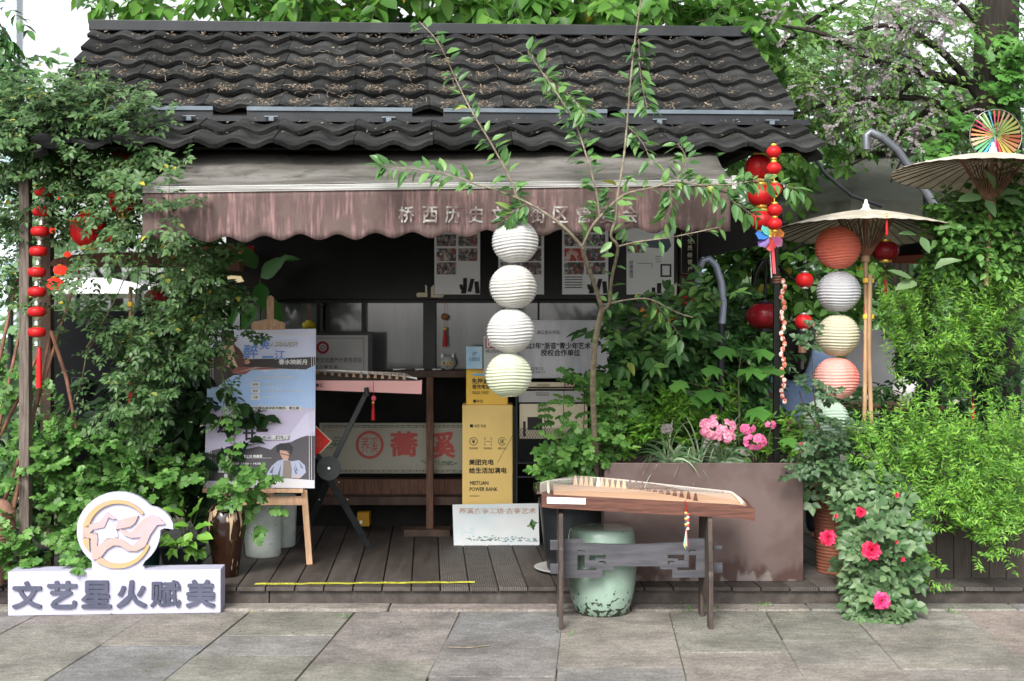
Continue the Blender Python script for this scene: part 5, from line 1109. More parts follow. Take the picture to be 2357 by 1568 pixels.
# yellow strip on the deck edge
ys = thing('tape_strip', 'yellow printed tape strip lying along the front edge of the deck', 'strip', G(840, 1345, .1))
a, b = G(585, 1347, .101), G(1093, 1342.5, .101); mb = MB(); ptsn = 24; vs = []
for i in range(ptsn + 1): 
    q = a.lerp(b, i / ptsn); q.y += .004 * math.sin(i * 1.1); q.z = .1035 + .001 * math.sin(i * 2.3); vs += [q, q + Vector((0, .045, .0))]
mb.add(vs, [(2*i, 2*i+2, 2*i+3, 2*i+1) for i in range(ptsn)]); M['tape'] = mat('tape', (.62, .60, .08), (.45, .45, .05), rough=.5, ns=20); mb.build('tape', M['tape'], ys)
mb = MB()
for i in range(70):
    q = a.lerp(b, .05 + i * .0125); q.z = .1062
    if rnd.random() < .8: mb.add([q + Vector((0, .012, 0)), q + Vector((.008, .012, 0)), q + Vector((.012, .022, 0)), q + Vector((.004, .022, 0))], [(0, 1, 2, 3)])
mb.build('tape_print', M['ink'], ys)
# ================================================================ LANTERNS
def lantern_mesh(r_, m, ribs=16, sq=.93):
    prof = []; n = ribs * 2
    for i in range(n + 1):
        a = math.pi * (.12 + .76 * i / n); k = 1 if i % 2 == 0 else .955; prof.append((r_ * math.sin(a) * k, -r_ * sq * math.cos(a)))
    mb = MB().lathe((0, 0, 0), prof, 56, smooth=False, cap=False); ph = [rnd.uniform(0, 6) for _ in range(4)]
    for i, (x, y, z) in enumerate(mb.v):
        a = math.atan2(y, x); k = 1 + .018 * math.sin(2*a + ph[0] + z*9) + .010 * math.sin(5*a + ph[1] - z*30) + .006 * math.sin(13*a + ph[2]); mb.v[i] = (x*k, y*k, z + r_ * .02 * math.sin(3*a + ph[3]))
    return mb.mesh('shade', m)
def lantern(label, cx, cy, rpx, D, m, group, tilt=0, ribs=16, sq=.93, ring=None):
    p = P(cx, cy, D); rr = S(rpx, D); t = thing('paper_lantern', label, 'lantern', p, group=group)
    t['_loc'] = (0, 0, 0)
    o = bpy.data.objects.new('shade', lantern_mesh(rr, M[m], ribs, sq)); COL.objects.link(o); o.parent = t
    for s_ in (1, -1):
        z = s_ * rr * sq * math.cos(math.pi * .12)
        q = MB().lathe((0, 0, z), [(rr * .36, -.003), (rr * .38, 0), (rr * .36, .003), (rr * .34, 0)], 24, cap=False).build('ring', ring or M[m]); q.parent = t
    q = MB().tube([(0, 0, -rr * .8), (0, 0, rr * .95)], .0015, 5).build('wire', M['silver']); q.parent = t
    q = MB().tube([(-rr*.34, 0, rr * sq * .92), (0, 0, rr), (rr*.34, 0, rr * sq * .92)], .0015, 5).build('hook', M['silver']); q.parent = t
    t.rotation_euler = (R(tilt * .6), R(tilt), rnd.uniform(0, 6)); return t
g1 = 'string of white paper lanterns hung from the awning'
for i, (cx, cy, lb, m, ti) in enumerate(((1186, 557, 'topmost of four white paper lanterns, leaves against its top', 'paper_white', 4), (1181, 661, 'second white paper lantern from the top, above the dated board', 'paper_white', -3), (1175, 762, 'third white paper lantern, deeply ribbed, over the red logo card', 'paper_white', 2), (1171, 864, 'lowest white paper lantern, greenish, before the yellow cabinet', 'paper_green', -2))):
    lantern(lb, cx, cy, 55, 6.08, m, g1, ti)
hs_ = thing('hanging_twine', 'thin twine from the awning bar through the white lanterns', 'twine', P(1186, 500, 6.08)); MB().tube([P(1188, 432, 6.12), P(1188, 505, 6.08), P(1171, 905, 6.08)], .0015, 5).build('cord', M['silver'], hs_)
g2 = 'string of coloured paper lanterns under the parasol'
for cx, cy, rp, m, lb in ((1928, 571, 53.5, 'paper_red', 'orange red paper lantern with faded writing, topmost under the parasol'), (1930, 672, 51, 'paper_cool', 'bluish white paper lantern hung right below the orange one'), (1928, 773, 52, 'paper_cream', 'cream paper lantern hung in the middle beside the seated black hair'), (1925, 871, 52, 'paper_pink', 'pinkish red paper lantern half behind leaves, fourth down'), (1900, 968, 55, 'paper_mint', 'pale mint lantern, lowest, mostly hidden by rose leaves')):
    lantern(lb, cx, cy, rp, 7.45, m, g2, rnd.uniform(-4, 4))
pl = V9(7.45 - .12); 
for x in (1912, 1958):
    pass
hc = thing('hanging_twine', 'thin twine from the parasol ribs through the coloured lanterns', 'twine', P(1928, 500, 7.45)); MB().tube([P(1925, 505, 7.45), P(1928, 530, 7.45), P(1926, 1000, 7.45)], .0015, 5).build('cord', M['silver'], hc)
def red_lantern(label, cx, cy, rx, ry, D, m='red', caps='gold', hang=None, tas=None, group=None, ribs=12, strap=True):
    t = thing('red_lantern', label, 'lantern', P(cx, cy, D), group=group); c = P(cx, cy, D); a, b = S(rx, D), S(ry, D)
    prof = [(a * math.sin(math.pi * i / 14) ** .75 if 0 < i < 14 else .001, -b * math.cos(math.pi * i / 14)) for i in range(15)]; prof[0] = (a * .35, -b * .97); prof[-1] = (a * .35, b * .97)
    MB().lathe(c, prof, 32).build('shade', M[m], t)
    if strap:
        for k in range(ribs):
            th_ = 2 * math.pi * k / ribs; pts = [c + Vector((math.cos(th_) * r_ * 1.01, math.sin(th_) * r_ * 1.01, z)) for r_, z in prof]; MB().tube(pts, a * .018, 4).build('rib', M[m], t)
    for s_ in (1, -1): MB().lathe(c + Vector((0, 0, s_ * b * .95 if s_ > 0 else -b * 1.2)), [(a * .42, 0), (a * .45, b * .03), (a * .42, b * .25)], 20).build('collar', M[caps], t)
    if hang: MB().tube([c + Vector((0, 0, b)), P(cx, hang, D)], .002, 5).build('cord', M['red' if caps == 'gold' else 'metal_dark'], t)
    if tas:
        y0, y1, w, y2 = tas; MB().tube([c - Vector((0, 0, b)), P(cx, y0, D)], .0018, 5).build('cord', M['red'], t); hh = S(y1 - y0, D); rr = S(w, D) / 2
        MB().lathe(P(cx, y1, D), [(rr, 0), (rr * .9, hh * .5), (rr * .55, hh * .85), (.001, hh)], 12).build('tassel', M['red'], t)
    return t
red_lantern('glossy dark red lantern with gold collars under the parasol right edge', 2038, 578, 31, 22, 7.5, 'red_dark', 'gold', hang=520, tas=(640, 678, 9, 0))
red_lantern('big dark crimson lantern hanging from a black hook behind the black post', 1761, 728, 42, 30, 7.7, 'red_dark', 'metal_dark', hang=680)
red_lantern('small red lantern, upper one of the pair left of the coloured lanterns', 1852, 645, 20, 17, 7.35, 'red', 'silver', hang=560, group='pair of small red lanterns', ribs=8)
red_lantern('small red lantern, lower one of the pair with brown bell beneath', 1850, 741, 20, 17, 7.35, 'red', 'silver', hang=662, group='pair of small red lanterns', ribs=8)
bl = thing('wind_bell', 'brown cylindrical wind bell hanging under the lower small red lantern', 'bell', P(1847, 800, 7.35)); MB().lathe(P(1847, 812, 7.35), [(.024, 0), (.024, .05), (.015, .065), (.001, .07)], 16).build('body', M['wood_brown'], bl); MB().tube([P(1847, 760, 7.35), P(1847, 850, 7.35)], .0015, 5).build('cord', M['ink'], bl); MB().box(P(1845, 850, 7.35) - Vector((.003, 0, .0)), P(1849, 832, 7.35) + Vector((.003, .003, 0))).build('tag', M['ink'], bl)
for i, (cx, cy, rx, ry, lb) in enumerate(((1746, 385, 29, 29, 'big red lantern highest in the cluster under the roof corner'), (1752, 450, 30, 24, 'big red lantern in the middle of the cluster under the roof corner'), (1755, 508, 30, 22, 'big red lantern lowest in the cluster above the pinwheel'))):
    red_lantern(lb, cx, cy, rx, ry, 6.95, 'red', 'gold', hang=cy - 42, group='cluster of red lanterns at the roof corner')
lsr = thing('lantern_string', 'string of small gilt trimmed red lanterns under the right roof corner', 'lantern string', P(1781, 345, 6.75))
for cy in (350, 388, 436, 484, 516):
    c = P(1781 + (2 if cy > 400 else 0), cy, 6.75); MB().ell(c, .040, .040, .034, 20, 10).build('lantern', M['red'], lsr)
    for s_ in (1, -1): MB().lathe(c + Vector((0, 0, s_ * .036 - .006)), [(.014, 0), (.018, .006), (.014, .012)], 12).build('connector', M['gold'], lsr)
MB().tube([P(1781, 335, 6.75), P(1783, 545, 6.75)], .003, 6).build('cord', M['gold'], lsr)
lsl = thing('lantern_string', 'string of eight flat red lanterns with silver beads and tassel by the left post', 'lantern string', P(85, 440, 6.9))
for i, cy in enumerate((441, 487, 533, 579, 627, 672, 718, 765)):
    x = 100 - i * 4 if i < 4 else 85; c = P(x, cy, 6.9); a, b = S(20, 6.9), S(11, 6.9)
    MB().lathe(c, [(a * .35, -b * 1.05), (a * .8, -b * .9), (a, -b * .45), (a * 1.02, 0), (a, b * .45), (a * .8, b * .9), (a * .35, b * 1.05)], 28).build('lantern', M['red'], lsl)
    MB().lathe(c - Vector((0, 0, S(24, 6.9) + .02)), [(.012, 0), (.022, .004), (.010, .010), (.016, .02), (.008, .028), (.018, .036), (.02, .042)], 14).build('bead', M['silver'], lsl)
MB().tube([P(103, 420, 6.9), P(86, 600, 6.9), P(86, 800, 6.9)], .003, 6).build('cord', M['gold'], lsl)
h = S(95, 6.9); MB().lathe(P(90, 893, 6.9), [(.015, 0), (.014, h*.6), (.010, h*.95), (.004, h)], 14).build('tassel', M['red'], lsl)
for i, (cx, cy, rx, ry, m, lb) in enumerate(((205, 530, 42, 38, 'red', 'large red lantern half buried in rose leaves above the curved beam'), (285, 455, 34, 40, 'red', 'tall red lantern deep in the climbing rose near the awning corner'), (285, 368, 30, 28, 'red', 'red lantern high in the rose under the roof corner'), (152, 378, 10, 17, 'red', 'narrow red lantern peeping out beside the left post top'), (268, 548, 26, 14, 'red', 'red lantern just above the middle of the curved beam'))):
    red_lantern(lb, cx, cy, rx, ry, 6.98, m, 'gold', hang=cy - ry - 30)
for i, (cx, cy, rx, ry, lb) in enumerate(((140, 622, 17, 11, 'small glowing red lantern right under the beam end'), (127, 654, 20, 14, 'glowing red lantern below the other lit one, left of the beam'), (120, 530, 7, 7, 'tiny glowing red ball lantern beside the left string'), (137, 458, 5, 5, 'tiniest glowing red ball high in the rose leaves'), (155, 586, 8, 6, 'tiny glowing red ball just above the beam end'), (158, 513, 7, 6, 'tiny glowing red ball in front of the large red lantern'))):
    red_lantern(lb, cx, cy, rx, ry, 7.4, 'red_lit', 'gold', hang=cy - ry - 14, strap=False)
red_lantern('dark red lantern with gold collars between rose stems at left', 360, 685, 27, 19, 7.5, 'red_dark', 'gold', hang=620, tas=(750, 790, 7, 0))
tassel('tassel', 'long red tassel below the yellow bamboo grip in the rose', 302, 872, 928, 7.35, w=16, cord=840)
tassel('tassel', 'small dark red tassel hanging under the curved beam', 182, 628, 660, 7.5, m='red_dark', w=9, cord=600)
tassel('tassel', 'red tassel hanging from the near side of the paper parasol', 2041, 500, 540, 6.98, w=7, cord=490)
tassel('tassel', 'long red paper tassel beside the parasol pole', 1990, 768, 832, 7.45, w=9, cord=700)
tassel('tassel', 'thin red tassel deep in the shrub at right', 2240, 935, 975, 7.4, w=8, cord=900)
# ================================================================ PARASOLS
def parasol(label, apex, D, half_px, rise, pole_to, tilt=(0, 0), nribs=36, white=True, polex=None):
    a = P(*apex, D); rr = S(half_px, D); t = thing('paper_parasol', label, 'parasol', a, group='oiled paper parasols'); t['_loc'] = (0, 0, 0)
    def kid(o): o.parent = t; return o
    prof = [(.02, -.012), (rr * .25, -rise * .17), (rr * .5, -rise * .40), (rr * .75, -rise * .68), (rr, -rise)]
    mb = MB(); n = nribs * 2; vs = []
    for r_, z in prof:
        for j in range(n): vs.append((r_ * math.cos(2*math.pi*j/n), r_ * math.sin(2*math.pi*j/n), z - (0.004 * r_ / rr if j % 2 else 0)))
    mb.add(vs, [(i*n+j, (i+1)*n+j, (i+1)*n+(j+1) % n, i*n+(j+1) % n) for i in range(4) for j in range(n)]); cano = kid(mb.build('canopy', M['oilpaper'])); so = cano.modifiers.new('s', 'SOLIDIFY'); so.thickness = .002
    me = MB().tube([(r_, 0, z - .007) for r_, z in prof], .0028, 4).mesh('rib', M['rib']); zh = -rise - rr * .28
    me2 = MB().tube([(.018, 0, zh), (rr * .32, 0, -rise * .25 - .005)], .0035, 4).mesh('strut', M['bamboo_rust'])
    for k in range(nribs):
        for nm, m_ in (('rib', me), ('strut', me2)): o = bpy.data.objects.new(nm, m_); COL.objects.link(o); o.parent = t; o.rotation_euler = (0, 0, 2 * math.pi * k / nribs)
    kid(MB().lathe((0, 0, zh - .025), [(.026, 0), (.028, .03), (.022, .045), (.03, .05)], 16).build('runner', M['bamboo']))
    kid(MB().lathe((0, 0, -.02), [(.032, 0), (.034, .018), (.02, .028), (.017, .05), (.01, .055), (.008, .075), (.001, .08)], 16).build('finial', M['white']))
    kid(MB().tube([(0, 0, 0), (.004, 0, -pole_to * .5), (.0, 0, -pole_to)], .0125, 10).build('pole', M['bamboo']))
    t.rotation_euler = (R(tilt[0]), R(tilt[1]), 0); return t
parasol('cream oiled paper parasol with dark ribs over the coloured lanterns', (1993, 482), 7.5, 212, .135, 1.25, (-4, 1.5))
parasol('second oiled paper parasol cut by the right edge, above the shrub', (2285, 352), 7.2, 222, .135, .75, (-3, 4))
bp = thing('bamboo_prop', 'bamboo prop lashed to the parasol pole with yellow tape', 'pole', P(2004, 940, 7.42)); MB().tube([P(2003, 632, 7.42), P(2000, 800, 7.42), P(2006, 1000, 7.45)], .013, 10).build('culm', M['bamboo'], bp)
for y in (645, 728): MB().lathe(P(1999, y + 6, 7.46), [(.032, 0), (.034, .012), (.032, .026)], 16).build('tape_lashing', M['yellow'], bp)
# pinwheels
pw_ = thing('pinwheel', 'seven petal rainbow pinwheel on a stick beside the roof lanterns', 'pinwheel', P(1770, 620, 6.9)); c = P(1772, 545, 6.9)
for k, m in enumerate(((.80, .62, .10), (.80, .28, .08), (.72, .22, .50), (.78, .10, .10), (.16, .08, .35), (.05, .20, .60), (.15, .62, .52))):
    a = R(65 - k * 51.4); l = .075; u = Vector((math.cos(a), 0, math.sin(a))); v = Vector((-math.sin(a), 0, math.cos(a)))
    MB().add([c, c + u*l*.35 + v*.022 - Vector((0, .012, 0)), c + u*l*.8 + v*.028 - Vector((0, .02, 0)), c + u*l*1.08 - Vector((0, .006, 0)), c + u*l*.9 - v*.02, c + u*l*.4 - v*.014 + Vector((0, .006, 0))], [(0, 1, 2, 3, 4, 5)]).build('petal', mat('petal_%d' % k, m, rough=.35, trans=.3), pw_)
MB().ell(c - Vector((0, .012, 0)), .008, .006, .008, 10, 6).build('hub', M['yellow'], pw_); MB().tube([c + Vector((0, .01, 0)), P(1776, 640, 6.92)], .004, 6).build('stick', M['white_metal'], pw_)
MB().add([c + Vector((.006, -.005, -.03)), c + Vector((.02, -.005, -.03)), c + Vector((.032, -.004, -.20)), c + Vector((.016, -.004, -.20))], [(0, 1, 2, 3)]).build('streamer', mat('streamer', (.72, .08, .10), rough=.4), pw_)
wm = thing('windmill', 'large colour wheel windmill of thin blades above the right parasol', 'windmill', P(2292, 375, 7.9)); c = P(2292, 312, 7.9); rr = S(60, 7.9)
cols = [mat('vane_%d' % i, m, rough=.4, trans=.3) for i, m in enumerate(((.72, .12, .16), (.70, .42, .35), (.72, .66, .25), (.72, .66, .25), (.70, .22, .12), (.75, .40, .20), (.70, .55, .15), (.72, .12, .12), (.65, .06, .20), (.10, .42, .65), (.15, .40, .22), (.72, .40, .30), (.75, .30, .15), (.62, .10, .20), (.55, .62, .45), (.12, .45, .68)))]
for k in range(30):
    a = R(92 - k * 12); u = Vector((math.cos(a), 0, math.sin(a))); v = Vector((-math.sin(a), 0, math.cos(a))); MB().add([c + u*.012, c + u*rr*.97 + v*rr*.085 - Vector((0, .008, 0)), c + u*rr*.95 - v*rr*.03 + Vector((0, .008, 0))], [(0, 1, 2)]).build('vane', cols[(k * 16 // 30)], wm)
pts = [c + Vector((rr*math.cos(t/24*math.pi), 0, rr*math.sin(t/24*math.pi))) for t in range(49)]; MB().tube(pts, .0018, 4).build('rim', M['silver'], wm); MB().ell(c - Vector((0, .01, 0)), .008, .005, .008, 10, 6).build('hub', M['ink'], wm); MB().tube([c + Vector((0, .012, 0)), P(2292, 400, 7.92)], .005, 6).build('stick', M['white_metal'], wm)
# big grey patio umbrella with bent arm
gu = thing('patio_umbrella', 'large grey green canvas patio umbrella on a bent steel arm', 'umbrella', P(2010, 340, 10.2)); c = P(2010, 342, 10.2); n = 8; mb = MB(); vs = [c]; rr = 1.32; zr = 2.42
M['canvas_grey'] = mat('canvas_grey', (.11, .115, .095), (.155, .16, .135), rough=.85, ns=3, trans=.1)
for j in range(n): a = 2*math.pi*(j+.5)/n; vs.append(Vector((c.x + rr*math.cos(a), c.y + rr*math.sin(a), zr)))
mb.add(vs, [(0, 1 + j, 1 + (j + 1) % n) for j in range(n)]); o = mb.build('canopy', M['canvas_grey'], gu); o.modifiers.new('s', 'SOLIDIFY').thickness = .006
mb = MB()
for j in range(n): p, q = vs[1 + j], vs[1 + (j+1) % n]; mb.add([p, q, q - Vector((0, 0, .13)), p - Vector((0, 0, .13))], [(0, 1, 2, 3)])
o = mb.build('valance', M['canvas_grey'], gu); o.modifiers.new('s', 'SOLIDIFY').thickness = .004
for j in range(n): MB().bar(c - Vector((0, 0, .03)), vs[1 + j] - Vector((0, 0, .03)), .02).build('rib', M['metal_dark'], gu)
mb = MB(); vs2 = [c + Vector((0, 0, .10))] + [Vector((c.x + .34*math.cos(2*math.pi*(j+.5)/n), c.y + .34*math.sin(2*math.pi*(j+.5)/n), c.z - .06)) for j in range(n)]; mb.add(vs2, [(0, 1 + j, 1 + (j+1) % n) for j in range(n)]); mb.build('top_cap', M['canvas_grey'], gu)
M['steel_grey'] = mat('steel_grey', (.10, .11, .13), (.15, .16, .18), rough=.35, metal=.4, ns=5)
pts = [P(x, y, 7.9) for x, y in ((1994, 345), (1994, 312), (2003, 304), (2030, 316), (2065, 345), (2100, 395), (2130, 440), (2155, 482))]; MB().tube(pts, .025, 14).build('bent_arm', M['steel_grey'], gu); MB().tube([P(2136, 450, 7.95), Vector((P(2136, 450, 7.95).x, 7.95, 0))], .030, 14).build('mast', M['metal_dark'], gu)
MB().tube([P(1868, 355, 8.0), P(1900, 400, 8.0), P(1960, 450, 8.0), P(2030, 475, 8.0)], .012, 8).build('stay_rod', M['metal_dark'], gu)
gu2 = thing('patio_umbrella', 'grey green patio umbrella with red lining behind the right shrub', 'umbrella', P(2230, 540, 10.5)); c = P(2260, 500, 10.8); vs = [c]
for j in range(8): a = 2*math.pi*(j+.2)/8; vs.append(Vector((c.x + .95*math.cos(a), c.y + .95*math.sin(a), c.z - .33)))
mb = MB(); mb.add(vs, [(0, 1 + j, 1 + (j + 1) % 8) for j in range(8)]); o = mb.build('canopy', M['canvas_grey'], gu2); mb = MB(); mb.add([v - Vector((0, 0, .02)) for v in vs], [(0, 1 + (j + 1) % 8, 1 + j) for j in range(8)]); mb.build('lining', mat('lining', (.30, .05, .04), rough=.8), gu2); MB().tube([c, Vector((c.x, c.y, 0))], .03, 10).build('mast', M['metal_dark'], gu2)
# silver arch lamp tube and black hook post
al = thing('arch_pipe', 'silver bent pipe arch beside the brown corner post', 'pipe', P(1640, 960, 7.45))
pts = [(1612, 720), (1606, 660), (1608, 622), (1618, 600), (1632, 596), (1648, 612), (1660, 650), (1665, 700), (1662, 745)]; MB().tube([P(x, y, 7.45) for x, y in pts], .0205, 16).build('arch', mat('pipe_silver', (.22, .25, .32), rough=.35, metal=.3), al); q = P(1660, 745, 7.45); MB().tube([q, Vector((q.x, q.y, .66))], .02, 10).build('post', M['metal_dark'], al)
bpst = thing('black_post', 'black square post with bamboo lashing behind the pinwheel', 'post', P(1787, 1000, 7.3)); a = P(1787, 470, 7.3); MB().box((a.x - .008, 7.29, P(0, 635, 7.3).z), (a.x + .008, 7.31, a.z)).build('rod', M['black'], bpst); MB().box((a.x - .017, 7.285, .1), (a.x + .017, 7.32, P(0, 618, 7.3).z)).build('shaft', M['black'], bpst, bevel=.003)
for y in (640, 646, 652): MB().lathe(P(1787, y, 7.302), [(.026, 0), (.029, .005), (.026, .01)], 12).build('lashing', M['bamboo_rust'], bpst)
ck = thing('chain_charm', 'string of red and cream knotted charms along the black post', 'charm', P(1806, 700, 7.28))
M['charm'] = mat('charm', (.55, .12, .08), (.75, .60, .52), rough=.6, ns=45, ramp=(.48, .52))
for i in range(24): y = 648 + i * 12; MB().ell(P(1802 + 4 * math.sin(i * 1.7), y, 7.27), .014, .009, .017, 8, 6).build('knot', M['charm'], ck)
hk = thing('lantern_hook', 'black iron hook carrying the dark crimson lantern', 'hook', P(1760, 690, 7.7)); MB().tube([P(x, y, 7.7) for x, y in ((1735, 660), (1742, 625), (1755, 603), (1768, 600), (1776, 620), (1772, 650))], [.012, .016, .02, .016, .01, .008], 8).build('hook', M['black'], hk); q = P(1764, 610, 7.7); MB().tube([q, P(1760, 700, 7.7)], .009, 8).build('rod', M['black'], hk)
# ================================================================ LEFT SIDE STRUCTURES
lp = thing('timber_post', 'weathered grey timber post at the left of the climbing rose', 'post', P(53, 1280, 7.35)); a, b = P(43, 0, 7.02), P(66, 0, 7.02); MB().box((a.x, 7.02, .1), (b.x, 7.08, 2.36)).build('post', M['wood_grey'], lp, bevel=.005)
lp2 = thing('timber_post', 'dark timber post just behind the flat red lantern string', 'post', P(100, 1280, 7.6)); a, b = P(92, 0, 7.6), P(117, 0, 7.6); MB().box((a.x, 7.6, .1), (b.x, 7.66, 2.4)).build('post', M['wood_dark'], lp2, bevel=.005)
cbm = thing('curved_beam', 'curved dark wooden beam crossing behind the climbing rose', 'beam', P(290, 600, 7.6)); pl = V9(7.6); mb = MB(); pl.slab(mb, [(115, 608), (125, 598), (170, 588), (250, 583), (340, 582), (420, 588), (550, 600), (550, 622), (420, 613), (120, 612)], -.10, 0); mb.build('beam', M['wood_brown'], cbm, bevel=.004)
tb = thing('top_beam', 'horizontal timber beam high in the rose at the roof corner', 'beam', P(150, 395, 7.4)); MB().pbox(-60, 378, 330, 402, 7.38, 7.48).build('beam', M['wood_brown'], tb, bevel=.004)
bb = thing('black_board', 'black menu board with a faint chalk emblem behind the bamboo canes', 'board', P(280, 1000, 8.3)); M['slate_board'] = mat('slate_board', (.004, .0045, .0055), (.006, .0065, .008), rough=.7, spec=.1, ns=3); MB().pbox(122, 716, 430, 1080, 8.3, 8.34).build('board', M['slate_board'], bb)
pl = V9(8.3); mb = MB(); ch_ = mat('chalk', (.06, .06, .066), rough=.9)
for q in ((165, 869, 197, 870), (165, 893, 197, 894), (165, 869, 166, 894), (196, 869, 197, 894)): pl.rect(mb, *q, off=.002)
mb.build('chalk_frame', ch_, bb); text('茶', pl, 181, 881, 14, ch_, bb); text('荞溪 工坊', pl, 215, 740, 14, ch_, bb, W=70)
M['cane'] = M['bamboo_rust']
for i, (x0, y0, x1, y1, lb) in enumerate(((-40, 1300, 165, 672, 'long rusty cane leaning up to the beam'), (-10, 1330, 118, 760, 'rusty cane crossing in front of the grey post'), (118, 762, 175, 985, 'short rusty cane leaning right of the lanterns'), (-30, 1060, 95, 800, 'rusty cane low at the left edge'), (-60, 1200, 60, 700, 'thick rusty cane behind the grey post'), (10, 1280, 75, 900, 'thin rusty cane beside the clay urn'), (-50, 1000, 40, 640, 'rusty cane at the far left edge'))):
    t = thing('cane', lb, 'cane', P(x0, y0, 7.15), group='rusty canes leaning at the left'); D = 7.15 - .03 * (i % 3); a = P(x0, y0, D); b = P(x1, y1, D + .05); mid = a.lerp(b, .5) + Vector((.015, 0, .01)); MB().tube([a, mid, b], [.012, .011, .008], 8).build('culm', M['cane'], t)
fl_ = thing('bamboo_flute', 'yellow taped bamboo stick hanging among the rose stems', 'stick', P(302, 860, 7.35)); MB().tube([P(300, 660, 7.35), P(302, 850, 7.35)], .011, 10).build('stick', M['bamboo'], fl_)
for y in (700, 738, 772, 800): MB().lathe(P(301, y + 5, 7.35), [(.016, 0), (.019, .01), (.016, .024)], 12).build('tape_ring', M['yellow'], fl_)
# white marquee roofs far behind at left
mq = thing('white_marquee', 'white tent roof seen behind the left timber posts', 'tent', P(250, 660, 14)); c = P(215, 640, 14.5); vs = [c + Vector((-.35, 0, 0)), c + Vector((.2, 0, 0))]; mb = MB(); z0 = P(0, 664, 13).z
base = [Vector((c.x - .35, 13, z0)), Vector((c.x + .95, 13, z0)), Vector((c.x + .95, 15, z0)), Vector((c.x - .35, 15, z0))]; mb.add(base + vs, [(0, 1, 5, 4), (1, 2, 5), (2, 3, 4, 5), (3, 0, 4)]); mb.build('roof', M['white'], mq); mb = MB()
for j in range(4): p, q = base[j], base[(j+1) % 4]; mb.add([p, q, q - Vector((0, 0, .05)), p - Vector((0, 0, .05))], [(0, 1, 2, 3)])
mb.build('valance', M['white'], mq)
for b_ in base: MB().tube([b_, Vector((b_.x, b_.y, 0))], .03, 8).build('leg', M['metal_dark'], mq)
# table and stool behind at right
tbl = thing('cafe_table', 'brown topped cafe table behind the coloured lanterns', 'table', P(2010, 1100, 9.4)); c = P(2020, 932, 9.3); MB().box((c.x - .38, 9.1, c.z - .035), (c.x + .42, 9.7, c.z)).build('table_top', M['wood_brown'], tbl, bevel=.005)
for dx, dy in ((-.34, 9.14), (.38, 9.14), (-.34, 9.64), (.38, 9.64)): MB().box((c.x + dx - .02, dy - .02, 0), (c.x + dx + .02, dy + .02, c.z - .035)).build('leg', M['metal_dark'], tbl)
bg_ = thing('white_bag', 'crumpled white bag standing on the cafe table', 'bag', P(2080, 925, 9.4)); MB().ell(P(2085, 898, 9.45), .10, .08, .10, 14, 10).build('bag', M['white'], bg_)
wc = thing('white_canopy', 'pale white screen far behind the right shrub stems', 'screen', P(1985, 900, 11)); MB().pbox(1950, 760, 2060, 890, 11.0, 11.04).build('panel', mat('screen', (.52, .52, .55), (.62, .62, .64), rough=.6, ns=3), wc)
# ================================================================ PLANTS
def bm_branch(mb, pts, r0, r1, n=8):
    k = len(pts)
    # smooth with Catmull-Rom
    out = []
    for i in range(k - 1):
        p0, p1, p2, p3 = pts[max(i-1, 0)], pts[i], pts[i+1], pts[min(i+2, k-1)]
        for s_ in range(4):
            t = s_ / 4; out.append(.5 * ((2*p1) + (p2-p0)*t + (2*p0-5*p1+4*p2-p3)*t*t + (3*p1-p0-3*p2+p3)*t**3))
    out.append(pts[-1]); m = len(out); mb.tube(out, [r0 + (r1 - r0) * i / (m-1) for i in range(m)], n); return out
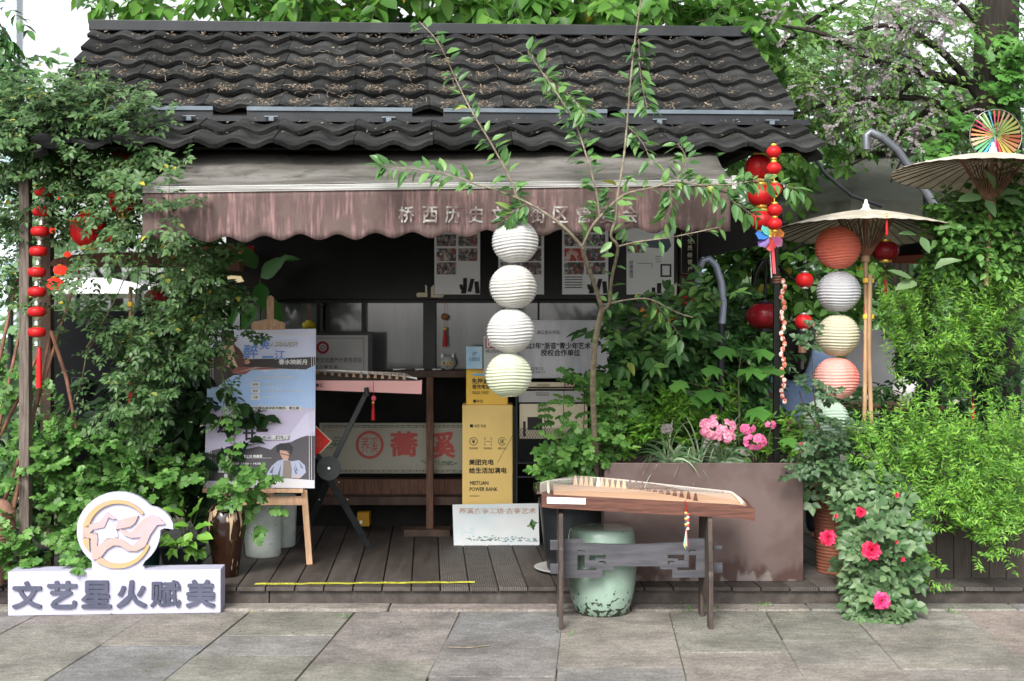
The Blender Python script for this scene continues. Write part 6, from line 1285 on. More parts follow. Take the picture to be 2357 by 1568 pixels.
# ---- slender young tree in the black pot
yt = thing('young_tree', 'slender young tree with pale bark forking in front of the awning', 'tree', (P(1375, 0, 7.45).x, 7.45, .48))
def q3(*a): return [P(x, y, D) for x, y, D in a]
r = random.Random(21)
BR = [
 (q3((1378, 1170, 7.450), (1372, 1060, 7.210), (1366, 940, 6.948), (1365, 860, 6.773), (1372, 775, 6.588), (1386, 712, 6.450)), 0.0170, 0.0146, 0, 0.000),
 (q3((1386, 712, 6.450), (1370, 660, 6.312), (1350, 605, 6.166), (1340, 569, 6.075)), 0.0111, 0.0107, 0, 0.000),
 (q3((1340, 569, 6.075), (1310, 535, 6.014), (1268, 500, 5.992), (1215, 468, 5.971), (1150, 440, 5.960), (1095, 425, 5.984)), 0.0085, 0.0044, 0, 0.000),
 (q3((1095, 425, 5.984), (1040, 405, 5.943), (975, 392, 5.951), (905, 385, 5.999), (880, 380, 5.975)), 0.0034, 0.0015, 32, 0.079),
 (q3((1190, 455, 5.963), (1168, 400, 5.951), (1130, 330, 5.926), (1085, 255, 5.916), (1050, 185, 5.971), (1010, 100, 5.914), (965, 50, 5.977)), 0.0051, 0.0019, 49, 0.070),
 (q3((1340, 569, 6.075), (1358, 530, 6.011), (1380, 500, 5.992), (1434, 450, 5.960), (1493, 434, 5.960), (1557, 417, 5.967)), 0.0068, 0.0039, 14, 0.074),
 (q3((1380, 502, 5.993), (1372, 440, 5.960), (1348, 353, 5.926), (1325, 288, 5.981), (1295, 235, 5.932), (1250, 170, 5.987), (1215, 120, 5.994)), 0.0051, 0.0019, 60, 0.079),
 (q3((1386, 712, 6.450), (1402, 698, 6.413), (1408, 640, 6.259), (1422, 571, 6.079), (1406, 543, 6.019), (1418, 500, 5.992), (1422, 446, 5.960), (1434, 377, 5.951), (1443, 288, 5.989), (1452, 180, 5.923), (1462, 90, 5.993), (1475, 0, 5.968), (1480, -60, 5.951)), 0.0085, 0.0029, 28, 0.074),
 (q3((1424, 567, 6.070), (1467, 557, 6.047), (1540, 547, 6.025), (1611, 533, 6.012), (1660, 522, 6.005)), 0.0043, 0.0019, 14, 0.070),
 (q3((1402, 699, 6.416), (1445, 690, 6.392), (1496, 689, 6.389), (1555, 718, 6.463), (1595, 731, 6.491)), 0.0051, 0.0019, 9, 0.056),
 (q3((1500, 690, 6.392), (1530, 725, 6.478), (1570, 780, 6.598)), 0.0025, 0.0010, 16, 0.079),
 (q3((1557, 417, 5.967), (1620, 430, 5.936), (1680, 460, 5.966), (1740, 500, 5.992)), 0.0034, 0.0015, 35, 0.083),
 (q3((1557, 417, 5.967), (1580, 370, 5.951), (1560, 330, 5.982)), 0.0025, 0.0010, 21, 0.070),
 (q3((1600, 425, 5.928), (1680, 425, 5.920), (1760, 415, 5.935), (1850, 440, 5.960)), 0.0025, 0.0010, 38, 0.074),
 (q3((1540, 425, 6.000), (1545, 470, 5.973), (1530, 510, 5.998)), 0.0017, 0.0010, 21, 0.079),
 (q3((1215, 468, 5.971), (1190, 480, 5.979), (1165, 510, 5.998)), 0.0025, 0.0010, 32, 0.079),
 (q3((1470, 90, 5.913), (1475, 180, 5.979), (1490, 250, 5.948)), 0.0025, 0.0010, 28, 0.074),
 (q3((1250, 170, 5.987), (1310, 220, 5.972), (1350, 260, 5.917)), 0.0025, 0.0010, 28, 0.079),
 (q3((1443, 288, 5.989), (1480, 330, 5.990), (1500, 380, 5.935)), 0.0025, 0.0010, 12, 0.074),
]
tr = MB(); LY = Leaves(); trunk = MB()
for i, (pts, r0, r1, nl, ls) in enumerate(BR):
    out = bm_branch(trunk if i < 2 else tr, pts, r0, r1, 8)
    for k in range(nl):
        t = (k + .7 + r.uniform(-.2, .2)) / nl; idx = min(int(t * (len(out) - 1)), len(out) - 2); p = out[idx].lerp(out[idx + 1], r.random()); d = (out[idx + 1] - out[idx]).normalized()
        side = d.cross(Vector((0, -1, .4))).normalized() * (1 if k % 2 else -1)
        ld = (side * r.uniform(.5, 1) + d * r.uniform(.2, .8) + Vector((0, 0, -.25)) + ru(r) * .35).normalized(); pet = p + ld * .012; tr.tube([p, pet], .0012, 3, cap=False)
        LY.add(pet, ld, Vector((0, -.55, 1)) + ru(r) * .6, ls * r.uniform(.65, 1.15))
        if r.random() < .35: LY.add(pet, (ld + d * .8 + ru(r)*.4).normalized(), Vector((0, -.7, 1)) + ru(r) * .6, ls * r.uniform(.5, .8))
trunk.build('trunk', M['young_bark'], yt); tr.build('branches', M['young_bark'], yt)
LY.build(yt, 'oval', 'leaf_young', 300)
# ---- climbing rose at left
cr = thing('climbing_rose', 'climbing rose with small leaflets covering posts and beams at the left', 'climbing rose', P(300, 1290, 7.4)); r = random.Random(31); L = Leaves()
kw = dict(leaflets=5, droop=.35, spread=.9, twig=.0014, face=.6)
clump(L, r, [(60, 290, 120, 75, 6.75, 7.25, 70), (170, 330, 150, 95, 6.6, 7.2, 115), (290, 410, 100, 100, 6.6, 7.2, 62), (40, 410, 80, 90, 7.0, 7.3, 30), (330, 490, 70, 55, 6.0, 6.9, 34), (230, 560, 90, 40, 6.8, 7.2, 10), (440, 580, 60, 30, 6.3, 6.9, 24), (470, 650, 45, 60, 6.7, 6.95, 34), (200, 265, 90, 30, 6.6, 6.9, 25), (10, 520, 30, 90, 7.0, 7.3, 14), (450, 730, 40, 40, 6.9, 7.2, 9), (250, 690, 160, 70, 7.0, 7.3, 12), (390, 730, 40, 90, 7.0, 7.3, 26), (300, 850, 40, 130, 7.0, 7.3, 30), (380, 830, 40, 80, 7.0, 7.3, 18), (530, 765, 22, 18, 7.0, 7.2, 3), (15, 640, 30, 70, 7.1, 7.3, 14), (170, 225, 60, 20, 6.7, 6.9, 8)], .20, 4, .040, **kw)
st = MB()
for pts in (((300, 1290, 7.3), (310, 1000, 7.3), (300, 800, 7.25), (320, 600, 7.2), (300, 420, 7.1)), ((330, 1290, 7.3), (345, 950, 7.3), (350, 700, 7.2), (330, 500, 7.1)), ((245, 760, 7.2), (205, 800, 7.2), (180, 900, 7.2), (120, 1010, 7.2)), ((360, 640, 7.0), (400, 700, 7.0), (440, 745, 7.05), (530, 775, 7.1)), ((545, 780, 7.15), (505, 830, 7.15), (520, 900, 7.15), (500, 990, 7.15)), ((200, 800, 7.2), (260, 700, 7.1), (320, 560, 7.0)), ((230, 330, 6.8), (240, 260, 6.7), (250, 215, 6.7))):
    bm_branch(st, q3(*pts), .006, .002, 6)
st.build('stem', M['twig_green'], cr)
for pts in (((360, 640, 7.0), (400, 700, 7.0), (440, 745, 7.05), (530, 775, 7.1)), ((545, 780, 7.15), (505, 830, 7.15), (520, 900, 7.15), (500, 990, 7.15)), ((245, 760, 7.2), (205, 800, 7.2), (180, 900, 7.2), (120, 1010, 7.2))):
    for i in range(14):
        t = i / 13 * (len(pts) - 1); a = int(min(t, len(pts) - 2)); f = t - a; q = P(*pts[a]).lerp(P(*pts[a+1]), f); spray(L, r, q, ru(r) + Vector((0, -.3, 0)), .08, 2, .030, leaflets=3, twig=.001)
L.build(cr, 'wide', 'leaf_vine', 300, twig='twig_green')
# ---- lower left mixed pots: lobed leaf shrub mass
lm = thing('lobed_shrub', 'dense lobed leaf shrub filling the lower left behind the sign', 'shrub', P(160, 1300, 7.4)); r = random.Random(32); L = Leaves()
clump(L, r, [(90, 1180, 110, 110, 6.95, 7.5, 66), (60, 1060, 90, 80, 7.0, 7.4, 32), (210, 1060, 110, 70, 7.1, 7.5, 38), (320, 1090, 100, 70, 7.1, 7.5, 38), (400, 1110, 45, 50, 7.1, 7.4, 14), (260, 1180, 80, 70, 7.1, 7.4, 26), (170, 1255, 45, 35, 6.9, 7.0, 16), (15, 1290, 40, 40, 6.85, 6.95, 14), (5, 900, 25, 110, 7.1, 7.35, 14), (130, 980, 60, 40, 7.1, 7.4, 16), (565, 1150, 20, 12, 7.2, 7.4, 2)], .13, 6, .045, leaflets=1, droop=.15, up=.5, twig=.0018, face=.7)
L.build(lm, 'lobed', 'leaf_lobed', 300, twig='twig_green')
L = Leaves(); ds = thing('lobed_stem_plant', 'single lobed leaf stem rising before the concert poster', 'plant', P(537, 1160, 7.33)); st = MB(); out = bm_branch(st, q3((520, 1170, 7.33), (530, 1080, 7.28), (540, 1010, 7.25), (535, 968, 7.22)), .004, .0015, 6); st.build('stem', M['twig'], ds)
for k in range(15):
    p = out[min(int(k / 15 * len(out)), len(out) - 1)]; L.add(p, Vector(((1 if k % 2 else -1), -.4, r.uniform(-.3, .4))), Vector((0, -.9, .8)) + ru(r) * .3, r.uniform(.05, .075))
clump(L, r, [(525, 1125, 45, 35, 7.2, 7.35, 9), (575, 1120, 45, 30, 7.2, 7.35, 9), (590, 1190, 30, 45, 7.3, 7.4, 7)], .09, 4, .05, face=.8, up=.3)
L.build(ds, 'lobed', 'leaf_lobed', 200, twig='twig_green')
# dark broad leaves behind, left
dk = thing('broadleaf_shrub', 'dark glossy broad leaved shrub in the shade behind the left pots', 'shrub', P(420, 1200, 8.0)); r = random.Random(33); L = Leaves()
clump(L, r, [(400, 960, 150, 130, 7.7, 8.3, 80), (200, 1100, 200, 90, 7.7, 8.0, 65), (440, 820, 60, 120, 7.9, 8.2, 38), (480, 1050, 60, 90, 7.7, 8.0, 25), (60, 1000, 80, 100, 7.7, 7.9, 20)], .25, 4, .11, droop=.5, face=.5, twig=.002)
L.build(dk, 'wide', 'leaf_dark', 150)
# plant inside the kiosk window, big drooping leaves
ip = thing('window_plant', 'large leaved houseplant drooping inside the left kiosk window', 'plant', P(600, 760, 8.7)); L = Leaves()
for (x, y, dx, dz, s_) in ((590, 620, -.25, .6, .19), (600, 640, .7, .55, .24), (600, 650, .1, -1, .20), (615, 680, .55, -1, .27), (560, 660, -.3, -.8, .16), (585, 700, -.4, -1, .2), (570, 600, -.8, .3, .14), (640, 600, .7, .1, .16), (545, 700, -.3, -1, .18)):
    L.add(P(x, y, 8.55), Vector((dx, -.35, dz)), Vector((.2, -1, .5)), s_)
st = MB(); st.tube(q3((600, 760, 8.7), (598, 700, 8.62), (600, 645, 8.55)), .006, 6); st.build('stem', M['twig_green'], ip)
M['leaf_window'] = leafmat('leaf_window', (.03, .12, .015), (.05, .19, .03), (.07, .24, .04)); L.build(ip, 'oval', 'leaf_window', 20)
# bright hydrangea-like plant in black pot
hp = thing('lime_plant', 'low plant with large lime green leaves in the black pot', 'plant', P(430, 1260, 7.35)); L = Leaves(); r = random.Random(34)
for (x, y, dx, dz, s_) in ((440, 1190, .3, .8, .10), (425, 1185, -.5, .5, .09), (455, 1175, .2, .9, .115), (435, 1210, -.9, .3, .09), (448, 1215, .8, .4, .085), (458, 1235, .9, .1, .095), (455, 1232, .8, -.5, .08), (440, 1225, -.2, -.8, .085), (430, 1240, -.7, -.2, .07), (462, 1212, .9, .5, .08), (418, 1215, -.8, .5, .07), (405, 1245, -.5, -.1, .06), (420, 1165, .1, .9, .08), (398, 1178, -.7, .6, .07), (440, 1250, .4, -.2, .07)):
    L.add(P(x, y, 7.2), Vector((dx, -.5, dz * .7)), Vector((0, -.8, .9)) + ru(r) * .2, s_); L.tw.tube([P(430, 1262, 7.34), P(x, y, 7.2)], .002, 4, cap=False)
clump(L, r, [(420, 1252, 45, 10, 7.15, 7.3, 8)], .06, 3, .05, face=.8)
L.build(hp, 'wide', 'leaf_lime', 100, twig='twig_green')
# ---- shrub right of the yellow cabinet, lobed
l2 = thing('lobed_shrub', 'upright lobed leaf shrub between magazine rack and planter box', 'shrub', P(1300, 1160, 7.5)); r = random.Random(35); L = Leaves(); st = MB()
for pts in (((1290, 1160, 7.5), (1295, 1000, 7.35), (1300, 850, 7.3)), ((1270, 1150, 7.5), (1255, 1000, 7.3), (1255, 930, 7.3)), ((1330, 1150, 7.5), (1345, 950, 7.25), (1340, 870, 7.2)), ((1400, 1080, 7.3), (1420, 950, 7.2), (1430, 880, 7.2)), ((1385, 1100, 7.3), (1390, 960, 7.2), (1380, 900, 7.2)), ((1310, 1150, 7.4), (1240, 1080, 7.2)), ((1570, 1050, 7.4), (1500, 950, 7.4), (1470, 900, 7.4))):
    out = bm_branch(st, q3(*pts), .004, .0015, 6)
    for k in range(18):
        p = out[min(int((.15 + .85 * k / 18) * len(out)), len(out) - 1)]; L.add(p, Vector(((1 if k % 2 else -1) * r.uniform(.5, 1), r.uniform(-.9, .3), r.uniform(-.3, .4))), Vector((0, -.8, .9)) + ru(r) * .35, r.uniform(.04, .07))
clump(L, r, [(1270, 1030, 45, 60, 7.15, 7.4, 13), (1290, 1080, 50, 25, 7.15, 7.3, 15), (1360, 960, 38, 90, 7.1, 7.35, 26), (1405, 1010, 45, 40, 7.1, 7.4, 18), (1430, 950, 40, 45, 7.2, 7.5, 11), (1340, 1040, 40, 30, 7.1, 7.4, 9)], .09, 4, .046, face=.7, up=.4, twig=.0014)
st.build('stem', M['twig'], l2); L.build(l2, 'lobed', 'leaf_lobed', 300, twig='twig_green')
sp_ = thing('pot_sprig', 'tiny dark sprig sticking out left of the black tree pot', 'plant', P(1230, 1215, 7.3)); L = Leaves(); r = random.Random(3)
for k in range(9): L.add(P(1225, 1208, 7.25), ru(r) + Vector((0, -.3, .2)), (0, -1, .6), .03)
L.tw.tube([P(1250, 1200, 7.35), P(1222, 1208, 7.25)], .0015, 4); L.build(sp_, 'lobed', 'leaf_vine', 20)
# ---- glossy camellia-like shrub behind the planter
gl_ = thing('glossy_shrub', 'dark glossy oval leaved shrub behind the planter and brown post', 'shrub', P(1600, 1060, 7.8)); r = random.Random(36); L = Leaves()
clump(L, r, [(1480, 870, 90, 50, 7.5, 7.9, 45), (1560, 830, 90, 60, 7.5, 8.0, 60), (1640, 880, 100, 70, 7.6, 8.1, 70), (1560, 770, 45, 30, 7.5, 7.8, 8), (1700, 900, 55, 90, 7.6, 8.0, 36), (1460, 800, 50, 40, 7.4, 7.6, 20), (1700, 700, 35, 50, 7.8, 8.1, 10), (1700, 790, 70, 60, 7.8, 8.2, 45), (1500, 950, 80, 50, 7.6, 8.0, 40), (1780, 1020, 50, 30, 7.6, 8.0, 12)], .18, 5, .068, face=.6, droop=.25)
M['leaf_glossy'] = leafmat('leaf_glossy', (.022, .07, .022), (.05, .14, .038), (.10, .23, .06), rough=.25); L.build(gl_, 'wide', 'leaf_glossy', 300)
g2_ = thing('glossy_shrub', 'sparse glossy oval leaves reaching over the right counter window', 'shrub', P(1500, 860, 7.2)); L = Leaves()
clump(L, r, [(1420, 770, 25, 50, 7.2, 7.3, 10), (1510, 790, 45, 30, 7.1, 7.3, 10), (1560, 770, 40, 40, 7.1, 7.3, 9), (1640, 690, 30, 20, 7.1, 7.2, 6), (1660, 680, 35, 20, 7.2, 7.3, 5)], .16, 4, .085, face=.7, droop=.2)
L.build(g2_, 'oval', 'leaf_young', 200)
# ---- big maple like leaves
mp_ = thing('maple_leaf_plant', 'tall plant with large jagged bright leaves left of the seated figure', 'plant', P(1690, 1060, 7.4)); r = random.Random(37); L = Leaves(); st = MB(); out = bm_branch(st, q3((1700, 1070, 7.4), (1702, 960, 7.35), (1700, 870, 7.3), (1708, 800, 7.25)), .007, .003, 8); st.build('stem', M['twig_green'], mp_)
for (x, y, s_, dx) in ((1708, 800, .12, .2), (1690, 805, .12, -.9), (1728, 812, .12, .9), (1700, 850, .15, .8), (1660, 850, .12, -.8), (1740, 850, .15, .9), (1670, 905, .17, -.9), (1640, 905, .14, -.7), (1720, 945, .13, .5), (1800, 1010, .12, .3), (1580, 880, .11, -.7)):
    L.add(P(x, y, 7.2), Vector((dx, -.5, r.uniform(-.35, .1))), Vector((0, -.75, 1)) + ru(r) * .25, s_ * 1.1); L.tw.tube([P(1702, min(y + 30, 1000), 7.33), P(x, y, 7.2)], .002, 4, cap=False)
M['leaf_maple'] = leafmat('leaf_maple', (.055, .16, .03), (.085, .24, .045), (.13, .31, .06)); L.build(mp_, 'maple', 'leaf_maple', 60, twig='twig_green')
# ---- planter plants: cleome-like spiky greens, striped grass, phlox
sk = thing('spiky_greens', 'bright narrow leaved greenery growing in the planter box', 'plant', P(1560, 1060, 7.4)); r = random.Random(38); L = Leaves()
clump(L, r, [(1560, 975, 70, 40, 7.25, 7.5, 46), (1500, 1000, 50, 30, 7.25, 7.4, 22), (1640, 960, 50, 30, 7.3, 7.5, 18), (1720, 1030, 60, 30, 7.25, 7.5, 22), (1810, 1010, 50, 50, 7.25, 7.5, 24), (1450, 1010, 35, 40, 7.25, 7.4, 16)], .13, 6, .055, face=.6, up=.6, droop=0)
L.build(sk, 'lance', 'leaf_fine', 250, twig='twig_green')
sg_ = thing('striped_grass', 'arching white edged grass tufts spilling over the planter box', 'plant', P(1600, 1066, 7.25)); r = random.Random(39); mb_n = 0
Mst = leafmat('strap', (.06, .14, .05), (.13, .24, .11), (.46, .54, .38), trans=.2)
for (cx, n) in ((1545, 60), (1660, 50), (1600, 24)):
    for k in range(n):
        a = r.uniform(-1.25, 1.25); ln = r.uniform(.18, .36); c = P(cx + r.uniform(-14, 14), 1068, 7.24 + r.uniform(0, .05)); d = Vector((math.sin(a), r.uniform(-.5, .25), math.cos(a) * .9 + .15)).normalized(); pts = [c]; 
        for j in range(7): d = (d + Vector((0, 0, -.27 * (1 + abs(a) * .4)))).normalized(); pts.append(pts[-1] + d * ln / 7)
        mb = MB(); vs = []
        for j, p in enumerate(pts): w = .0075 * (1 - (j / 7) ** 2) + .0006; s_ = Vector((-d.z, .35, d.x)).normalized(); s_ = Vector((0, 0, 1)).cross(Vector((pts[-1] - c).normalized())).normalized() * .4 + Vector((0.7 * (1 if a < 0 else -1) * .5, 0, .5)); s_.normalize(); vs += [p - s_ * w, p - Vector((0, .0, 0.001)), p + s_ * w]
        for j in range(7): b = 3 * j; mb.add([], []); 
        mb.add(vs, [(3*j, 3*j+1, 3*j+4, 3*j+3) for j in range(7)] + [(3*j+1, 3*j+2, 3*j+5, 3*j+4) for j in range(7)], 0, True); mb.build('blade', Mst, sg_)
def flower_head(name, label, cat, x, y, D, rpx, n, m, ps, group=None, stem=None):
    t = thing(name, label, cat, P(x, y, D), group=group); L = Leaves(); rr = S(rpx, D)
    for k in range(n):
        u = ru(r); u.y = -abs(u.y) * .8; c = P(x, y, D) + Vector((u.x * rr * 1.25, u.y * rr * .7, u.z * rr * .8)); nn = (u + Vector((0, -.6, .2))).normalized(); a0 = r.uniform(0, 6)
        e1 = nn.cross(Vector((0, 0, 1))).normalized(); e2 = nn.cross(e1)
        for j in range(5): a = a0 + j * 1.257; L.add(c, e1 * math.cos(a) + e2 * math.sin(a) + nn * .15, nn, ps)
    if stem: MB().tube([P(x, y, D), P(*stem, D + .05)], .0025, 5).build('stem', M['twig_green'], t)
    L.build(t, 'petal', m, 250, name='petal'); return t
r = random.Random(40)
M['phlox'] = leafmat('phlox', (.62, .10, .26), (.72, .14, .32), (.80, .25, .42), trans=.25)
flower_head('phlox_flower', 'large pale pink flower cluster at the planter back, left of the brighter ones', 'flower', 1652, 984, 7.12, 31, 40, 'pink', .024, stem=(1665, 1060))
flower_head('phlox_flower', 'pale pink flower tuft low before the large pale cluster', 'flower', 1672, 1004, 7.1, 14, 12, 'pink', .024, stem=(1670, 1060))
flower_head('phlox_flower', 'small hot pink flower head above the hot pink cluster', 'flower', 1722, 986, 7.1, 11, 9, 'phlox', .023, stem=(1735, 1060))
flower_head('phlox_flower', 'hot pink flower cluster near the planter right end', 'flower', 1738, 1016, 7.1, 18, 20, 'phlox', .024, stem=(1740, 1060))
flower_head('phlox_flower', 'little pink flower highest at right of the planter plants', 'flower', 1774, 978, 7.1, 7, 4, 'phlox', .02, stem=(1765, 1055))
flower_head('cream_flower', 'single cream flower among the planter greenery', 'flower', 1536, 987, 7.15, 8, 5, 'blossom', .024, stem=(1540, 1050))
# ---- fine bright shrub at right
fs = thing('fine_leaf_shrub', 'large bright green fine leaved shrub spilling over the plank planter', 'shrub', P(2200, 1250, 7.5)); r = random.Random(41); L = Leaves()
clump(L, r, [(2230, 690, 140, 70, 7.2, 7.6, 105), (2300, 760, 80, 90, 7.1, 7.6, 85), (2180, 760, 110, 80, 7.1, 7.6, 110), (2090, 800, 60, 90, 7.2, 7.6, 45), (2200, 880, 90, 50, 7.2, 7.6, 35), (2080, 1040, 110, 50, 7.0, 7.5, 95), (2230, 1060, 140, 60, 6.9, 7.5, 150), (2120, 1130, 110, 60, 6.9, 7.4, 110), (2290, 1150, 90, 60, 6.8, 7.3, 110), (2240, 1195, 90, 45, 6.8, 7.1, 75), (2300, 1240, 60, 30, 6.8, 7.0, 26), (2110, 1190, 30, 60, 6.9, 7.1, 26), (2130, 1020, 40, 90, 6.9, 7.2, 30), (2320, 620, 50, 50, 7.2, 7.5, 28), (2060, 730, 35, 60, 7.3, 7.6, 18), (2300, 1000, 70, 35, 6.8, 7.3, 45)], .15, 7, .036, face=.75, up=1.0, droop=-.25, spread=1.2, twig=.0012)
for (x, y) in ((2235, 1200), (2250, 1240), (2290, 1235), (2255, 1290), (2200, 1190), (2150, 1180), (2110, 1220), (2140, 1300), (2120, 1360), (2180, 1160), (2330, 1210), (2300, 1270)):
    for _ in range(3): spray(L, r, P(x + r.uniform(-15, 15), y - 20 + r.uniform(-15, 15), 6.85), Vector((r.uniform(-.8, .8), -.5, -.25)), .11, 7, .034, droop=-.05, spread=1.2, face=.9, twig=.001)
L.build(fs, 'lance', 'leaf_fine', 300, twig='twig_green')
fd = thing('shade_foliage', 'deep shaded foliage behind the bright fine leaved shrub', 'shrub', P(2200, 1000, 8.0)); L = Leaves()
clump(L, r, [(2180, 930, 170, 90, 7.9, 8.3, 90), (2120, 1060, 140, 90, 7.8, 8.1, 70), (2280, 1080, 110, 100, 7.8, 8.1, 60), (2200, 790, 160, 90, 8.0, 8.4, 70), (2010, 1010, 60, 80, 7.9, 8.1, 26), (1850, 1020, 70, 60, 7.8, 8.0, 22)], .25, 6, .055, face=.4)
L.build(fd, 'oval', 'leaf_glossy', 0)
# round leaved climber upper right + leaves
uc = thing('climbing_shrub', 'round leaved climber under the right parasol at the picture edge', 'climber', P(2260, 560, 7.3)); r = random.Random(42); L = Leaves()
clump(L, r, [(2280, 480, 70, 35, 7.2, 7.5, 26), (2300, 530, 60, 50, 7.1, 7.5, 30), (2200, 530, 40, 35, 7.2, 7.5, 18), (2230, 560, 70, 40, 7.2, 7.5, 36), (2330, 440, 40, 40, 7.2, 7.5, 16), (2330, 620, 40, 40, 7.3, 7.6, 14)], .18, 5, .048, face=.6, leaflets=3)
L.build(uc, 'round', 'leaf_lobed', 250)
# magnolia-like leaves near umbrella right
bl_ = thing('big_leaf_branch', 'few large grey green leaves on a branch above the climber', 'branch', P(2300, 450, 7.1)); L = Leaves()
for (x, y, dx, dz, s_) in ((2260, 450, -1, -.2, .17), (2290, 440, -.4, .8, .15), (2300, 450, .9, .2, .13), (2270, 460, .2, -.6, .12), (2310, 455, .9, -.4, .13), (2110, 540, -1, .1, .12), (2120, 545, .3, -.8, .11), (2150, 530, .8, .2, .1), (2100, 640, -1, .3, .17), (2110, 650, -.9, -.2, .15), (2150, 620, .6, .4, .15)): L.add(P(x, y, 7.05), Vector((dx, -.4, dz)), Vector((0, -.7, .9)), s_); L.tw.tube([P(x, y, 7.05), P(x + 8, y + 6, 7.1)], .0025, 4, cap=False)
L.build(bl_, 'oval', 'leaf_rose', 20)
# ---- rose bush at right with roses
rb = thing('rose_bush', 'rose bush with round grey green leaves trailing down to the paving', 'rose bush', P(1990, 1300, 7.1)); r = random.Random(43); L = Leaves()
clump(L, r, [(1990, 1190, 55, 45, 6.9, 7.25, 13), (2015, 1245, 60, 50, 6.75, 7.1, 24), (1985, 1280, 35, 35, 6.8, 7.1, 5), (2030, 1290, 50, 50, 6.7, 7.0, 25), (2025, 1340, 35, 40, 6.7, 6.95, 12), (2030, 1390, 30, 28, 6.65, 6.85, 11), (1890, 1090, 35, 12, 7.0, 7.3, 4), (2060, 1170, 40, 40, 6.9, 7.1, 16), (2045, 1422, 32, 10, 6.55, 6.75, 10), (1980, 1130, 40, 25, 7.0, 7.3, 10)], .12, 3, .054, leaflets=5, face=1.0, droop=.3, twig=.0014)
st = MB()
for pts in (((1990, 1330, 7.2), (1990, 1230, 7.0), (1960, 1130, 7.05)), ((1990, 1330, 7.2), (2010, 1300, 6.9), (2030, 1400, 6.75)), ((1990, 1320, 7.2), (1940, 1260, 7.0), (1905, 1240, 6.95))): bm_branch(st, q3(*pts), .005, .002, 6)
st.build('stem', M['twig_green'], rb); L.build(rb, 'round', 'leaf_rose', 300, twig='twig_green')
# tall rose shoots before the coloured lanterns
rs = thing('rose_shoots', 'tall dark rose shoots with dull leaves before the lower coloured lanterns', 'rose bush', P(1880, 1060, 7.1)); r = random.Random(44); L = Leaves(); st = MB()
for pts in (((1905, 1080, 7.2), (1885, 980, 7.1), (1872, 900, 7.05), (1870, 850, 7.05), (1868, 805, 7.05)), ((1885, 990, 7.1), (1850, 930, 7.1), (1840, 900, 7.1)), ((1870, 1060, 7.2), (1850, 1000, 7.15), (1830, 960, 7.1))): bm_branch(st, q3(*pts), .006, .002, 6)
clump(L, r, [(1885, 880, 25, 30, 6.95, 7.15, 2), (1900, 930, 30, 20, 6.95, 7.15, 3), (1930, 985, 30, 20, 7.0, 7.2, 3), (1880, 800, 20, 12, 6.95, 7.1, 2), (1870, 1040, 45, 15, 7.0, 7.2, 5), (1930, 1045, 50, 25, 7.0, 7.2, 5)], .09, 3, .040, leaflets=5, face=.7)
st.build('stem', M['twig'], rs); M['leaf_rdark'] = leafmat('leaf_rdark', (.035, .085, .035), (.065, .13, .06), (.11, .19, .09)); L.build(rs, 'round', 'leaf_rdark', 250)
r = random.Random(45)
def rose(label, x, y, D, rpx, m='rose', bud=False):
    t = thing('rose_flower', label, 'rose', P(x, y, D), group='roses on the right bush'); L = Leaves(); c = P(x, y, D); rr = S(rpx, D); ax_ = Vector((0, -1, .25)).normalized(); e1 = ax_.cross(Vector((0, 0, 1))).normalized(); e2 = ax_.cross(e1)
    for ring, (n, tilt, s_) in enumerate(((9, .1, 1.0), (10, .35, .92), (10, .7, .8), (9, 1.1, .66), (9, 1.7, .52), (8, 2.6, .4), (6, 4.0, .3)) if not bud else ((5, 1.2, .9), (4, 3, .7))):
        for j in range(n):
            a = j * 2 * math.pi / n + ring * .5 + r.uniform(-.15, .15); u = e1 * math.cos(a) + e2 * math.sin(a); L.add(c + u * rr * .12 + ax_ * ring * rr * .05, (u + ax_ * tilt), (ax_ - u * tilt), rr * s_ * r.uniform(.9, 1.1))
    L.build(t, 'petal', m, 80, name='petal'); MB().tube([c + Vector((0, .005, 0)), c + Vector((0, .06, -.06))], .0025, 5).build('stem', M['twig_green'], t); return t
M['rose_pink'] = leafmat('rose_pink', (.66, .02, .14), (.78, .04, .20), (.86, .12, .30), trans=.3)
rose('full red rose at the left edge of the rose bush', 1906, 1239, 6.85, 19)
rose('largest full crimson rose in the middle of the rose bush', 2005, 1268, 6.6, 22, 'rose')
rose('bright pink rose lowest, just above the paving', 2029, 1383, 6.55, 20, 'rose_pink')
rose('half open red rose above the large crimson one', 1981, 1179, 6.8, 12)
rose('small red rosebud high beside the fine leaved shrub', 2063, 1140, 6.75, 8, bud=True)
rose('small red rosebud far left above the full red rose', 1924, 1188, 6.8, 7, bud=True)
rose('tiny red bud right above the large crimson rose', 2063, 1247, 6.6, 6, bud=True)
rose('slim red bud at right of the large crimson rose', 2077, 1288, 6.6, 7, bud=True)
rose('dull crimson rose over the planter right corner', 1848, 1030, 7.1, 13)
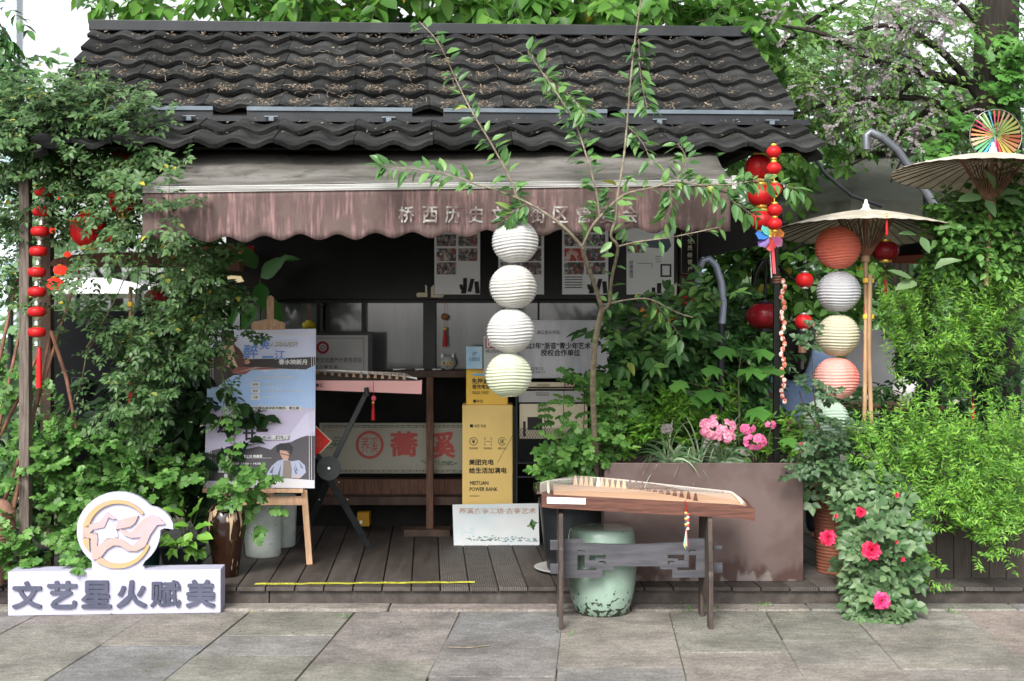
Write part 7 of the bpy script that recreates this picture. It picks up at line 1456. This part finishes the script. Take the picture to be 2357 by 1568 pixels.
# ---- weeds in the joints and fallen petals
wd_ = MB(); L = Leaves(); r = random.Random(46)
for (x, y, n) in ((1755, 1395, 26), (1580, 1400, 14), (800, 1420, 6), (1640, 1405, 10), (1990, 1435, 12), (1290, 1460, 6), (2190, 1405, 8)):
    for _ in range(n): p = G(x + r.gauss(0, 12), y + r.gauss(0, 4), .004); L.add(p, Vector((r.uniform(-1, 1), r.uniform(-1, 1), r.uniform(.1, .9))), (0, -1, .6), r.uniform(.012, .03))
wg = thing('joint_weeds', 'small green weeds in the paving joints', None, (0, 6.8, 0)); del wg['label']; wg['kind'] = 'stuff'; L.build(wg, 'lance', 'leaf_lobed', 0)
lt = thing('fallen_litter', None, None, (0, 6.5, 0)); lt['kind'] = 'stuff'; L = Leaves()
for _ in range(420):
    x = r.uniform(0, 2357); y = 1400 + abs(r.gauss(0, 40)) if r.random() < .75 else r.uniform(1395, 1560); L.add(G(x, y, .006), Vector((r.uniform(-1, 1), r.uniform(-1, 1), .1)), (r.uniform(-.4, .4), r.uniform(-.4, .4), 1), r.uniform(.005, .018))
for _ in range(160): x = r.uniform(560, 1240); L.add(G(x, r.uniform(1225, 1345), .106), Vector((r.uniform(-1, 1), r.uniform(-1, 1), .1)), (0, 0, 1), r.uniform(.004, .012))
L.build(lt, 'bit', 'litter', 0)
L = Leaves()
for _ in range(90): x = r.uniform(1500, 2357) if r.random() < .7 else r.uniform(0, 2357); L.add(G(x, 1398 + abs(r.gauss(0, 22)), .007), Vector((r.uniform(-1, 1), r.uniform(-1, 1), 0)), (0, 0, 1), r.uniform(.008, .016))
M['petal_y'] = leafmat('petal_y', (.55, .42, .06), (.5, .5, .12), (.62, .58, .35), trans=.1); L.build(lt, 'bit', 'petal_y', 0, mass='petals')
tg = thing('fallen_twig', 'thin pale fallen twig lying on the middle paving slab', 'twig', G(1080, 1480)); MB().tube([G(1035, 1490, .006), G(1075, 1491, .010), G(1125, 1486, .006)], .003, 5).build('twig', M['young_bark'], tg)
# ================================================================ TREES
def tree(name, label, base, trunk_pts, branches, clumps, leaf, tm, sz, r, nparts=0, bark='bark', ln=.4, k=5, r0=.15, r1=.06, group=None, **kw2):
    t = thing(name, label, 'tree', base, group=group); mb = MB(); bm_branch(mb, trunk_pts, r0, r1, 12); mb.build('trunk', M[bark], t)
    mb = MB()
    for pts, a, b in branches: bm_branch(mb, pts, a, b, 6)
    if branches: mb.build('branches', M[bark], t)
    L = Leaves(); clump(L, r, clumps, ln, k, sz, **kw2); L.build(t, tm, leaf, nparts, mass='crown'); return t
r = random.Random(51)
# large leaved tree over the roof
tree('broadleaf_tree', 'large leaved tree hanging over the kiosk roof from behind', P(1150, 1300, 11.5), [Vector((P(1150, 0, 11.5).x, 11.5, 0)), P(1160, 600, 11.4), P(1130, 150, 11.2), P(1180, -100, 11)],
     [(q3((1130, 150, 11.2), (950, 60, 10.5), (700, 20, 10), (450, -20, 9.8)), .05, .015), (q3((1140, 100, 11.1), (1350, 50, 10.5), (1600, 20, 10), (1800, 60, 9.8)), .05, .012), (q3((1100, -40, 10), (1130, 40, 9.9), (1190, 90, 9.9)), .03, .01), (q3((520, -60, 9.5), (560, 10, 9.5), (620, 50, 9.6)), .02, .006)],
     [(520, 20, 130, 40, 8.8, 10.5, 26), (740, 25, 160, 45, 8.8, 10.5, 46), (960, 20, 140, 50, 8.8, 10.5, 44), (1150, 10, 140, 50, 8.8, 10.5, 30), (1330, 20, 120, 50, 8.8, 10.5, 34), (1520, 15, 120, 50, 8.8, 10.5, 38), (1650, 45, 120, 60, 8.5, 10, 34), (700, -60, 500, 50, 8.8, 10, 60), (1300, -60, 500, 50, 8.8, 10, 60)], 'leaf_top', 'wide', .155, r, 300, ln=.55, k=5, droop=.7, face=.4, twig=.004)
tree('hanging_vine', 'column of leafy vine hanging above the roof ridge at left', P(350, 80, 10), q3((345, -80, 10), (350, 20, 10), (358, 60, 10)), [], [(345, 20, 28, 45, 9.8, 10.1, 34), (240, 0, 24, 16, 9.8, 10, 5), (272, 30, 5, 30, 9.9, 10, 3)], 'leaf_glossy', 'oval', .07, r, 60, ln=.15, k=4, r0=.02, r1=.01, bark='twig_green', droop=.9)
tree('edge_branch', 'dark pinnate branch entering at the upper left edge', P(-40, 100, 8.5), q3((-60, -40, 8.5), (-20, 60, 8.5), (5, 180, 8.5)), [(q3((-60, -40, 8.5), (-10, 40, 8.5), (30, 105, 8.5)), .01, .003)], [(0, 60, 26, 90, 8.3, 8.7, 16), (20, 190, 38, 40, 8.3, 8.7, 18), (0, 170, 30, 70, 8.3, 8.7, 14)], 'leaf_glossy', 'oval', .09, r, 60, ln=.2, k=5, r0=.02, r1=.006, bark='twig', droop=.8)
# mid tree right of roof
tree('mulberry_tree', 'leafy tree with medium bright leaves just right of the roof end', P(1760, 1100, 9.6), [Vector((P(1760, 0, 9.6).x, 9.6, 0)), P(1740, 700, 9.5), P(1780, 400, 9.4), P(1770, 150, 9.3)],
     [(q3((1740, 700, 9.5), (1800, 600, 9.2), (1880, 540, 9)), .03, .008), (q3((1750, 560, 9.4), (1820, 640, 9.2), (1900, 660, 9)), .02, .006), (q3((1780, 400, 9.4), (1700, 640, 9.3), (1660, 700, 9.3)), .02, .006), (q3((1770, 150, 9.3), (1850, 60, 9.2), (1950, 0, 9.2)), .03, .01), (q3((1770, 150, 9.3), (1700, 80, 9.2), (1640, 0, 9.2)), .03, .01)],
     [(1770, 50, 100, 50, 8.8, 9.8, 26), (1800, 200, 80, 60, 8.8, 9.8, 20), (1830, 310, 90, 50, 8.8, 9.8, 26), (1680, 400, 50, 40, 9.6, 9.9, 10), (1740, 350, 50, 40, 9.5, 9.8, 10), (1710, 620, 70, 60, 9.4, 9.9, 34), (1800, 600, 110, 60, 9.2, 9.8, 34), (1900, 620, 80, 70, 9.2, 9.8, 20), (1710, 740, 60, 60, 9.4, 9.9, 28), (1830, 680, 90, 50, 9.4, 9.9, 14), (2000, 640, 60, 60, 9, 9.8, 10)], 'leaf_top', 'wide', .105, r, 300, ln=.4, k=5, r0=.06, r1=.03, droop=.5, face=.5, twig=.003)
# blossoming tree with heavy trunk
bt_ = tree('blossom_tree', 'tall tree with dark trunk, fine leaves and faded pinkish blossom at upper right', P(2290, 1100, 8.6), [Vector((P(2300, 0, 8.6).x, 8.6, 0)), P(2290, 700, 8.6), P(2300, 400, 8.6), P(2292, 150, 8.6), P(2300, -150, 8.6)],
     [(q3((2270, 250, 8.6), (2180, 130, 8.5), (2060, 60, 8.4), (1950, 80, 8.4)), .035, .01), (q3((2262, 200, 8.6), (2130, 170, 8.5), (2010, 140, 8.4), (1900, 80, 8.5), (1800, 60, 8.5)), .04, .008), (q3((2270, 330, 8.6), (2160, 240, 8.6), (2050, 225, 8.5), (1900, 240, 8.4), (1830, 270, 8.4)), .03, .008), (q3((2260, 250, 8.6), (2130, 260, 8.6), (2060, 320, 8.5), (1960, 380, 8.5)), .025, .006), (q3((2280, 330, 8.6), (2170, 300, 8.6), (2090, 350, 8.5), (2050, 420, 8.5)), .02, .006), (q3((2280, 90, 8.6), (2220, 20, 8.5), (2150, -40, 8.5)), .03, .01), (q3((2260, 310, 8.6), (2180, 200, 8.7), (2090, 130, 8.7), (1990, 110, 8.7)), .02, .005), (q3((2100, 190, 8.5), (2020, 260, 8.5), (1940, 290, 8.5)), .012, .004), (q3((2150, 230, 8.5), (2090, 290, 8.5), (2010, 340, 8.5)), .012, .004)],
     [(2020, 40, 150, 60, 8.1, 9.2, 62), (2150, 90, 110, 80, 8.1, 9.2, 64), (1960, 150, 120, 70, 8.1, 9.2, 66), (2080, 230, 140, 70, 8.1, 9.2, 80), (1920, 260, 100, 50, 8.1, 9.2, 46), (2170, 310, 90, 40, 8.3, 9.2, 30), (1960, 310, 100, 25, 8.5, 9.3, 14), (1850, 130, 50, 60, 8.3, 9.2, 16)], 'leaf_blossom', 'oval', .045, r, 0, ln=.3, k=7, r0=.16, r1=.14, droop=.2, face=.5, twig=.002)
L = Leaves(); clump(L, r, [(2070, 40, 60, 35, 8.1, 8.8, 30), (2140, 60, 50, 40, 8.1, 8.8, 24), (1960, 110, 50, 35, 8.1, 8.8, 24), (2040, 150, 80, 30, 8.1, 8.8, 30), (1990, 220, 60, 35, 8.1, 8.8, 30), (2080, 280, 60, 40, 8.1, 8.8, 30), (1880, 210, 50, 25, 8.1, 8.8, 16), (1930, 290, 50, 30, 8.2, 8.8, 16), (2180, 260, 40, 50, 8.2, 8.8, 14), (1810, 40, 40, 40, 8.3, 8.9, 12)], .14, 9, .026, face=.5, twig=.001)
L.build(bt_, 'petal', 'blossom', 0, mass='blossom')
# leaves climbing the trunk
tv = thing('trunk_creeper', 'bright lobed creeper climbing the dark tree trunk at the right edge', 'creeper', P(2300, 400, 8.35)); L = Leaves(); clump(L, r, [(2345, 90, 25, 50, 8.15, 8.4, 9), (2320, 180, 40, 50, 8.0, 8.35, 14), (2340, 250, 30, 50, 8.0, 8.35, 12), (2340, 380, 30, 40, 8.0, 8.4, 8), (2200, 310, 30, 20, 8.1, 8.4, 6)], .2, 5, .075, face=.7, droop=.3)
L.build(tv, 'lobed', 'leaf_maple', 200, twig='twig_green')
# far trees beyond
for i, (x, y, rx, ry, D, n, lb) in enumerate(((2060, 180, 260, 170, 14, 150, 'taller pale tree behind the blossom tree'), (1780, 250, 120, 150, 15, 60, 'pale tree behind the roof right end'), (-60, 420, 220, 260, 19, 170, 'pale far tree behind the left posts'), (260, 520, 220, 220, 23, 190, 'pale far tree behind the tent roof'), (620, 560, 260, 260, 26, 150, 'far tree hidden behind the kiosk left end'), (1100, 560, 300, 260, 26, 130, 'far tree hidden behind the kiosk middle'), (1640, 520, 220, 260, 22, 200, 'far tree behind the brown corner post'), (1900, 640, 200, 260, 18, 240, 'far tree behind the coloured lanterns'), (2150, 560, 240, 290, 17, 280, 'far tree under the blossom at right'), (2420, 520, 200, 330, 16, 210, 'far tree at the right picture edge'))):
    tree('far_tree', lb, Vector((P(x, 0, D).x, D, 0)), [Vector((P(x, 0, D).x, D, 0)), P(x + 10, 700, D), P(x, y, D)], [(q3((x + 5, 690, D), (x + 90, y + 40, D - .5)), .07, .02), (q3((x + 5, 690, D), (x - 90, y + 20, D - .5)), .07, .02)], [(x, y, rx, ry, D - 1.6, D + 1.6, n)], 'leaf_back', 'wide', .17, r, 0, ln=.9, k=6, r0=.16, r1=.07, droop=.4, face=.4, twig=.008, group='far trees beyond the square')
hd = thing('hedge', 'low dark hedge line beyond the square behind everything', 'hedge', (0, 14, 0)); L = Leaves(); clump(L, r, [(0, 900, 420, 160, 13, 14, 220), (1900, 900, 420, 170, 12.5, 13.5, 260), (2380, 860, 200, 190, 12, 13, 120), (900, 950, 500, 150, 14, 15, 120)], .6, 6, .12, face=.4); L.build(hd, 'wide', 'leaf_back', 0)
# towers far behind
def tower(label, x, y0, w, D, rows):
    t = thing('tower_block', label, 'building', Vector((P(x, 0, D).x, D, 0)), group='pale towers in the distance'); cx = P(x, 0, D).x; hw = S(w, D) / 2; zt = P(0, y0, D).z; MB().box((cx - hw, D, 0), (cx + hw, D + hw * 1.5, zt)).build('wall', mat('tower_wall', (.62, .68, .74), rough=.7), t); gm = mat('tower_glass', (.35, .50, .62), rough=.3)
    me = MB().box((-hw * .30, -.06, -1.1), (hw * .30, .02, 1.1)).mesh('window', gm)
    for j in range(rows):
        for i in (-1, 1): o = bpy.data.objects.new('window', me); link(o, t); o.matrix_basis = Matrix.Translation((cx + i * hw * .48, D, zt - 2.5 - j * 3.4))
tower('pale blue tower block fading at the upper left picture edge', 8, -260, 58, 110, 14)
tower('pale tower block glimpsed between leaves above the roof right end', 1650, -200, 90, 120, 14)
# ================================================================ PERSON
pe_t = thing('person', 'person with long black hair and light blue shirt behind the coloured lanterns', 'person', (P(1860, 0, 8.7).x, 8.7, 0)); X0 = P(1843, 0, 8.7).x
def skinmesh(name, joints, edges, m, parent, sub=2, root=0):
    me = bpy.data.meshes.new(name); me.from_pydata([j[0] for j in joints], edges, []); o = bpy.data.objects.new(name, me); COL.objects.link(o)
    md = o.modifiers.new('s', 'SKIN'); md.use_smooth_shade = True
    for i, j in enumerate(joints): sv = me.skin_vertices[0].data[i]; sv.radius = j[1] if hasattr(j[1], '__len__') else (j[1], j[1]); sv.use_root = (i == root)
    o.modifiers.new('u', 'SUBSURF').levels = sub; o.modifiers['u'].render_levels = sub
    me2 = bpy.data.meshes.new_from_object(o.evaluated_get(bpy.context.evaluated_depsgraph_get())); bpy.data.objects.remove(o); me2.materials.clear(); me2.materials.append(m); me2.name = name
    return link(bpy.data.objects.new(name, me2), parent)
skin = mat('skin', (.50, .29, .21), rough=.55); shirt = mat('shirt_blue', (.27, .38, .66), (.32, .44, .70), rough=.8, ns=6); hairm = mat('hair', (.008, .007, .007), rough=.4); trs = mat('trousers', (.03, .035, .05), rough=.8)
def V(x, y, z): return (X0 + x, 8.72 + y, z)
J = [(V(0, 0, .88), (.14, .10)), (V(0, -.01, 1.08), (.12, .09)), (V(0, 0, 1.28), (.145, .10)), (V(0, 0, 1.38), (.055, .05)), (V(0, .01, 1.46), (.05, .05)), (V(.01, .0, 1.55), (.075, .09)), (V(.01, .0, 1.60), (.06, .07)),
     (V(-.17, 0, 1.33), .05), (V(-.23, .02, 1.08), .038), (V(-.12, .24, 1.0), .028), (V(-.08, .31, 1.0), (.032, .014)),
     (V(.17, 0, 1.33), .05), (V(.25, .04, 1.08), .038), (V(.20, .26, 1.0), .028), (V(.17, .33, 1.0), (.032, .014)),
     (V(-.09, 0, .82), .085), (V(-.10, -.02, .47), .055), (V(-.10, .02, .09), .036), (V(-.10, .10, .04), .03), (V(.09, 0, .82), .085), (V(.10, -.02, .47), .055), (V(.10, .02, .09), .036), (V(.10, .10, .04), .03)]
Ed = [(0,1), (1,2), (2,3), (3,4), (4,5), (5,6), (2,7), (7,8), (8,9), (9,10), (2,11), (11,12), (12,13), (13,14), (0,15), (15,16), (16,17), (17,18), (0,19), (19,20), (20,21), (21,22)]
for h, sx_ in ((10, 1), (14, -1)):
    hx, hy, hz = J[h][0]
    for f in range(4): a = len(J); off_ = (f - 1.5) * .018; J += [((hx + off_, hy + .045, hz), .008), ((hx + off_ * 1.1, hy + .075 - abs(f - 1.3) * .006, hz - .012), .007)]; Ed += [(h, a), (a, a + 1)]
    a = len(J); J += [((hx + sx_ * .035, hy + .01, hz - .005), .009), ((hx + sx_ * .045, hy + .04, hz - .012), .008)]; Ed += [(h, a), (a, a + 1)]
try:
    body = skinmesh('body', J, Ed, skin, pe_t)
    skinmesh('shirt', [(V(0, 0, .80), (.165, .125)), (V(0, -.01, 1.05), (.15, .115)), (V(0, 0, 1.27), (.195, .135)), (V(0, 0, 1.37), (.09, .08)), (V(-.18, 0, 1.32), .085), (V(-.24, .02, 1.07), .06), (V(.18, 0, 1.32), .075), (V(.26, .04, 1.07), .06)], [(0,1), (1,2), (2,3), (2,4), (4,5), (2,6), (6,7)], shirt, pe_t)
    skinmesh('trousers', [(V(0, 0, .84), (.155, .12)), (V(-.09, 0, .76), .10), (V(-.10, -.02, .47), .075), (V(-.10, .02, .12), .06), (V(.09, 0, .76), .10), (V(.10, -.02, .47), .075), (V(.10, .02, .12), .06)], [(0,1), (1,2), (2,3), (0,4), (4,5), (5,6)], trs, pe_t)
    skinmesh('hair', [(V(.0, -.03, 1.57), (.12, .115)), (V(-.03, -.06, 1.46), (.13, .10)), (V(-.06, -.12, 1.30), (.12, .06)), (V(-.09, -.14, 1.16), (.08, .035))], [(0,1), (1,2), (2,3)], hairm, pe_t)
    for s_ in (-1, 1): MB().ell(V(.01 + s_ * .03, .085, 1.56), .012, .006, .008, 10, 6).build('eye', M['ink'], pe_t)
    MB().ell(V(.01, .10, 1.53), .012, .018, .02, 10, 8).build('nose', skin, pe_t); MB().ell(V(.01, .09, 1.495), .022, .008, .006, 10, 6).build('mouth', M['seal_red'], pe_t)
    for s_ in (-1, 1): MB().ell(V(.01 + s_ * .082, .01, 1.54), .012, .022, .032, 10, 8).build('ear', skin, pe_t)
except Exception as e: print('PERSON', e)
